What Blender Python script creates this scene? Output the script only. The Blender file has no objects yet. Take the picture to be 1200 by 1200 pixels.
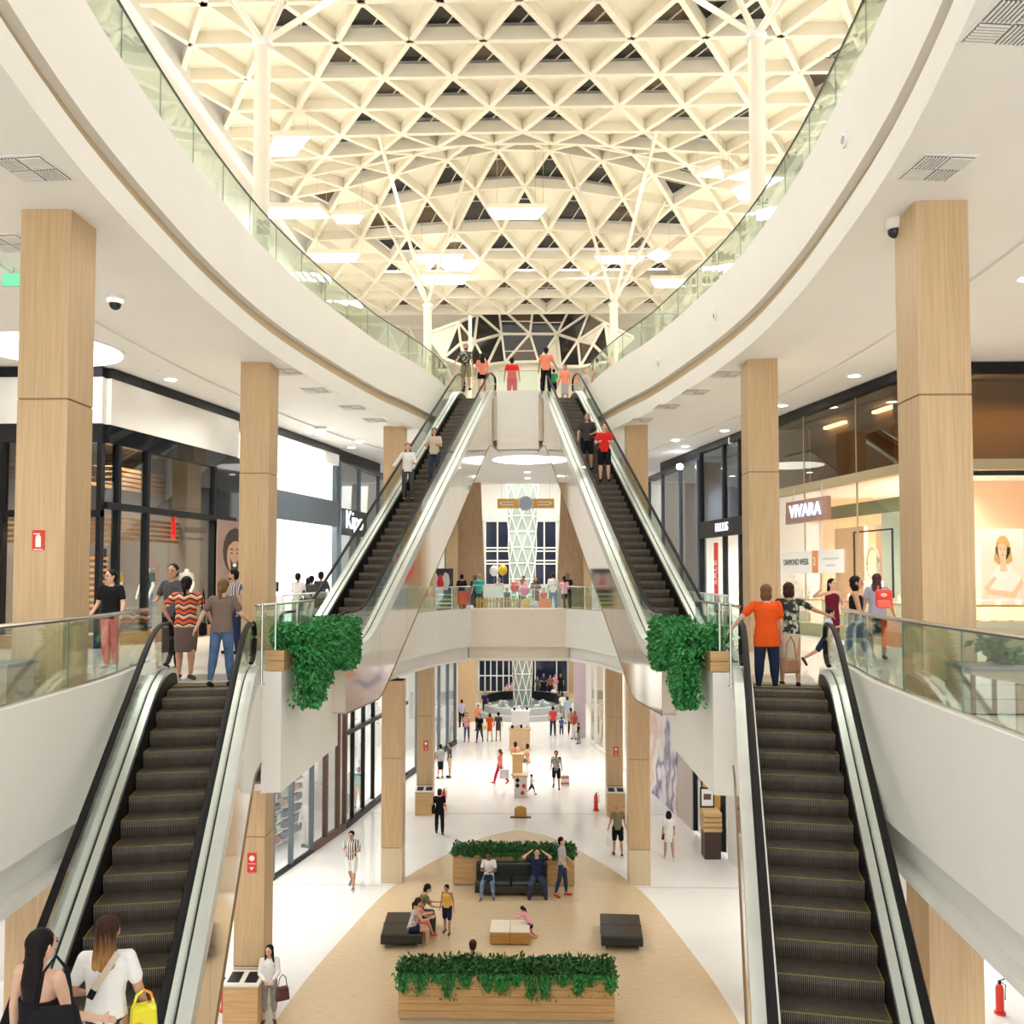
import bpy, math, random
from mathutils import Vector, Matrix
from mathutils.geometry import tessellate_polygon
random.seed(7)
sc = bpy.context.scene
COL = sc.collection
R = math.radians
PI = math.pi

# ------------------------------------------------------------------ camera
cd = bpy.data.cameras.new('camera')
cam = bpy.data.objects.new('camera', cd)
COL.objects.link(cam)
cam.location = (0.58, 0.0, 1.62)
cam.rotation_euler = (PI/2 + math.atan(43.5/1047), 0, 0.024)
cd.sensor_width = 36
cd.lens = 36*1047/1200
cd.shift_y = 33/1200
cd.clip_end = 300
sc.camera = cam

# ------------------------------------------------------------------ world and exposure
sc.view_settings.view_transform = 'Standard'
sc.view_settings.look = 'None'
sc.view_settings.gamma = 1
sc.view_settings.use_curve_mapping = False
sc.view_settings.exposure = 0.88
w = bpy.data.worlds.new('world'); sc.world = w; w.use_nodes = True
w.node_tree.nodes['Background'].inputs[0].default_value = (1.0, 0.975, 0.94, 1)
w.node_tree.nodes['Background'].inputs[1].default_value = 1.0

# ------------------------------------------------------------------ lights (ceiling lamps, added roof uplights and atrium fill)
def area(loc, sx, sy, power, col=(1, .96, .9), down=True, rot=None):
    l = bpy.data.lights.new('lamp', 'AREA'); l.shape = 'RECTANGLE'
    l.size = sx; l.size_y = sy; l.energy = power; l.color = col
    if down and rot is None and loc[2] < 6.5: l.spread = R(125)
    o = bpy.data.objects.new('lamp_and_fill_light', l); COL.objects.link(o)  # covers ceiling lamps and fill lights added for brightness
    o.location = loc
    o.rotation_euler = rot if rot else ((0, 0, 0) if down else (PI, 0, 0))
    return o
LK = 0.32
for s in (-1, 1):
    for y in (6, 14, 22, 30, 40):                     # upper gallery ceiling, over the middle floor
        area((s*7.0, y, 6.40), 2.0, 4, 250*LK)
    for y in (8, 17, 26, 35):                         # lower gallery ceiling, over the ground floor
        area((s*7.0, y, -1.8), 2.0, 4, 230*LK)
    for y in (18, 28, 38):                            # uplights added along the walls to brighten the roof
        area((s*9.9, y, 10.2), .5, 7, 420*LK, (1, .94, .82), False)
    area((s*1.6, 44, -1.8), 2, 3, 200*LK)
    for y in (22, 33, 44):                            # area lights under the roof, facing down over the void
        area((s*3.5, y, 16.9), 1.4, 1.4, 400*LK, (1, .95, .86))
area((0, 40, 6.40), 3, 3, 300*LK)
area((0, 60, 9.8), 8, 16, 3600*LK)  # area light added to brighten the far atrium
area((0, 60, 5), 4, 10, 500*LK)  # second fill added in mid-air for the same atrium

# ------------------------------------------------------------------ materials
MATS = {}
def mat(name, col, rough=.5, metal=0, emit=0, spec=None):
    if name in MATS: return MATS[name]
    m = bpy.data.materials.new(name); m.use_nodes = True
    b = m.node_tree.nodes['Principled BSDF']
    b.inputs['Base Color'].default_value = (*col, 1)
    b.inputs['Roughness'].default_value = rough
    b.inputs['Metallic'].default_value = metal
    if spec is not None: b.inputs['Specular IOR Level'].default_value = spec
    if emit:
        b.inputs['Emission Color'].default_value = (*col, 1)
        b.inputs['Emission Strength'].default_value = emit
    MATS[name] = m
    return m
def nodes(m): return m.node_tree.nodes, m.node_tree.links, m.node_tree.nodes['Principled BSDF']
def coord(N, L, scale, kind='Object', rot=(0, 0, 0)):
    tc = N.new('ShaderNodeTexCoord'); mp = N.new('ShaderNodeMapping')
    mp.inputs['Scale'].default_value = scale
    mp.inputs['Rotation'].default_value = rot
    L.new(tc.outputs[kind], mp.inputs['Vector'])
    return mp.outputs[0]
def ramp(N, L, fac, stops):
    r = N.new('ShaderNodeValToRGB')
    while len(r.color_ramp.elements) < len(stops): r.color_ramp.elements.new(.5)
    for e, (p, c) in zip(r.color_ramp.elements, stops):
        e.position = p; e.color = (*c, 1)
    L.new(fac, r.inputs[0])
    return r.outputs[0]
def noisy(name, c1, c2, scale=(1, 1, 1), rough=.5, metal=0, bump=0, detail=4, lo=.35, hi=.65, ns=1.0, kind='Object'):
    m = mat(name, c1, rough, metal); N, L, b = nodes(m)
    n = N.new('ShaderNodeTexNoise'); n.inputs['Scale'].default_value = ns; n.inputs['Detail'].default_value = detail
    L.new(coord(N, L, scale, kind), n.inputs['Vector'])
    L.new(ramp(N, L, n.outputs[0], [(lo, c1), (hi, c2)]), b.inputs['Base Color'])
    if bump:
        bp = N.new('ShaderNodeBump'); bp.inputs['Strength'].default_value = bump; bp.inputs['Distance'].default_value = .01
        L.new(n.outputs[0], bp.inputs['Height']); L.new(bp.outputs[0], b.inputs['Normal'])
    return m
def stripes(name, cols, scale, direction='Z', rough=.8, distort=0, kind='Object', hard=True):
    m = mat(name, cols[0], rough); N, L, b = nodes(m)
    wv = N.new('ShaderNodeTexWave'); wv.wave_type = 'BANDS'; wv.bands_direction = direction
    wv.inputs['Scale'].default_value = scale; wv.inputs['Distortion'].default_value = distort
    L.new(coord(N, L, (1, 1, 1), kind), wv.inputs['Vector'])
    n = len(cols)
    r = N.new('ShaderNodeValToRGB')
    if hard: r.color_ramp.interpolation = 'CONSTANT'
    while len(r.color_ramp.elements) < n: r.color_ramp.elements.new(.5)
    for i, c in enumerate(cols):
        r.color_ramp.elements[i].position = i/n; r.color_ramp.elements[i].color = (*c, 1)
    L.new(wv.outputs[1], r.inputs[0]); L.new(r.outputs[0], b.inputs['Base Color'])
    return m
def blotch(name, cols, scale, rough=.8):
    m = mat(name, cols[0], rough); N, L, b = nodes(m)
    v = N.new('ShaderNodeTexVoronoi'); v.inputs['Scale'].default_value = scale
    L.new(coord(N, L, (1, 1, 1)), v.inputs['Vector'])
    sp = N.new('ShaderNodeSeparateColor'); L.new(v.outputs['Color'], sp.inputs[0])
    r = N.new('ShaderNodeValToRGB'); r.color_ramp.interpolation = 'CONSTANT'; n = len(cols)
    while len(r.color_ramp.elements) < n: r.color_ramp.elements.new(.5)
    for i, c in enumerate(cols):
        r.color_ramp.elements[i].position = i/n; r.color_ramp.elements[i].color = (*c, 1)
    L.new(sp.outputs[0], r.inputs[0]); L.new(r.outputs[0], b.inputs['Base Color'])
    return m
def zigzag(name, cols, rough=.8, sx=26, amp=.035, sz=9):
    m = mat(name, cols[0], rough); N, L, b = nodes(m)
    c = coord(N, L, (1, 1, 1)); sp = N.new('ShaderNodeSeparateXYZ'); L.new(c, sp.inputs[0])
    def M(op, a, bb):
        q = N.new('ShaderNodeMath'); q.operation = op
        for k, v in ((0, a), (1, bb)):
            if hasattr(v, 'links'): L.new(v, q.inputs[k])
            else: q.inputs[k].default_value = v
        return q.outputs[0]
    tri = M('PINGPONG', M('MULTIPLY', M('ADD', sp.outputs[0], 5.0), sx/2), 1.0)
    zz = M('MULTIPLY', M('ADD', sp.outputs[2], M('MULTIPLY', tri, amp)), sz)
    fr = M('FRACT', zz, 0)
    r = N.new('ShaderNodeValToRGB'); r.color_ramp.interpolation = 'CONSTANT'; n = len(cols)
    while len(r.color_ramp.elements) < n: r.color_ramp.elements.new(.5)
    for i, cc in enumerate(cols):
        r.color_ramp.elements[i].position = i/n; r.color_ramp.elements[i].color = (*cc, 1)
    L.new(fr, r.inputs[0]); L.new(r.outputs[0], b.inputs['Base Color'])
    return m
def glass(name, tint=(.86, .94, .9), k=.85, base=.04, rough=.0):
    m = bpy.data.materials.new(name); m.use_nodes = True; N = m.node_tree.nodes; L = m.node_tree.links
    N.clear(); o = N.new('ShaderNodeOutputMaterial'); mx = N.new('ShaderNodeMixShader')
    t = N.new('ShaderNodeBsdfTransparent'); t.inputs[0].default_value = (*tint, 1)
    g = N.new('ShaderNodeBsdfGlossy'); g.inputs[0].default_value = (.95, 1, .98, 1); g.inputs['Roughness'].default_value = rough
    f = N.new('ShaderNodeLayerWeight'); f.inputs[0].default_value = .5
    pw = N.new('ShaderNodeMath'); pw.operation = 'POWER'; pw.inputs[1].default_value = 4.0; L.new(f.outputs['Facing'], pw.inputs[0])
    a = N.new('ShaderNodeMath'); a.operation = 'MULTIPLY_ADD'; a.inputs[1].default_value = k*.9; a.inputs[2].default_value = base
    L.new(pw.outputs[0], a.inputs[0]); L.new(a.outputs[0], mx.inputs[0])
    L.new(t.outputs[0], mx.inputs[1]); L.new(g.outputs[0], mx.inputs[2]); L.new(mx.outputs[0], o.inputs[0])
    return m
white = noisy('white_plaster', (.86, .84, .80), (.88, .86, .82), (1, 1, 1), .6)
ceilm = noisy('ceiling_paint', (.85, .83, .80), (.87, .85, .82), (1, 1, 1), .7)
cream = noisy('cream_panel', (.80, .72, .60), (.83, .75, .63), (1, 1, 1), .5)
groove = mat('groove_brown', (.58, .45, .29), .7)  # brown recess between upper fascia and cornice
roofw = noisy('roof_white', (.86, .80, .66), (.89, .83, .70), (1, 1, 1), .55)
rooft = noisy('coffer_cream', (.87, .81, .66), (.90, .84, .70), (.6, .6, .6), .6)
wood = noisy('oak_laminate', (.54, .365, .20), (.65, .465, .27), (14, 14, .5), .42, ns=2.2, detail=7, lo=.3, hi=.7)
woodbase = noisy('oak_pale', (.68, .56, .38), (.74, .62, .44), (14, 14, .5), .4, ns=2, detail=5)
woodh = noisy('oak_horizontal', (.55, .33, .14), (.68, .44, .21), (.8, 6, 22), .42, ns=2.4, detail=6)
woodd = noisy('oak_dark_wall', (.40, .255, .14), (.50, .33, .19), (9, 9, 1), .5, ns=2)
slatw = noisy('slat_wood', (.38, .19, .07), (.50, .27, .11), (2, 2, 14), .45, ns=2)
floorw = noisy('white_terrazzo', (.80, .79, .77), (.84, .83, .81), (.7, .7, .7), .13, ns=1.5)
floorb = noisy('beige_terrazzo', (.60, .46, .29), (.68, .535, .355), (1, 8, 1), .2, ns=3.5, detail=6)
floor1 = noisy('pale_floor_tile', (.76, .73, .66), (.80, .77, .70), (.6, .6, .6), .16, ns=1.5)
steel = mat('brushed_steel', (.72, .72, .71), .22, 1)
deckm = noisy('satin_aluminium', (.74, .76, .75), (.80, .82, .81), (2, 2, 2), .33, .75)
skirtm = mat('dark_skirt', (.006, .006, .008), .45, spec=.2)
rubber = mat('black_rubber', (.008, .007, .009), .5, spec=.18)
mirror = noisy('bronze_mirror', (.74, .69, .62), (.78, .73, .66), (.5, .5, .5), .07, 1)
edgem = mat('bronze_trim', (.28, .19, .11), .35, .8)
blackm = mat('black_frame', (.010, .011, .014), .4, spec=.25)
blackgl = mat('black_glass', (.012, .014, .017), .04)
darkpane = mat('night_glass', (.035, .032, .028), .05)
darkpane2 = mat('night_glass_brown', (.12, .085, .05), .08)
bluepane = mat('blue_night_glass', (.012, .022, .05), .07)
glassr = glass('balustrade_glass', (.885, .955, .925), 1.0, .035)
glasse = glass('escalator_glass', (.93, .965, .95), .9, .03)
glassw = glass('shopfront_glass', (.96, .98, .975), .8, .03)
glassdk = glass('dark_tinted_glass', (.67, .7, .74), 1.0, .07)
glassbr = glass('bronze_tinted_glass', (.72, .6, .45), 1.0, .06)
def frosted():
    m = bpy.data.materials.new('frosted_glass'); m.use_nodes = True; N = m.node_tree.nodes; L = m.node_tree.links; N.clear()
    o = N.new('ShaderNodeOutputMaterial'); mx = N.new('ShaderNodeMixShader'); mx.inputs[0].default_value = .62
    t = N.new('ShaderNodeBsdfTransparent'); t.inputs[0].default_value = (.85, .9, .87, 1); d = N.new('ShaderNodeBsdfDiffuse'); d.inputs[0].default_value = (.36, .43, .38, 1)
    L.new(t.outputs[0], mx.inputs[1]); L.new(d.outputs[0], mx.inputs[2]); L.new(mx.outputs[0], o.inputs[0]); return m
glassfr = frosted()
lamp = mat('lamp_panel', (1, .99, .96), .5, emit=7)
lampbig = mat('lamp_disc', (1, .99, .96), .5, emit=2.0)
lampw = mat('lamp_warm', (1, .86, .6), .5, emit=4)
shopw = mat('glowing_wall_white', (1, .98, .97), .5, emit=1.1)  # wall white with a glow put into the material
shopp = noisy('peach_wall', (.86, .56, .36), (.90, .62, .42), (.3, .3, .3), .6)
yellow = mat('yellow_paint', (.26, .21, .03), .6)
red = mat('sign_red', (.75, .03, .02), .4)
redm = mat('red_enamel', (.8, .05, .03), .3)
signw = mat('sign_white', (.9, .9, .9), .5)
# ribbed step metal
def ribbed():
    m = mat('ribbed_step_metal', (.12, .105, .095), .38, .55); N, L, b = nodes(m)
    wv = N.new('ShaderNodeTexWave'); wv.wave_type = 'BANDS'; wv.bands_direction = 'X'
    wv.inputs['Scale'].default_value = 16.5
    c = coord(N, L, (1, 1, 1)); L.new(c, wv.inputs['Vector'])
    n = N.new('ShaderNodeTexNoise'); n.inputs['Scale'].default_value = 7; L.new(c, n.inputs['Vector'])
    mx = N.new('ShaderNodeMix'); mx.data_type = 'RGBA'; mx.blend_type = 'MULTIPLY'; mx.inputs[0].default_value = 1
    L.new(ramp(N, L, wv.outputs[1], [(.2, (.045, .038, .033)), (.7, (.30, .25, .21))]), mx.inputs[6])
    L.new(ramp(N, L, n.outputs[0], [(.3, (.75, .75, .75)), (.7, (1, 1, 1))]), mx.inputs[7])
    L.new(mx.outputs[2], b.inputs['Base Color'])
    bp = N.new('ShaderNodeBump'); bp.inputs['Strength'].default_value = .7; bp.inputs['Distance'].default_value = .006
    L.new(wv.outputs[1], bp.inputs['Height']); L.new(bp.outputs[0], b.inputs['Normal'])
    return m
stepm = ribbed()
leafm = noisy('leaf_green', (.012, .13, .028), (.06, .40, .10), (1, 1, 1), .5, ns=14, detail=2)
leafd = noisy('leaf_deep_green', (.010, .065, .015), (.05, .20, .05), (1, 1, 1), .5, ns=12, detail=2)
leafy = noisy('leaf_yellow_green', (.05, .16, .02), (.22, .34, .06), (1, 1, 1), .5, ns=12, detail=2)

# ------------------------------------------------------------------ mesh helpers
class MB:
    def __init__(s): s.v = []; s.f = []
    def quad(s, *p):
        n = len(s.v); s.v += [tuple(q) for q in p]; s.f.append(tuple(range(n, n+len(p)))); return s
    def box(s, x0, x1, y0, y1, z0, z1):
        n = len(s.v)
        s.v += [(x0, y0, z0), (x1, y0, z0), (x1, y1, z0), (x0, y1, z0), (x0, y0, z1), (x1, y0, z1), (x1, y1, z1), (x0, y1, z1)]
        s.f += [tuple(n+i for i in q) for q in ((0, 3, 2, 1), (4, 5, 6, 7), (0, 1, 5, 4), (1, 2, 6, 5), (2, 3, 7, 6), (3, 0, 4, 7))]
        return s
    def cbox(s, c, d): return s.box(c[0]-d[0]/2, c[0]+d[0]/2, c[1]-d[1]/2, c[1]+d[1]/2, c[2]-d[2]/2, c[2]+d[2]/2)
    def bar(s, a, b, w, h, up=(0, 0, 1)):
        a = Vector(a); b = Vector(b); d = (b-a).normalized(); u = Vector(up)
        x = d.cross(u)
        if x.length < 1e-4: x = d.cross(Vector((1, 0, 0)))
        x.normalize(); z = x.cross(d); n = len(s.v)
        for p in (a, b):
            for sx, sz in ((-1, -1), (1, -1), (1, 1), (-1, 1)): s.v.append(tuple(p + x*sx*w/2 + z*sz*h/2))
        s.f += [tuple(n+i for i in q) for q in ((0, 1, 2, 3), (7, 6, 5, 4), (0, 4, 5, 1), (1, 5, 6, 2), (2, 6, 7, 3), (3, 7, 4, 0))]
        return s
    def tube(s, pts, r, seg=8, closed=False, ry=None):
        pts = [Vector(p) for p in pts]; n0 = len(s.v); m = len(pts); ry = ry or r
        for i, p in enumerate(pts):
            a = pts[max(0, i-1)]; b = pts[min(m-1, i+1)]
            if closed: a = pts[i-1]; b = pts[(i+1) % m]
            d = (b-a).normalized(); up = Vector((0, 0, 1)) if abs(d.z) < .98 else Vector((0, 1, 0))
            x = d.cross(up).normalized(); z = x.cross(d)
            rr = r[i] if isinstance(r, (list, tuple)) else r; r2 = ry[i] if isinstance(ry, (list, tuple)) else ry
            for k in range(seg):
                t = 2*PI*k/seg; s.v.append(tuple(p + x*math.cos(t)*rr + z*math.sin(t)*r2))
        for i in range(m if closed else m-1):
            for k in range(seg):
                j = (i+1) % m
                s.f.append((n0+i*seg+k, n0+i*seg+(k+1) % seg, n0+j*seg+(k+1) % seg, n0+j*seg+k))
        if not closed:
            s.f.append(tuple(n0+k for k in reversed(range(seg)))); s.f.append(tuple(n0+(m-1)*seg+k for k in range(seg)))
        return s
    def lathe(s, prof, c=(0, 0, 0), seg=16, sx=1, sy=1):
        n0 = len(s.v)
        for r, z in prof:
            for k in range(seg):
                t = 2*PI*k/seg; s.v.append((c[0]+r*math.cos(t)*sx, c[1]+r*math.sin(t)*sy, c[2]+z))
        for i in range(len(prof)-1):
            for k in range(seg): s.f.append((n0+i*seg+k, n0+i*seg+(k+1) % seg, n0+(i+1)*seg+(k+1) % seg, n0+(i+1)*seg+k))
        s.f.append(tuple(n0+k for k in reversed(range(seg)))); s.f.append(tuple(n0+(len(prof)-1)*seg+k for k in range(seg)))
        return s
    def prism(s, poly, fn, t0, t1):
        """poly: 2D outline, fn(u,v,t) -> 3D; extruded from t0 to t1"""
        n = len(s.v); m = len(poly)
        s.v += [tuple(fn(u, v, t0)) for u, v in poly] + [tuple(fn(u, v, t1)) for u, v in poly]
        tr = tessellate_polygon([[Vector((u, v, 0)) for u, v in poly]])
        for a, b, c in tr: s.f.append((n+a, n+b, n+c)); s.f.append((n+m+c, n+m+b, n+m+a))
        for i in range(m): j = (i+1) % m; s.f.append((n+i, n+m+i, n+m+j, n+j))
        return s
    def flat(s, poly, z0, z1): return s.prism(poly, lambda u, v, t: (u, v, t), z0, z1)
    def ell(s, c, r, seg=10, rings=6):
        n0 = len(s.v); s.v.append((c[0], c[1], c[2]-r[2]))
        for i in range(1, rings):
            a = -PI/2 + PI*i/rings
            for k in range(seg):
                t = 2*PI*k/seg; s.v.append((c[0]+r[0]*math.cos(a)*math.cos(t), c[1]+r[1]*math.cos(a)*math.sin(t), c[2]+r[2]*math.sin(a)))
        s.v.append((c[0], c[1], c[2]+r[2])); e = len(s.v)-1
        for k in range(seg): s.f.append((n0, n0+1+(k+1) % seg, n0+1+k))
        for i in range(rings-2):
            for k in range(seg):
                a = n0+1+i*seg; s.f.append((a+k, a+(k+1) % seg, a+seg+(k+1) % seg, a+seg+k))
        a = n0+1+(rings-2)*seg
        for k in range(seg): s.f.append((a+k, a+(k+1) % seg, e))
        return s
    def mesh(s, name, m=None, smooth=False):
        me = bpy.data.meshes.new(name); me.from_pydata(s.v, [], s.f)
        if m: me.materials.append(m)
        if smooth: me.shade_smooth(); me.update(); me.set_sharp_from_angle(angle=R(32))
        me.validate(); me.update(); return me
def root(name, label, cat, loc=(0, 0, 0), rz=0, group=None):
    o = bpy.data.objects.new(name, None); COL.objects.link(o); o.empty_display_size = .2
    o.location = loc; o.rotation_euler = (0, 0, rz)
    o['label'] = label; o['category'] = cat
    if group: o['group'] = group
    return o
def obj(name, mb, m, parent=None, world=False, smooth=False, bevel=0, mesh=None):
    me = mesh or mb.mesh(name, m, smooth)
    o = bpy.data.objects.new(name, me); COL.objects.link(o)
    if parent:
        o.parent = parent
        if world: o.matrix_parent_inverse = (Matrix.Translation(parent.location) @ parent.rotation_euler.to_matrix().to_4x4()).inverted()
    if bevel:
        b = o.modifiers.new('bevel', 'BEVEL'); b.width = bevel; b.segments = 2; b.limit_method = 'ANGLE'
    return o
def tag(o, label, cat, group=None):
    o['label'] = label; o['category'] = cat
    if group: o['group'] = group
    return o
def recentre(o, p):
    p = Vector(p); o.data.transform(Matrix.Translation(-p)); o.location = p; return o
def struct(name, mb, m, smooth=False, parent=None):
    o = obj(name, mb, m, parent, smooth=smooth); o['kind'] = 'structure'; return o
def ctree(o, loc, rz=None, label=None, parent=None):
    c = o.copy(); COL.objects.link(c)
    if parent: c.parent = parent
    else:
        c.location = loc
        if rz is not None: c.rotation_euler = (0, 0, rz)
        if label: c['label'] = label
    for ch in list(o.children):
        if ch != c: ctree(ch, None, parent=c)
    return c
def text(name, s, size, m, parent, loc, rot, depth=.01, world=True, sx=1, align='CENTER'):
    cu = bpy.data.curves.new(name, 'FONT'); cu.body = s; cu.size = size; cu.extrude = depth
    cu.align_x = align; cu.align_y = 'CENTER'; cu.resolution_u = 3
    o = bpy.data.objects.new(name, cu)
    me = bpy.data.meshes.new_from_object(o); bpy.data.objects.remove(o)
    me.materials.clear(); me.materials.append(m)
    me.transform(Matrix.LocRotScale(Vector(loc), __import__('mathutils').Euler(rot), Vector((sx, 1, 1))))
    return obj(name, None, m, parent, world=world, mesh=me)
def interp(tab, y):
    if y <= tab[0][0]: return tab[0][1]
    for (a, p), (b, q) in zip(tab, tab[1:]):
        if y <= b: return p+(q-p)*(y-a)/(b-a)
    return tab[-1][1]
def smooth_curve(pts, n=6):
    out = []
    for i in range(len(pts)-1):
        p0 = Vector(pts[max(0, i-1)]); p1 = Vector(pts[i]); p2 = Vector(pts[i+1]); p3 = Vector(pts[min(len(pts)-1, i+2)])
        for k in range(n):
            t = k/n
            out.append(tuple(.5*((2*p1)+(p2-p0)*t+(2*p0-5*p1+4*p2-p3)*t*t+(3*p1-p0-3*p2+p3)*t**3)))
    out.append(tuple(pts[-1])); return out
def norms(pts):
    """left-hand-side independent unit normals of an open plan curve"""
    out = []
    for i in range(len(pts)):
        a = Vector(pts[max(0, i-1)]); b = Vector(pts[min(len(pts)-1, i+1)]); d = (b-a).normalized(); out.append(Vector((d.y, -d.x)))
    return out
def sweep(pts, prof, side, z=0, mb=None):
    """sweep a profile (outward offset, height) along a plan curve; side=+1 puts the outward side at the curve's right"""
    mb = mb or MB(); nn = norms(pts); n0 = len(mb.v); m = len(prof)
    for p, n in zip(pts, nn):
        for o, h in prof: mb.v.append((p[0]+n.x*o*side, p[1]+n.y*o*side, z+h))
    for i in range(len(pts)-1):
        for k in range(m):
            j = (k+1) % m; mb.f.append((n0+i*m+k, n0+(i+1)*m+k, n0+(i+1)*m+j, n0+i*m+j))
    mb.f.append(tuple(n0+k for k in range(m))); mb.f.append(tuple(n0+(len(pts)-1)*m+k for k in reversed(range(m))))
    return mb

# ================================================================== the building shell
L0, L2 = -8.0, 8.4
CEIL1, CEIL0 = 6.47, -1.66
def mir(pts, s): return [(p[0]*s, p[1]) for p in pts]
E1A = smooth_curve([(3.0, -3), (3.55, 0), (3.98, 3), (4.18, 5), (4.33, 7), (4.47, 9), (4.66, 11), (4.9, 12.3), (5.04, 13.3)], 4)
E1B = smooth_curve([(4.44, 18.1), (4.5, 20.5), (4.5, 23), (4.4, 25.5), (4.05, 27.9), (3.4, 31.3), (2.7, 33.8), (1.85, 35.5)], 3)
E1I = [(3.62, 13.8), (3.33, 13.85), (3.30, 17.75)]
edge1 = E1A + [(5.04, 13.52), (3.55, 13.8), (3.33, 13.87), (3.28, 17.72), (4.42, 17.95)] + E1B
E2 = smooth_curve([(1.2, -3), (2.6, 1), (3.75, 5), (4.35, 7.5), (4.85, 10.5), (5.12, 14), (5.18, 16.5), (5.1, 19), (4.75, 22), (4.05, 26), (3.5, 28), (3.0, 30), (2.72, 31.6), (2.55, 33.3)], 4)
edge2 = E2 + [(2.45, 34.12), (.86, 34.12), (.84, 33.62)]
FAC = [(9.3, 20.3), (6.6, 34.5), (6.2, 39), (3.9, 52)]            # shop line, both floors

def slab(name, edge, zt, zb, ytop, m, side=(1, -1), outer=15.5, closew=None):
    mb = MB()
    for s in side:
        poly = mir([(x+.06, y) for x, y in edge], s) + [(0, edge[-1][1]), (0, ytop), (s*outer, ytop), (s*outer, -3)]
        mb.flat(poly, zb, zt)
    return struct(name, mb, m)
# ground floor
struct('floor', MB().box(-15.5, 15.5, -3, 74, L0-.3, L0), floorw)
inlay = smooth_curve([(3.6, 10), (4.6, 14), (5.0, 18), (4.95, 20.8), (4.55, 24), (3.85, 28), (2.65, 31), (1.3, 33.4), (.15, 34.4)], 4)
struct('floor_inlay', MB().flat(inlay + [(-x, y) for x, y in reversed(inlay)], L0, L0+.004), floorb)
mb = MB()
for y, x0, x1 in ((28.25, -9, 9), (26.9, -2, 2), (43, -5, 5), (36.8, -6, 6)): mb.box(x0, x1, y-.012, y+.012, L0, L0+.006)
struct('floor_joint', mb, mat('joint_grey', (.45, .43, .40), .6))
# middle and upper slabs with their ceilings
slab('floor_middle', edge1, 0, -.25, 46, floor1)
slab('ceiling_lower', edge1, CEIL0+.1, CEIL0, 46, ceilm)
slab('floor_upper', edge2, L2, L2-.25, 46, floor1)
slab('ceiling_middle', edge2, CEIL1+.12, CEIL1, 46, ceilm)
# fascias
P1 = [(0, .37), (0, -1.14), (.2, -1.14), (.2, -1.7), (.5, -1.7), (.5, -.2), (.16, -.2), (.16, .34), (.13, .37)]
P2a = [(0, 8.6), (0, 7.2), (.55, 7.2), (.55, 8.45), (.2, 8.45), (.2, 8.6)]
P2b = [(.14, 7.25), (.14, 6.85), (.5, 6.85), (.5, 7.25)]
P2c = [(-.03, 6.89), (-.03, 6.46), (.6, 6.46), (.6, 6.89)]
for s, nm in ((1, 'right'), (-1, 'left')):
    struct('trim_middle_fascia_'+nm, sweep(mir(E1A, s), P1, s), white)
    struct('trim_middle_fascia_inner_'+nm, sweep(mir(E1I, s), [(0, .16), (0, -1.7), (.3, -1.7), (.3, .16)], s), white)
    struct('trim_middle_fascia_far_'+nm, sweep(mir(E1B, s), P1, s), white)
    struct('trim_upper_fascia_'+nm, sweep(mir(E2, s), P2a, s), white, True)
    struct('trim_upper_groove_'+nm, sweep(mir(E2, s), P2b, s), groove, True)
    struct('trim_upper_cornice_'+nm, sweep(mir(E2, s), P2c, s), white, True)
struct('trim_middle_fascia_centre', sweep([(2.0, 35.46), (-2.0, 35.46)], P1, 1), cream)
# bulkhead between the upper escalator heads
mb = MB().box(-.78, .78, 33.25, 33.7, 7.0, 8.62)
struct('trim_landing_front', mb, white)
mb = MB()
prof = [(0, CEIL1-.02)] + [(.5-.5*math.cos(t*PI/12), 7.0-(.53-.53*(1-math.sin(t*PI/12)))) for t in range(7)]
struct('trim_landing_curve', MB().prism([(33.25, 7.0), (33.27, 6.85), (33.33, 6.7), (33.45, 6.55), (33.6, 6.46), (33.9, 6.46), (33.9, 7.0)], lambda u, v, t: (t, u, v), -.78, .78), white)
for s, nm in ((1, 'right'), (-1, 'left')): struct('trim_landing_side_'+nm, MB().box(min(s*.78, s*.9), max(s*.78, s*.9), 33.35, 33.5, 6.75, 8.45), cream)
struct('trim_landing_recess', MB().box(-2.5, 2.5, 33.7, 33.9, 6.46, 8.05), cream)
# outer walls
for s, nm in ((1, 'right'), (-1, 'left')):
    struct('wall_outer_'+nm, MB().box(s*15.5-.1, s*15.5+.1, -3, 21, L0, L2), white)
    struct('wall_upper_'+nm, MB().box(s*10.7, s*10.9, 12, 54, L2, 19), white)
    struct('wall_upper_front_'+nm, MB().box(min(s*10.7, s*15.5), max(s*10.7, s*15.5), 12, 12.2, L2, 19), white)
    struct('wall_atrium_'+nm, MB().box(min(s*4.6, s*4.8), max(s*4.6, s*4.8), 54, 74, L0, 10), white)
    struct('wall_shopback_'+nm, MB().box(min(s*14, s*14.2), max(s*14, s*14.2), 21, 46, L0, L2), white)
    struct('wall_shopend_'+nm, MB().box(min(s*4, s*14), max(s*4, s*14), 54, 54.2, L0, 10), white)
struct('ceiling_front', MB().box(-15.5, 15.5, -3, 14.5, 18.6, 18.8), ceilm)
struct('ceiling_atrium', MB().box(-5, 5, 46, 74, 10, 10.2), ceilm)
struct('trim_atrium_bulkhead', MB().box(-8, 8, 46, 46.25, CEIL1-.02, 10), white)
# curved ceiling step behind the columns, both sides
for s, nm in ((1, 'right'), (-1, 'left')):
    c = smooth_curve([(6.2, 3), (7.0, 7), (7.5, 11), (7.7, 15), (7.55, 20), (7.0, 25), (6.2, 29.5), (5.2, 33), (3.9, 36)], 4)
    struct('trim_ceiling_step_'+nm, sweep(mir(c, s), [(0, 0), (0, -.05), (.07, -.05), (.07, 0)], s, z=CEIL1), white, True)

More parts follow.
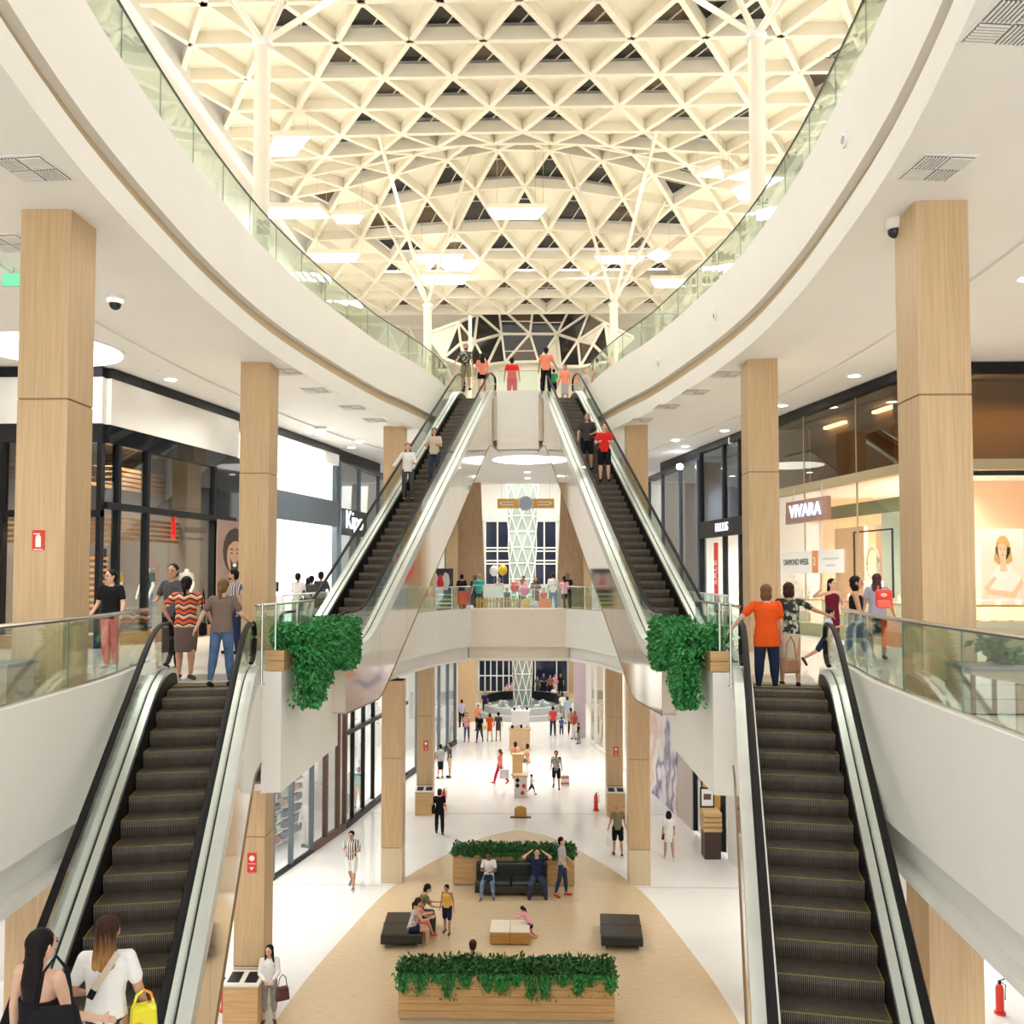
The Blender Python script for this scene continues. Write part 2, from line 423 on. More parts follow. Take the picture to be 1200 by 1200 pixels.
# end wall far behind: windows above, doors below
struct('wall_end', MB().box(-4.8, 4.8, 73, 73.2, L0, 10), white)
def framed(name, x0, x1, z0, z1, y, cols, rows, pm, fm, fw=.12, d=.14):
    f = struct(name, MB().box(x0, x1, y-.02, y, z0, z1), fm)
    mb = MB()
    xs = [x0+(x1-x0)*c for c in cols]; zs = [z0+(z1-z0)*c for c in rows]
    for x in xs: mb.box(x-fw/2, x+fw/2, y-d, y, z0, z1)
    for z in zs: mb.box(x0-fw/2, x1+fw/2, y-d-.01, y-.005, z-fw/2, z+fw/2)
    obj('window_frame', mb, fm, f)
    for i in range(len(xs)-1):
        for j in range(len(zs)-1):
            obj('pane', MB().box(xs[i]+fw/2, xs[i+1]-fw/2, y-d+.04, y-d+.05, zs[j]+fw/2, zs[j+1]-fw/2), pm, f)
    return f
wf = mat('window_white', (.85, .85, .83), .4)
framed('window_1', -3.35, -1.35, 1.0, 6.2, 72.9, (0, .5, 1), (0, .33, .38, .53, .58, 1), bluepane, wf)
framed('window_2', .55, 2.45, 1.0, 6.2, 72.9, (0, .48, 1), (0, .33, .38, .53, .58, 1), bluepane, wf)
struct('trim_window_lintel', MB().box(-3.6, 2.7, 72.7, 73, 6.2, 6.75), mat('lintel_grey', (.72, .73, .73), .5))
framed('door_1', -3.85, -.95, L0+.35, L0+2.95, 72.9, (0, .17, .33, .5, .68, .84, 1), (0, .5, 1), bluepane, wf, .1)
framed('door_2', .35, 3.35, L0+.35, L0+2.95, 72.9, (0, .12, .7, 1), (0, 1), bluepane, wf, .1)
struct('trim_door_head', MB().box(-4, 3.6, 72.6, 73, L0+3.0, L0+3.25), wf)
struct('trim_door_black_strip', MB().box(-4, 3.6, 72.58, 73, L0+3.25, L0+3.35), blackm)  # black strip above the door head
struct('floor_doorstep', MB().box(-4.6, 4.6, 69, 73, L0, L0+.35), floorb)
# timber walls either side of the far atrium
for nm, x0, x1, xt, xa in (('left', -3.24, -1.85, -2.12, -3.85), ('right', 3.1, 1.75, 2.0, 3.5)):
    f = struct('wall_timber_'+nm, MB().prism([(x0, 0), (x1, 0), (xt, CEIL1), (x0, CEIL1)], lambda u, v, t: (u, t, v), 45.6, 45.9), woodd)
    struct('wall_timber_return_'+nm, MB().box(min(x0, xa), max(x0, xa), 44.9, 45.6, 0, CEIL1), wood)
struct('wall_timber_lower_left', MB().box(-4.58, -3.27, 60, 60.3, L0, 1.0), wood)
struct('wall_timber_lower_right', MB().box(3.42, 4.0, 72.4, 72.55, L0+.35, -1.0), wood)
struct('wall_lilac_panel', MB().box(3.0, 3.7, 54.0, 54.2, L0, CEIL0), mat('lilac_panel', (.62, .52, .60), .5))
struct('trim_ground_bulkhead', MB().box(-5, 5, 54.0, 54.6, -3.2, CEIL0), white)

# ------------------------------------------------------------------ wood clad columns
CW = .67
def column(x0, y0, z0, z1, joints, base, label, group=None):
    """x0: inner edge (signed), panels stacked with recessed joints"""
    s = 1 if x0 > 0 else -1
    xa, xb = (x0, x0+CW) if s > 0 else (x0-CW, x0)
    t = root('column', label, 'column', ((xa+xb)/2, y0+CW/2, z0), 0, group)
    obj('core', MB().box(xa+.012, xb-.012, y0+.012, y0+CW-.012, z0, z1), edgem, t, True)
    zs = [z0]+joints+[z1]
    for i in range(len(zs)-1):
        o = obj('panel', MB().box(xa, xb, y0, y0+CW, zs[i]+(.012 if i else 0), zs[i+1]-.012*(i < len(zs)-2)), woodbase if (base and i == 0) else wood, t, True, bevel=.006)
    return t
for s, nm in ((1, 'right'), (-1, 'left')):
    column(s*5.5, 11.44, 0, CEIL1, [3.95], False, f'tall oak-clad square column nearest on the {nm} gallery')
    column(s*5.34, 19.8, 0, CEIL1, [3.95], False, f'oak-clad square column second from the front on the {nm} gallery')
    column(s*3.56, 28.4, 0, CEIL1, [3.95], False, f'oak-clad column half hidden behind the {nm} upper escalator')
    column(s*3.56, 37.0, 0, CEIL1, [3.95], False, f'far oak-clad column standing on the middle floor, {nm} of the bridge')
    column(s*5.5, 11.44, L0, CEIL0, [-6.9, -4.1], True, f'oak-clad ground floor column in the {nm} bottom corner beside the escalator')
    column(s*5.34, 19.8, L0, CEIL0, [-6.9, -4.1], True, f'oak-clad ground floor column close behind the {nm} lower escalator')
    column(s*3.56, 28.4, L0, CEIL0, [-6.9, -4.1], True, f'oak-clad ground floor column {nm} of the back planter')
    column(s*3.56, 37.0, L0, CEIL0, [-6.9, -4.1], True, f'ground floor oak column with a litter bin at its foot, {nm} side of the concourse')

# ------------------------------------------------------------------ glass balustrades
def balustrade(name, label, pts, z0, z1, step, side=0, rail=.03, posts=False, gm=None, off=.07, railm=None, jm=None):
    """pts plan curve; panels of about `step` metres between z0 and z1, tubular top rail"""
    t = root('glass_balustrade', label, 'balustrade', (pts[0][0], pts[0][1], z0))
    nn = norms(pts); P = [(p[0]+n.x*off*side, p[1]+n.y*off*side) for p, n in zip(pts, nn)]
    cum = [0]
    for a, b in zip(P, P[1:]): cum.append(cum[-1]+math.dist(a, b))
    def at(s):
        for i in range(len(P)-1):
            if s <= cum[i+1]: k = (s-cum[i])/max(1e-6, cum[i+1]-cum[i]); return (P[i][0]+(P[i+1][0]-P[i][0])*k, P[i][1]+(P[i+1][1]-P[i][1])*k)
        return P[-1]
    n = max(1, round(cum[-1]/step)); w_ = cum[-1]/n
    for i in range(n):
        a, b = i*w_+.008, (i+1)*w_-.008; k = 4
        seg = [at(a+(b-a)*j/k) for j in range(k+1)]
        obj('glass_panel', sweep(seg, [(-.007, z0), (.007, z0), (.007, z1-.01), (-.007, z1-.01)], 1), gm or glassr, t, True)
        if i:
            p = at(i*w_)
            if posts: obj('post', MB().lathe([(.022, z0-.1), (.022, z1)], (p[0], p[1], 0), 8), steel, t, True, True)
            else: obj('joint', MB().cbox((p[0], p[1], (z0+z1)/2), (.012, .016, z1-z0-.02)), jm or mat('joint_green', (.10, .17, .14), .3), t, True)
    k = n*3; rl = [(*at(cum[-1]*j/k), z1) for j in range(k+1)]
    obj('handrail', MB().tube(rl, rail, 8, ry=rail*.75), railm or steel, t, True, True)
    obj('base_channel', sweep([at(cum[-1]*j/k) for j in range(k+1)], [(-.025, z0-.02), (.025, z0-.02), (.025, z0+.025), (-.025, z0+.025)], 1), steel, t, True)
    return t
for s, nm in ((1, 'right'), (-1, 'left')):
    balustrade('b', f'curved glass balustrade with steel top rail along the {nm} middle gallery, nearest the viewer', mir(E1A[:-1], s), .37, 1.15, 1.6, s, .035)
    balustrade('b', f'long curved glass balustrade edging the {nm} top gallery under the roof', mir(E2[:-1], s), 8.6, 9.42, 1.55, s, .022, railm=mat('dark_rail', (.08, .10, .09), .3, .6))
    balustrade('b', f'glass balustrade behind the hanging planter on the {nm}', mir([(3.70, 13.95), (3.66, 15.8), (3.62, 17.3)], s), .1, 1.17, 1.1, s, .03, posts=True)
    balustrade('b', f'glass balustrade beyond the {nm} upper escalator at the middle floor edge', mir(E1B, s), .37, 1.25, 1.4, s, .025, posts=True)
balustrade('b', 'straight glass balustrade across the middle bridge in front of the picket fence', [(-1.85, 35.5), (1.85, 35.5)], .37, 1.3, 1.25, -1, .025, posts=True, off=.08)
balustrade('b', 'small glass balustrade between the two upper escalator heads', [(-.74, 33.35), (.74, 33.35)], 8.62, 9.4, .8, -1, .02)
balustrade('b', 'distant rail on the far side of the middle bridge', [(-3.6, 45.3), (3.3, 45.3)], .1, 1.15, 1.7, 0, .025, posts=True)
# steel posts beside the near escalator newels
for i, (x, y) in enumerate(((3.52, 13.45), (-3.52, 13.45), (3.46, 13.95), (-3.46, 13.95))):
    t = root('rail_post', ['steel post at the inner newel of the right lower escalator', 'steel post at the inner newel of the left lower escalator',
             'steel post at the near end of the right planter', 'steel post at the near end of the left planter'][i], 'post', (x, y, 0))
    obj('tube', MB().lathe([(.05, 0), (.05, .015), (.02, .02), (.02, 1.22), (.014, 1.24)], (0, 0, 0), 12), steel, t, smooth=False)

# ================================================================== escalators
TAN = math.tan(R(29.85))
def escalator(label, loc, az, H, nosez0, truss, mirror_in, inner, ybot=-1.7, ytop=1.5, sill=-1.0, bulk=1.95):
    """local frame: y up the slope (horizontal), z up, origin where the nosing line meets the lower floor.
    inner: -1 or +1, the side that faces the middle of the void"""
    t = root('escalator', label, 'escalator', loc, -az)
    Ln = H/TAN
    def zc(y):
        q = .55
        if y < -q: z = 0
        elif y < q: z = TAN*(y+q)**2/(4*q)
        elif y < Ln-q: z = TAN*y
        elif y < Ln+q: z = H-TAN*(Ln+q-y)**2/(4*q)
        else: z = H
        return z
    # steps
    run = .2/TAN
    k0 = (nosez0 % .2); ys = [(k0+.2*i)/TAN for i in range(-3, int(H/.2)+4)]
    sm = MB(); x = .495
    pf = [(0, 0), (run+.05, 0), (run+.05, -.03), (.06, -.26), (.035, -.24), (.006, -.15), (-.008, -.07), (-.006, -.012)]
    sm.prism(pf, lambda u, v, tt: (tt, u, v), -x, x); sme = sm.mesh('step', stepm)
    em = MB().box(-x, x, -.010, .010, .0, .004).box(-x, -x+.012, 0, run, 0, .004).box(x-.012, x, 0, run, 0, .004).mesh('step_edge', yellow)
    for y in ys:
        o = obj('step', None, None, t, mesh=sme); o.location = (0, y, zc(y))
        e = obj('step_edge', None, None, o, mesh=em)
    # landing plates
    cp = noisy('comb_plate_steel', (.50, .51, .53), (.60, .61, .63), (1, 1, 1), .28, .9)
    obj('landing_plate', MB().box(-.52, .52, Ln+.95, Ln+2.3, H-.03, H+.006), cp, t)
    obj('landing_plate', MB().box(-.52, .52, -2.3, -.95, -.03, .006), cp, t)
    cb = mat('comb_yellow', (.30, .26, .06), .5)
    obj('comb', MB().box(-.5, .5, Ln+.9, Ln+.97, H-.02, H+.012), cb, t); obj('comb', MB().box(-.5, .5, -.97, -.9, -.02, .012), cb, t)
    ya, yb = ybot, Ln+ytop
    N = 60; Y = [ya+(yb-ya)*i/N for i in range(N+1)]
    def endf(y, d=.45):
        e = min(y-ya, yb-y)
        return 1 if e > d else math.sqrt(max(0, 1-((d-e)/d)**2))
    def strip(x0, x1, lo, hi, tilt=0):
        mb = MB(); n0 = 0
        for y in Y:
            z = zc(y); h = lo+(hi-lo)*endf(y) if hi > .1 else hi
            mb.v += [(x0, y, z+lo), (x1, y, z+lo), (x1, y, z+max(lo+.01, h+tilt*endf(y))), (x0, y, z+max(lo+.01, h))]
        for i in range(N):
            a = i*4
            for k in range(4): mb.f.append((a+k, a+4+k, a+4+(k+1) % 4, a+(k+1) % 4))
        mb.f.append((0, 1, 2, 3)); mb.f.append(tuple(N*4+k for k in (3, 2, 1, 0)))
        return mb
    for s in (-1, 1):
        a, b = sorted((s*.502, s*.512)); obj('skirt', strip(a, b, -.28, .2), skirtm, t)
        a, b = sorted((s*.512, s*.60))
        obj('inner_deck', strip(a, b, .02, .27, 0), deckm, t)
        a, b = sorted((s*.60, s*.632)); obj('glass_channel', strip(a, b, .02, .262), blackm, t)
        a, b = sorted((s*.632, s*.765)); obj('outer_deck', strip(a, b, .02, .275), deckm, t)
        # handrail loop
        gx = s*.616; hh = .93; r = .27
        e0, e1 = ya+.12, yb-.12
        top = [(y, zc(y)+hh) for y in [e0+r+(e1-e0-2*r)*i/56 for i in range(57)]]
        def arc(cy, cz, a0, a1, n=7, rr=r): return [(cy+rr*math.cos(a0+(a1-a0)*i/n), cz+rr*math.sin(a0+(a1-a0)*i/n)) for i in range(n+1)]
        lowb = .34
        left = [(e0+.42, lowb-.02)] + [(e0+r+.0, lowb)] + [(e0+.08, lowb+.1)] + arc(e0+r, hh-r, PI, PI/2)
        right = [(p[0], p[1]+H) for p in arc(e1-r, hh-r, PI/2, 0)] + [(e1-.08, H+lowb+.1), (e1-r, H+lowb), (e1-.42, H+lowb-.02)]
        path = left+top[1:-1]+right
        obj('handrail', MB().tube([(gx, y, z) for y, z in path], .042, 8, ry=.026), rubber, t, smooth=True)
        # glass panels
        cuts = [e0+.75] + [e0+.75+(e1-e0-1.5)*i/max(1, round((e1-e0)/1.7)) for i in range(1, round((e1-e0)/1.7)+1)]
        for i in range(len(cuts)-1):
            yy = [cuts[i]+.006+(cuts[i+1]-cuts[i]-.012)*k/6 for k in range(7)]
            poly = [(y, zc(y)+hh-.02) for y in yy] + [(y, zc(y)+.22) for y in reversed(yy)]
            obj('glass_panel', MB().prism(poly, lambda u, v, tt: (tt, u, v), gx-.006, gx+.006), glasse, t)
        for endp, zz in ((left, 0), (right, H)):
            if zz == 0: poly = [(e0+.744, .22), (e0+.35, .24), (e0+.3, lowb+.01), (e0+.1, lowb+.12)] + [(y+.02, z-.01) for y, z in arc(e0+r, hh-r, PI, PI/2)] + [(e0+.744, zc(e0+.744)+hh-.02)]
            else: poly = [(e1-.744, zc(e1-.744)+.22), (e1-.744, zc(e1-.744)+hh-.02)] + [(y-.02, z+H-.01) for y, z in arc(e1-r, hh-r, PI/2, 0)] + [(e1-.1, H+lowb+.12), (e1-.3, H+lowb+.01), (e1-.35, H+.24)]
            obj('glass_end_panel', MB().prism(poly, lambda u, v, tt: (tt, u, v), gx-.006, gx+.006), glasse, t)
    # truss cladding
    def bot(y): 
        z = TAN*y-truss; lo, hi = sill, H-bulk
        q = .35
        z = max(z, lo) if z < (lo+hi)/2 else min(z, hi)
        for c in (lo, hi):
            yc = (c+truss)/TAN
            if abs(y-yc) < q:
                u = (y-yc+q)/(2*q)
                z = c+TAN*q*u*u if c == lo else c-TAN*q*(1-u)**2
        return z
    cl = ya+.1; ch = yb-.1; n = max(3, round((ch-cl)/2.2))
    for s in (-1, 1):
        for i in range(n):
            a = cl+(ch-cl)*i/n+.004; b = cl+(ch-cl)*(i+1)/n-.004
            yy = [a+(b-a)*k/8 for k in range(9)]
            poly = [(y, zc(y)+.03) for y in yy] + [(y, bot(y)) for y in reversed(yy)]
            x0, x1 = sorted((s*.742, s*.755))
            obj('cladding_panel', MB().prism(poly, lambda u, v, tt: (tt, u, v), x0, x1), mirror_in if s == inner else mat('truss_paint', (.80, .78, .74), .35), t)
        obj('cladding_edge', MB().tube([(s*.755, cl+(ch-cl)*k/50, bot(cl+(ch-cl)*k/50)) for k in range(51)], .016, 6), edgem, t)
    for yy in (cl, ch-.02): obj('end_panel', MB().box(-.74, .74, yy, yy+.02, bot(yy), zc(yy)+.02), cream, t)
    mb = MB()
    for k in range(51):
        y = cl+(ch-cl)*k/50; z = bot(y); mb.v += [(-.75, y, z), (.75, y, z), (.75, y, z+.03), (-.75, y, z+.03)]
    for k in range(50):
        for j in range(4): mb.f.append((k*4+j, k*4+4+j, k*4+4+(j+1) % 4, k*4+(j+1) % 4))
    mb.f += [(0, 1, 2, 3), (203, 202, 201, 200)]
    obj('underside', mb, mat('truss_paint', (.80, .78, .74), .35), t)
    t['_'] = 0; del t['_']
    return t, zc
esc = {}
for s, nm in ((1, 'right'), (-1, 'left')):
    esc['low', s] = escalator(f'{nm} lower escalator rising from the ground floor, black ribbed steps with yellow edges',
        (s*1.535, -1.02, L0), s*.19, 8.0, 7.765, 1.35, mirror, -s, ybot=-1.5, ytop=1.25, sill=-.5, bulk=1.25)
    esc['up', s] = escalator(f'{nm} upper escalator climbing from the middle gallery to the top floor',
        (s*3.59, 18.68, 0), -s*.133, 8.4, 1.132, 1.5, mirror, -s, ybot=-1.5, ytop=1.3)
def on_esc(kind, s, y, x=0):
    """world point on an escalator step at local run y and lateral offset x"""
    t, zc = esc[kind, s]; a = t.rotation_euler.z
    return (t.location.x+x*math.cos(a)-y*math.sin(a), t.location.y+x*math.sin(a)+y*math.cos(a), t.location.z+zc(y))

# ================================================================== roof lattice
A_ = 2.2
def rz_(x, y):
    z = 17.85 + 2.3*math.exp(-(x*x)/45-((y-37.2)/3.2)**2)
    if y > 40: z -= .16*(y-40)
    return z
def node(i, j):
    x = .2+A_*i+(A_/2 if j % 2 == 0 else 0); y = 29.8+1.905*j
    return Vector((x, y, rz_(x, y)))
roof = root('roof_lattice', 'white triangular space-frame roof with dark skylight triangles', 'roof', (0, 33, 17))
J0, J1, I0, I1 = -8, 10, -5, 4
def ok(p): return abs(p.x) < 11.6
ribs = 0
def rib(chain):
    mb = MB()
    for a, b in zip(chain, chain[1:]): mb.bar(a-Vector((0, 0, .05)), b-Vector((0, 0, .05)), .17, .42)
    obj('rib', mb, roofw, roof, True)
def nxt(i, j, d):                                   # neighbour in the next row, left (0) or right (1)
    return (i+(d if j % 2 == 0 else d-1), j+1)
for j in range(J0, J1+1):
    ch = [node(i, j) for i in range(I0-1, I1+2) if ok(node(i, j))]
    rib(ch)
for d in (0, 1):
    seen = set()
    for j in range(J0, J1):
        for i in range(I0-2, I1+3):
            if (i, j) in seen or not ok(node(i, j)): continue
            ch = [(i, j)]; seen.add((i, j))
            while ch[-1][1] < J1:
                q = nxt(*ch[-1], d)
                if not ok(node(*q)): break
                ch.append(q); seen.add(q)
            if len(ch) > 1: rib([node(*q) for q in ch])
rnd = random.Random(3)
hole = lambda x, y: abs(x-.1) < 3.9-.0*y and y > 46.5
npanel = 0
def shrink(tri, k, dz):
    c = (tri[0]+tri[1]+tri[2])/3
    return [c+(p-c)*k+Vector((0, 0, dz)) for p in tri]
stuffmb = MB()
for j in range(J0, J1):
    for i in range(I0-2, I1+3):
        a, b = node(i, j), node(i+1, j)
        # triangle with its base on this row, apex on the next (points away from the viewer)
        q = (i+1, j+1) if j % 2 == 0 else (i, j+1)
        # triangle with its apex on this row and base on the next
        qa, qb = nxt(i, j, 0), nxt(i, j, 1)
        for tri, near in (((a, b, node(*q)), False), ((node(i, j), node(*qa), node(*qb)), True)):
            if not all(ok(p) for p in tri): continue
            c = (tri[0]+tri[1]+tri[2])/3
            dark = (near and abs(c.x) < 7.5 and rnd.random() < .88) or ((not near) and rnd.random() < (.13 if abs(c.x) < 8 else .05)) or (near and rnd.random() < .1)
            if dark:
                g = shrink(tri, .93, .28)
                n = (g[1]-g[0]).cross(g[2]-g[0])
                o = obj('skylight_pane', MB().quad(*(g if n.z < 0 else reversed(g))), darkpane if rnd.random() < .6 else darkpane2, roof, True)
                e = Vector((0, 0, -.02)); k = g
                mm = MB().bar((k[0]+k[1])/2+e, (k[0]+k[2])/2+e, .04, .04).bar((k[1]+k[2])/2+e, (k[0]+k[2])/2+e, .03, .04)
                obj('mullion', mm, roofw, o, False).matrix_parent_inverse = o.matrix_parent_inverse if False else Matrix.Identity(4)
            else:
                g = shrink(tri, .96, .12)
                n = (g[1]-g[0]).cross(g[2]-g[0])
                if npanel < 290:
                    obj('coffer_panel', MB().quad(*(g if n.z < 0 else reversed(g))), rooft, roof, True); npanel += 1
                else: stuffmb.quad(*g)
if stuffmb.v: obj('coffer_panel_rest', stuffmb, rooft, roof, True)['kind'] = 'stuff'
for s, nm in ((1, 'right'), (-1, 'left')):
    struct('trim_roof_edge_'+nm, MB().box(min(s*10.4, s*10.7), max(s*10.4, s*10.7), 14.4, 52.5, 17.3, 18.9), white)
struct('ceiling_roof_backing', MB().box(-11, 11, 12, 54, 21, 21.2), ceilm)
struct('trim_roof_front', MB().box(-11, 11, 14.0, 14.4, 17.2, 19), white)

# ---------------- tree posts
def tree_post(s, x, y, label, tips):
    t = root('tree_post', label, 'post', (x, y, L2))
    obj('shaft', MB().lathe([(.26, 0), (.26, .05), (.185, .06), (.185, 5.72)], (0, 0, 0), 18), roofw, t, smooth=False)
    obj('collar', MB().lathe([(.19, 5.55), (.24, 5.6), (.24, 5.68), (.15, 5.74)], (0, 0, 0), 18), white, t)
    for tx, ty in tips:
        obj('branch', MB().tube([(0, 0, 5.68), (tx-x, ty-y, rz_(tx, ty)-L2-.3)], .075, 8), roofw, t, smooth=True)
    return t
for s, nm in ((1, 'right'), (-1, 'left')):
    tree_post(s, s*5.72, 20.2, f'white tree post standing on the {nm} top gallery close to the viewer', [(s*5.72+dx, 20.2+dy) for dx, dy in ((-2.4, -1.5), (2.4, -1.5), (-2.2, 2.6), (2.2, 2.6))])
    tree_post(s, s*4.25, 40.3, f'white branching tree post far off on the {nm} top gallery', [(s*4.25-s*2.2, 37.3), (s*5.0, 31.4), (s*6.4, 39.0), (s*5.6, 43)])
mb = MB().lathe([(.09, 0), (.09, 6.4)], (0, 0, 0), 10)
t = root('rain_pipe', 'thin white pole beside the far left tree post', 'pole', (-2.6, 44.5, L2)); obj('shaft', mb, roofw, t)

# ================================================================== shops along both sides
def FX(y): 
    for (x0, y0), (x1, y1) in zip(FAC, FAC[1:]):
        if y <= y1: return x0+(x1-x0)*(y-y0)/(y1-y0)
    return FAC[-1][0]
def fquad(s, ya, yb, o0, o1): return [(s*(FX(ya)+o0), ya), (s*(FX(yb)+o0), yb), (s*(FX(yb)+o1), yb), (s*(FX(ya)+o1), ya)]
def fbox(s, ya, yb, o0, o1, z0, z1, mb=None):
    mb = mb or MB(); mb.flat(fquad(s, ya, yb, o0, o1), z0, z1); return mb
def shopfront(label, s, ya, yb, posts, bands, glasses, frame, z0=0, pw=.07):
    """posts: run positions of uprights; bands: (za, zb, material, name, proud); glasses: (za, zb, material)"""
    t = root('shopfront', label, 'shopfront', (s*FX(ya), ya, z0))
    ztop = max(g[1] for g in glasses); zbot = min(g[0] for g in glasses)
    for y in posts: obj('upright', fbox(s, y-pw, y+pw, -.06 if pw > .02 else .0, .1 if pw > .02 else .04, zbot, ztop), frame, t, True)
    for za, zb, m, nm, o in bands: obj(nm, fbox(s, ya, yb, -o, .12, za, zb), m, t, True)
    ps = [ya]+[p for p in posts if ya < p < yb]+[yb]
    for za, zb, m in glasses:
        for a, b in zip(ps, ps[1:]):
            obj('glass_panel', fbox(s, a+.02, b-.02, .01, .03, za, zb), m, t, True)
    return t
def shop_shell(nm, s, ya, yb, z0, z1, backm, ceil, depth=3.5, light=60, lcol=(1, .93, .84), endm=None):
    struct('wall_shop_'+nm, fbox(s, ya, yb, depth, depth+.1, z0, z1), backm)
    struct('wall_shop_end_'+nm, MB().box(*sorted((s*(FX(yb)+.15), s*(FX(yb)+depth))), yb-.1, yb, z0, z1), endm or backm)
    struct('ceiling_shop_'+nm, fbox(s, ya, yb, .15, depth, z1, z1+.1), ceil)
    if light:
        ym = (ya+yb)/2; area((s*(FX(ym)+depth/2), ym, z1-.1), 1.6, (yb-ya)*.6, light, lcol)
dkwall = mat('shop_dark_wall', (.10, .09, .085), .7); blueg = mat('slate_panel', (.10, .135, .17), .25)
gwhite = mat('shop_white', (.85, .84, .84), .5)

# ---- right middle floor: jewellery shop (slanted front and the part facing the viewer)
shop_shell('jewellery', 1, 20.3, 28.4, .0, 4.1, gwhite, gwhite, 4.7, 270, (1, .9, .78))
struct('wall_shop_jewellery_upper', fbox(1, 22.05, 28.4, 1.6, 1.7, 4.25, 6.4), mat('brown_wall', (.30, .19, .09), .6))
struct('ceiling_shop_jewellery_upper', fbox(1, 20.3, 28.4, .15, 1.6, 6.3, 6.4), dkwall)
struct('wall_shop_jewellery_side', MB().box(9.6, 14, 28.22, 28.29, 0, 4.1), shopp)
bronze = mat('champagne_metal', (.55, .47, .30), .35, .7); olive = mat('olive_band', (.30, .31, .17), .45)
sj = shopfront('jewellery shop front with bronze upper glazing, right side of the middle gallery', 1, 20.3, 28.4, [20.35, 22.9, 25.6, 28.3],
    [(6.22, 6.45, blackm, 'shade_band', .1), (4.03, 4.27, bronze, 'beam', .08), (0, .34, olive, 'plinth', .1)],  # black band at the top stands in for the bulkhead's shadow
    [(4.27, 6.22, glassbr), (.34, 4.03, glassw)], bronze, pw=.012)
t = root('shopfront', 'jewellery shop front facing the viewer right of the nearest right column', 'shopfront', (11.5, 20.25, 0))
obj('shade_band', MB().box(9.3, 14.2, 20.15, 20.35, 6.22, 6.45), blackm, t, True)  # shadow under the ceiling put in as a black band
obj('beam', MB().box(9.3, 14.2, 20.15, 20.35, 4.03, 4.27), bronze, t, True)
obj('plinth', MB().box(9.3, 14.2, 20.12, 20.35, 0, .34), olive, t, True)
for a, b in ((9.3, 11.7), (11.7, 14.2)):
    obj('glass_panel', MB().box(a+.02, b-.02, 20.22, 20.24, 4.27, 6.22), glassbr, t, True)
    obj('glass_panel', MB().box(a+.02, b-.02, 20.22, 20.24, .34, 4.03), glassw, t, True)
struct('wall_shop_jewellery_front_upper', MB().box(9.4, 14, 21.9, 22, 4.25, 6.4), mat('brown_wall', (.30, .19, .09), .6))
struct('ceiling_shop_jewellery_front', MB().box(9.4, 14, 20.4, 22, 4.1, 4.2), gwhite)
struct('wall_shop_jewellery_front', MB().box(11.2, 14, 23.2, 23.3, 0, 4.1), shopp)
area((11.6, 21.4, 3.9), 3, .8, 90, (1, .86, .7)); area((11.6, 21.2, 6.2), 3, .5, 30, (1, .75, .35))
for i, y in enumerate((21.6, 24.2, 26.8)):
    o = obj('cove_strip', fbox(1, y-.6, y+.5, 1.45, 1.58, 6.12, 6.2), lampw); recentre(o, (FX(y)+1.5, y, 6.15))
    tag(o, 'warm cove light strip glowing behind the bronze glass of the jewellery shop', 'light', 'cove strips in the jewellery shop')
# inside: peach panels, pelmet, counters
for i, (y0, y1) in enumerate(((22.0, 23.2), (24.0, 25.4), (26.0, 27.6))):
    o = obj('wall_panel', fbox(1, y0, y1, 1.9, 2.0, .35, 3.1), shopp); recentre(o, (FX(y0)+1.95, y0, .35))
    tag(o, ['wide peach wall panel inside the jewellery shop nearest the viewer', 'narrow peach wall panel in the middle of the jewellery shop', 'peach wall panel at the far end of the jewellery shop'][i], 'panel')
o = obj('pelmet', fbox(1, 20.6, 28, .6, .7, 3.25, 3.6), olive); recentre(o, (9.5, 22, 3.4)); tag(o, 'long olive green pelmet hanging above the jewellery window', 'pelmet')
o = obj('curtain', fbox(1, 23.0, 23.9, 1.2, 1.3, .01, 3.4), mat('mint_curtain', (.72, .82, .72), .7)); recentre(o, (9.9, 23.4, .35)); tag(o, 'pale mint hanging sheet behind the jewellery window', 'curtain')
gold = mat('gold', (.75, .5, .2), .25, 1)
def counter(label, s, ya, yb, o, group=None):
    ym = (ya+yb)/2; t = root('display_counter', label, 'counter', (s*(FX(ym)+o+.3), ym, .34), 0, group)
    obj('cabinet', fbox(s, ya, yb, o+.05, o+.5, .34, .62), cream, t, True)
    obj('top', fbox(s, ya, yb, o, o+.55, .95, 1.0), woodh, t, True)
    obj('leg', fbox(s, ya, ya+.06, o, o+.5, .6, .95), cream, t, True); obj('leg', fbox(s, yb-.06, yb, o, o+.5, .6, .95), cream, t, True)
    rr = random.Random(int(ya*10))
    for k in range(7):
        y = ya+.15+(yb-ya-.3)*k/6; x = s*(FX(y)+o+.1+rr.random()*.25)
        j = obj('display_bust', MB().cbox((x, y, 1.02), (.1, .14, .04)).lathe([(.03, 0), (.05, .03), (.02, .12), (.035, .15)], (x, y, 1.04), 8), signw, t, True)
        obj('trinket', MB().lathe([(.03, 0), (.035, .012)], (x, y, 1.2), 8), gold, j, False).matrix_parent_inverse = Matrix.Identity(4)
    return t
for i, (a, b) in enumerate(((20.6, 22.6), (23.1, 25.2), (25.9, 28.0))):
    counter(['jewellery display counter with small white busts, nearest end of the shop', 'jewellery display counter with small white busts, middle of the window', 'jewellery display counter with white busts by the DIAMOND WEEK poster'][i], 1, a, b, .25)
t = root('display_counter', 'jewellery counter with trays behind the glass facing the viewer, right edge of the picture', 'counter', (11.4, 20.8, .34))
obj('cabinet', MB().box(9.8, 13.4, 20.5, 21.0, .34, .62), cream, t, True); obj('top', MB().box(9.7, 13.5, 20.45, 21.05, .95, 1.0), woodh, t, True)
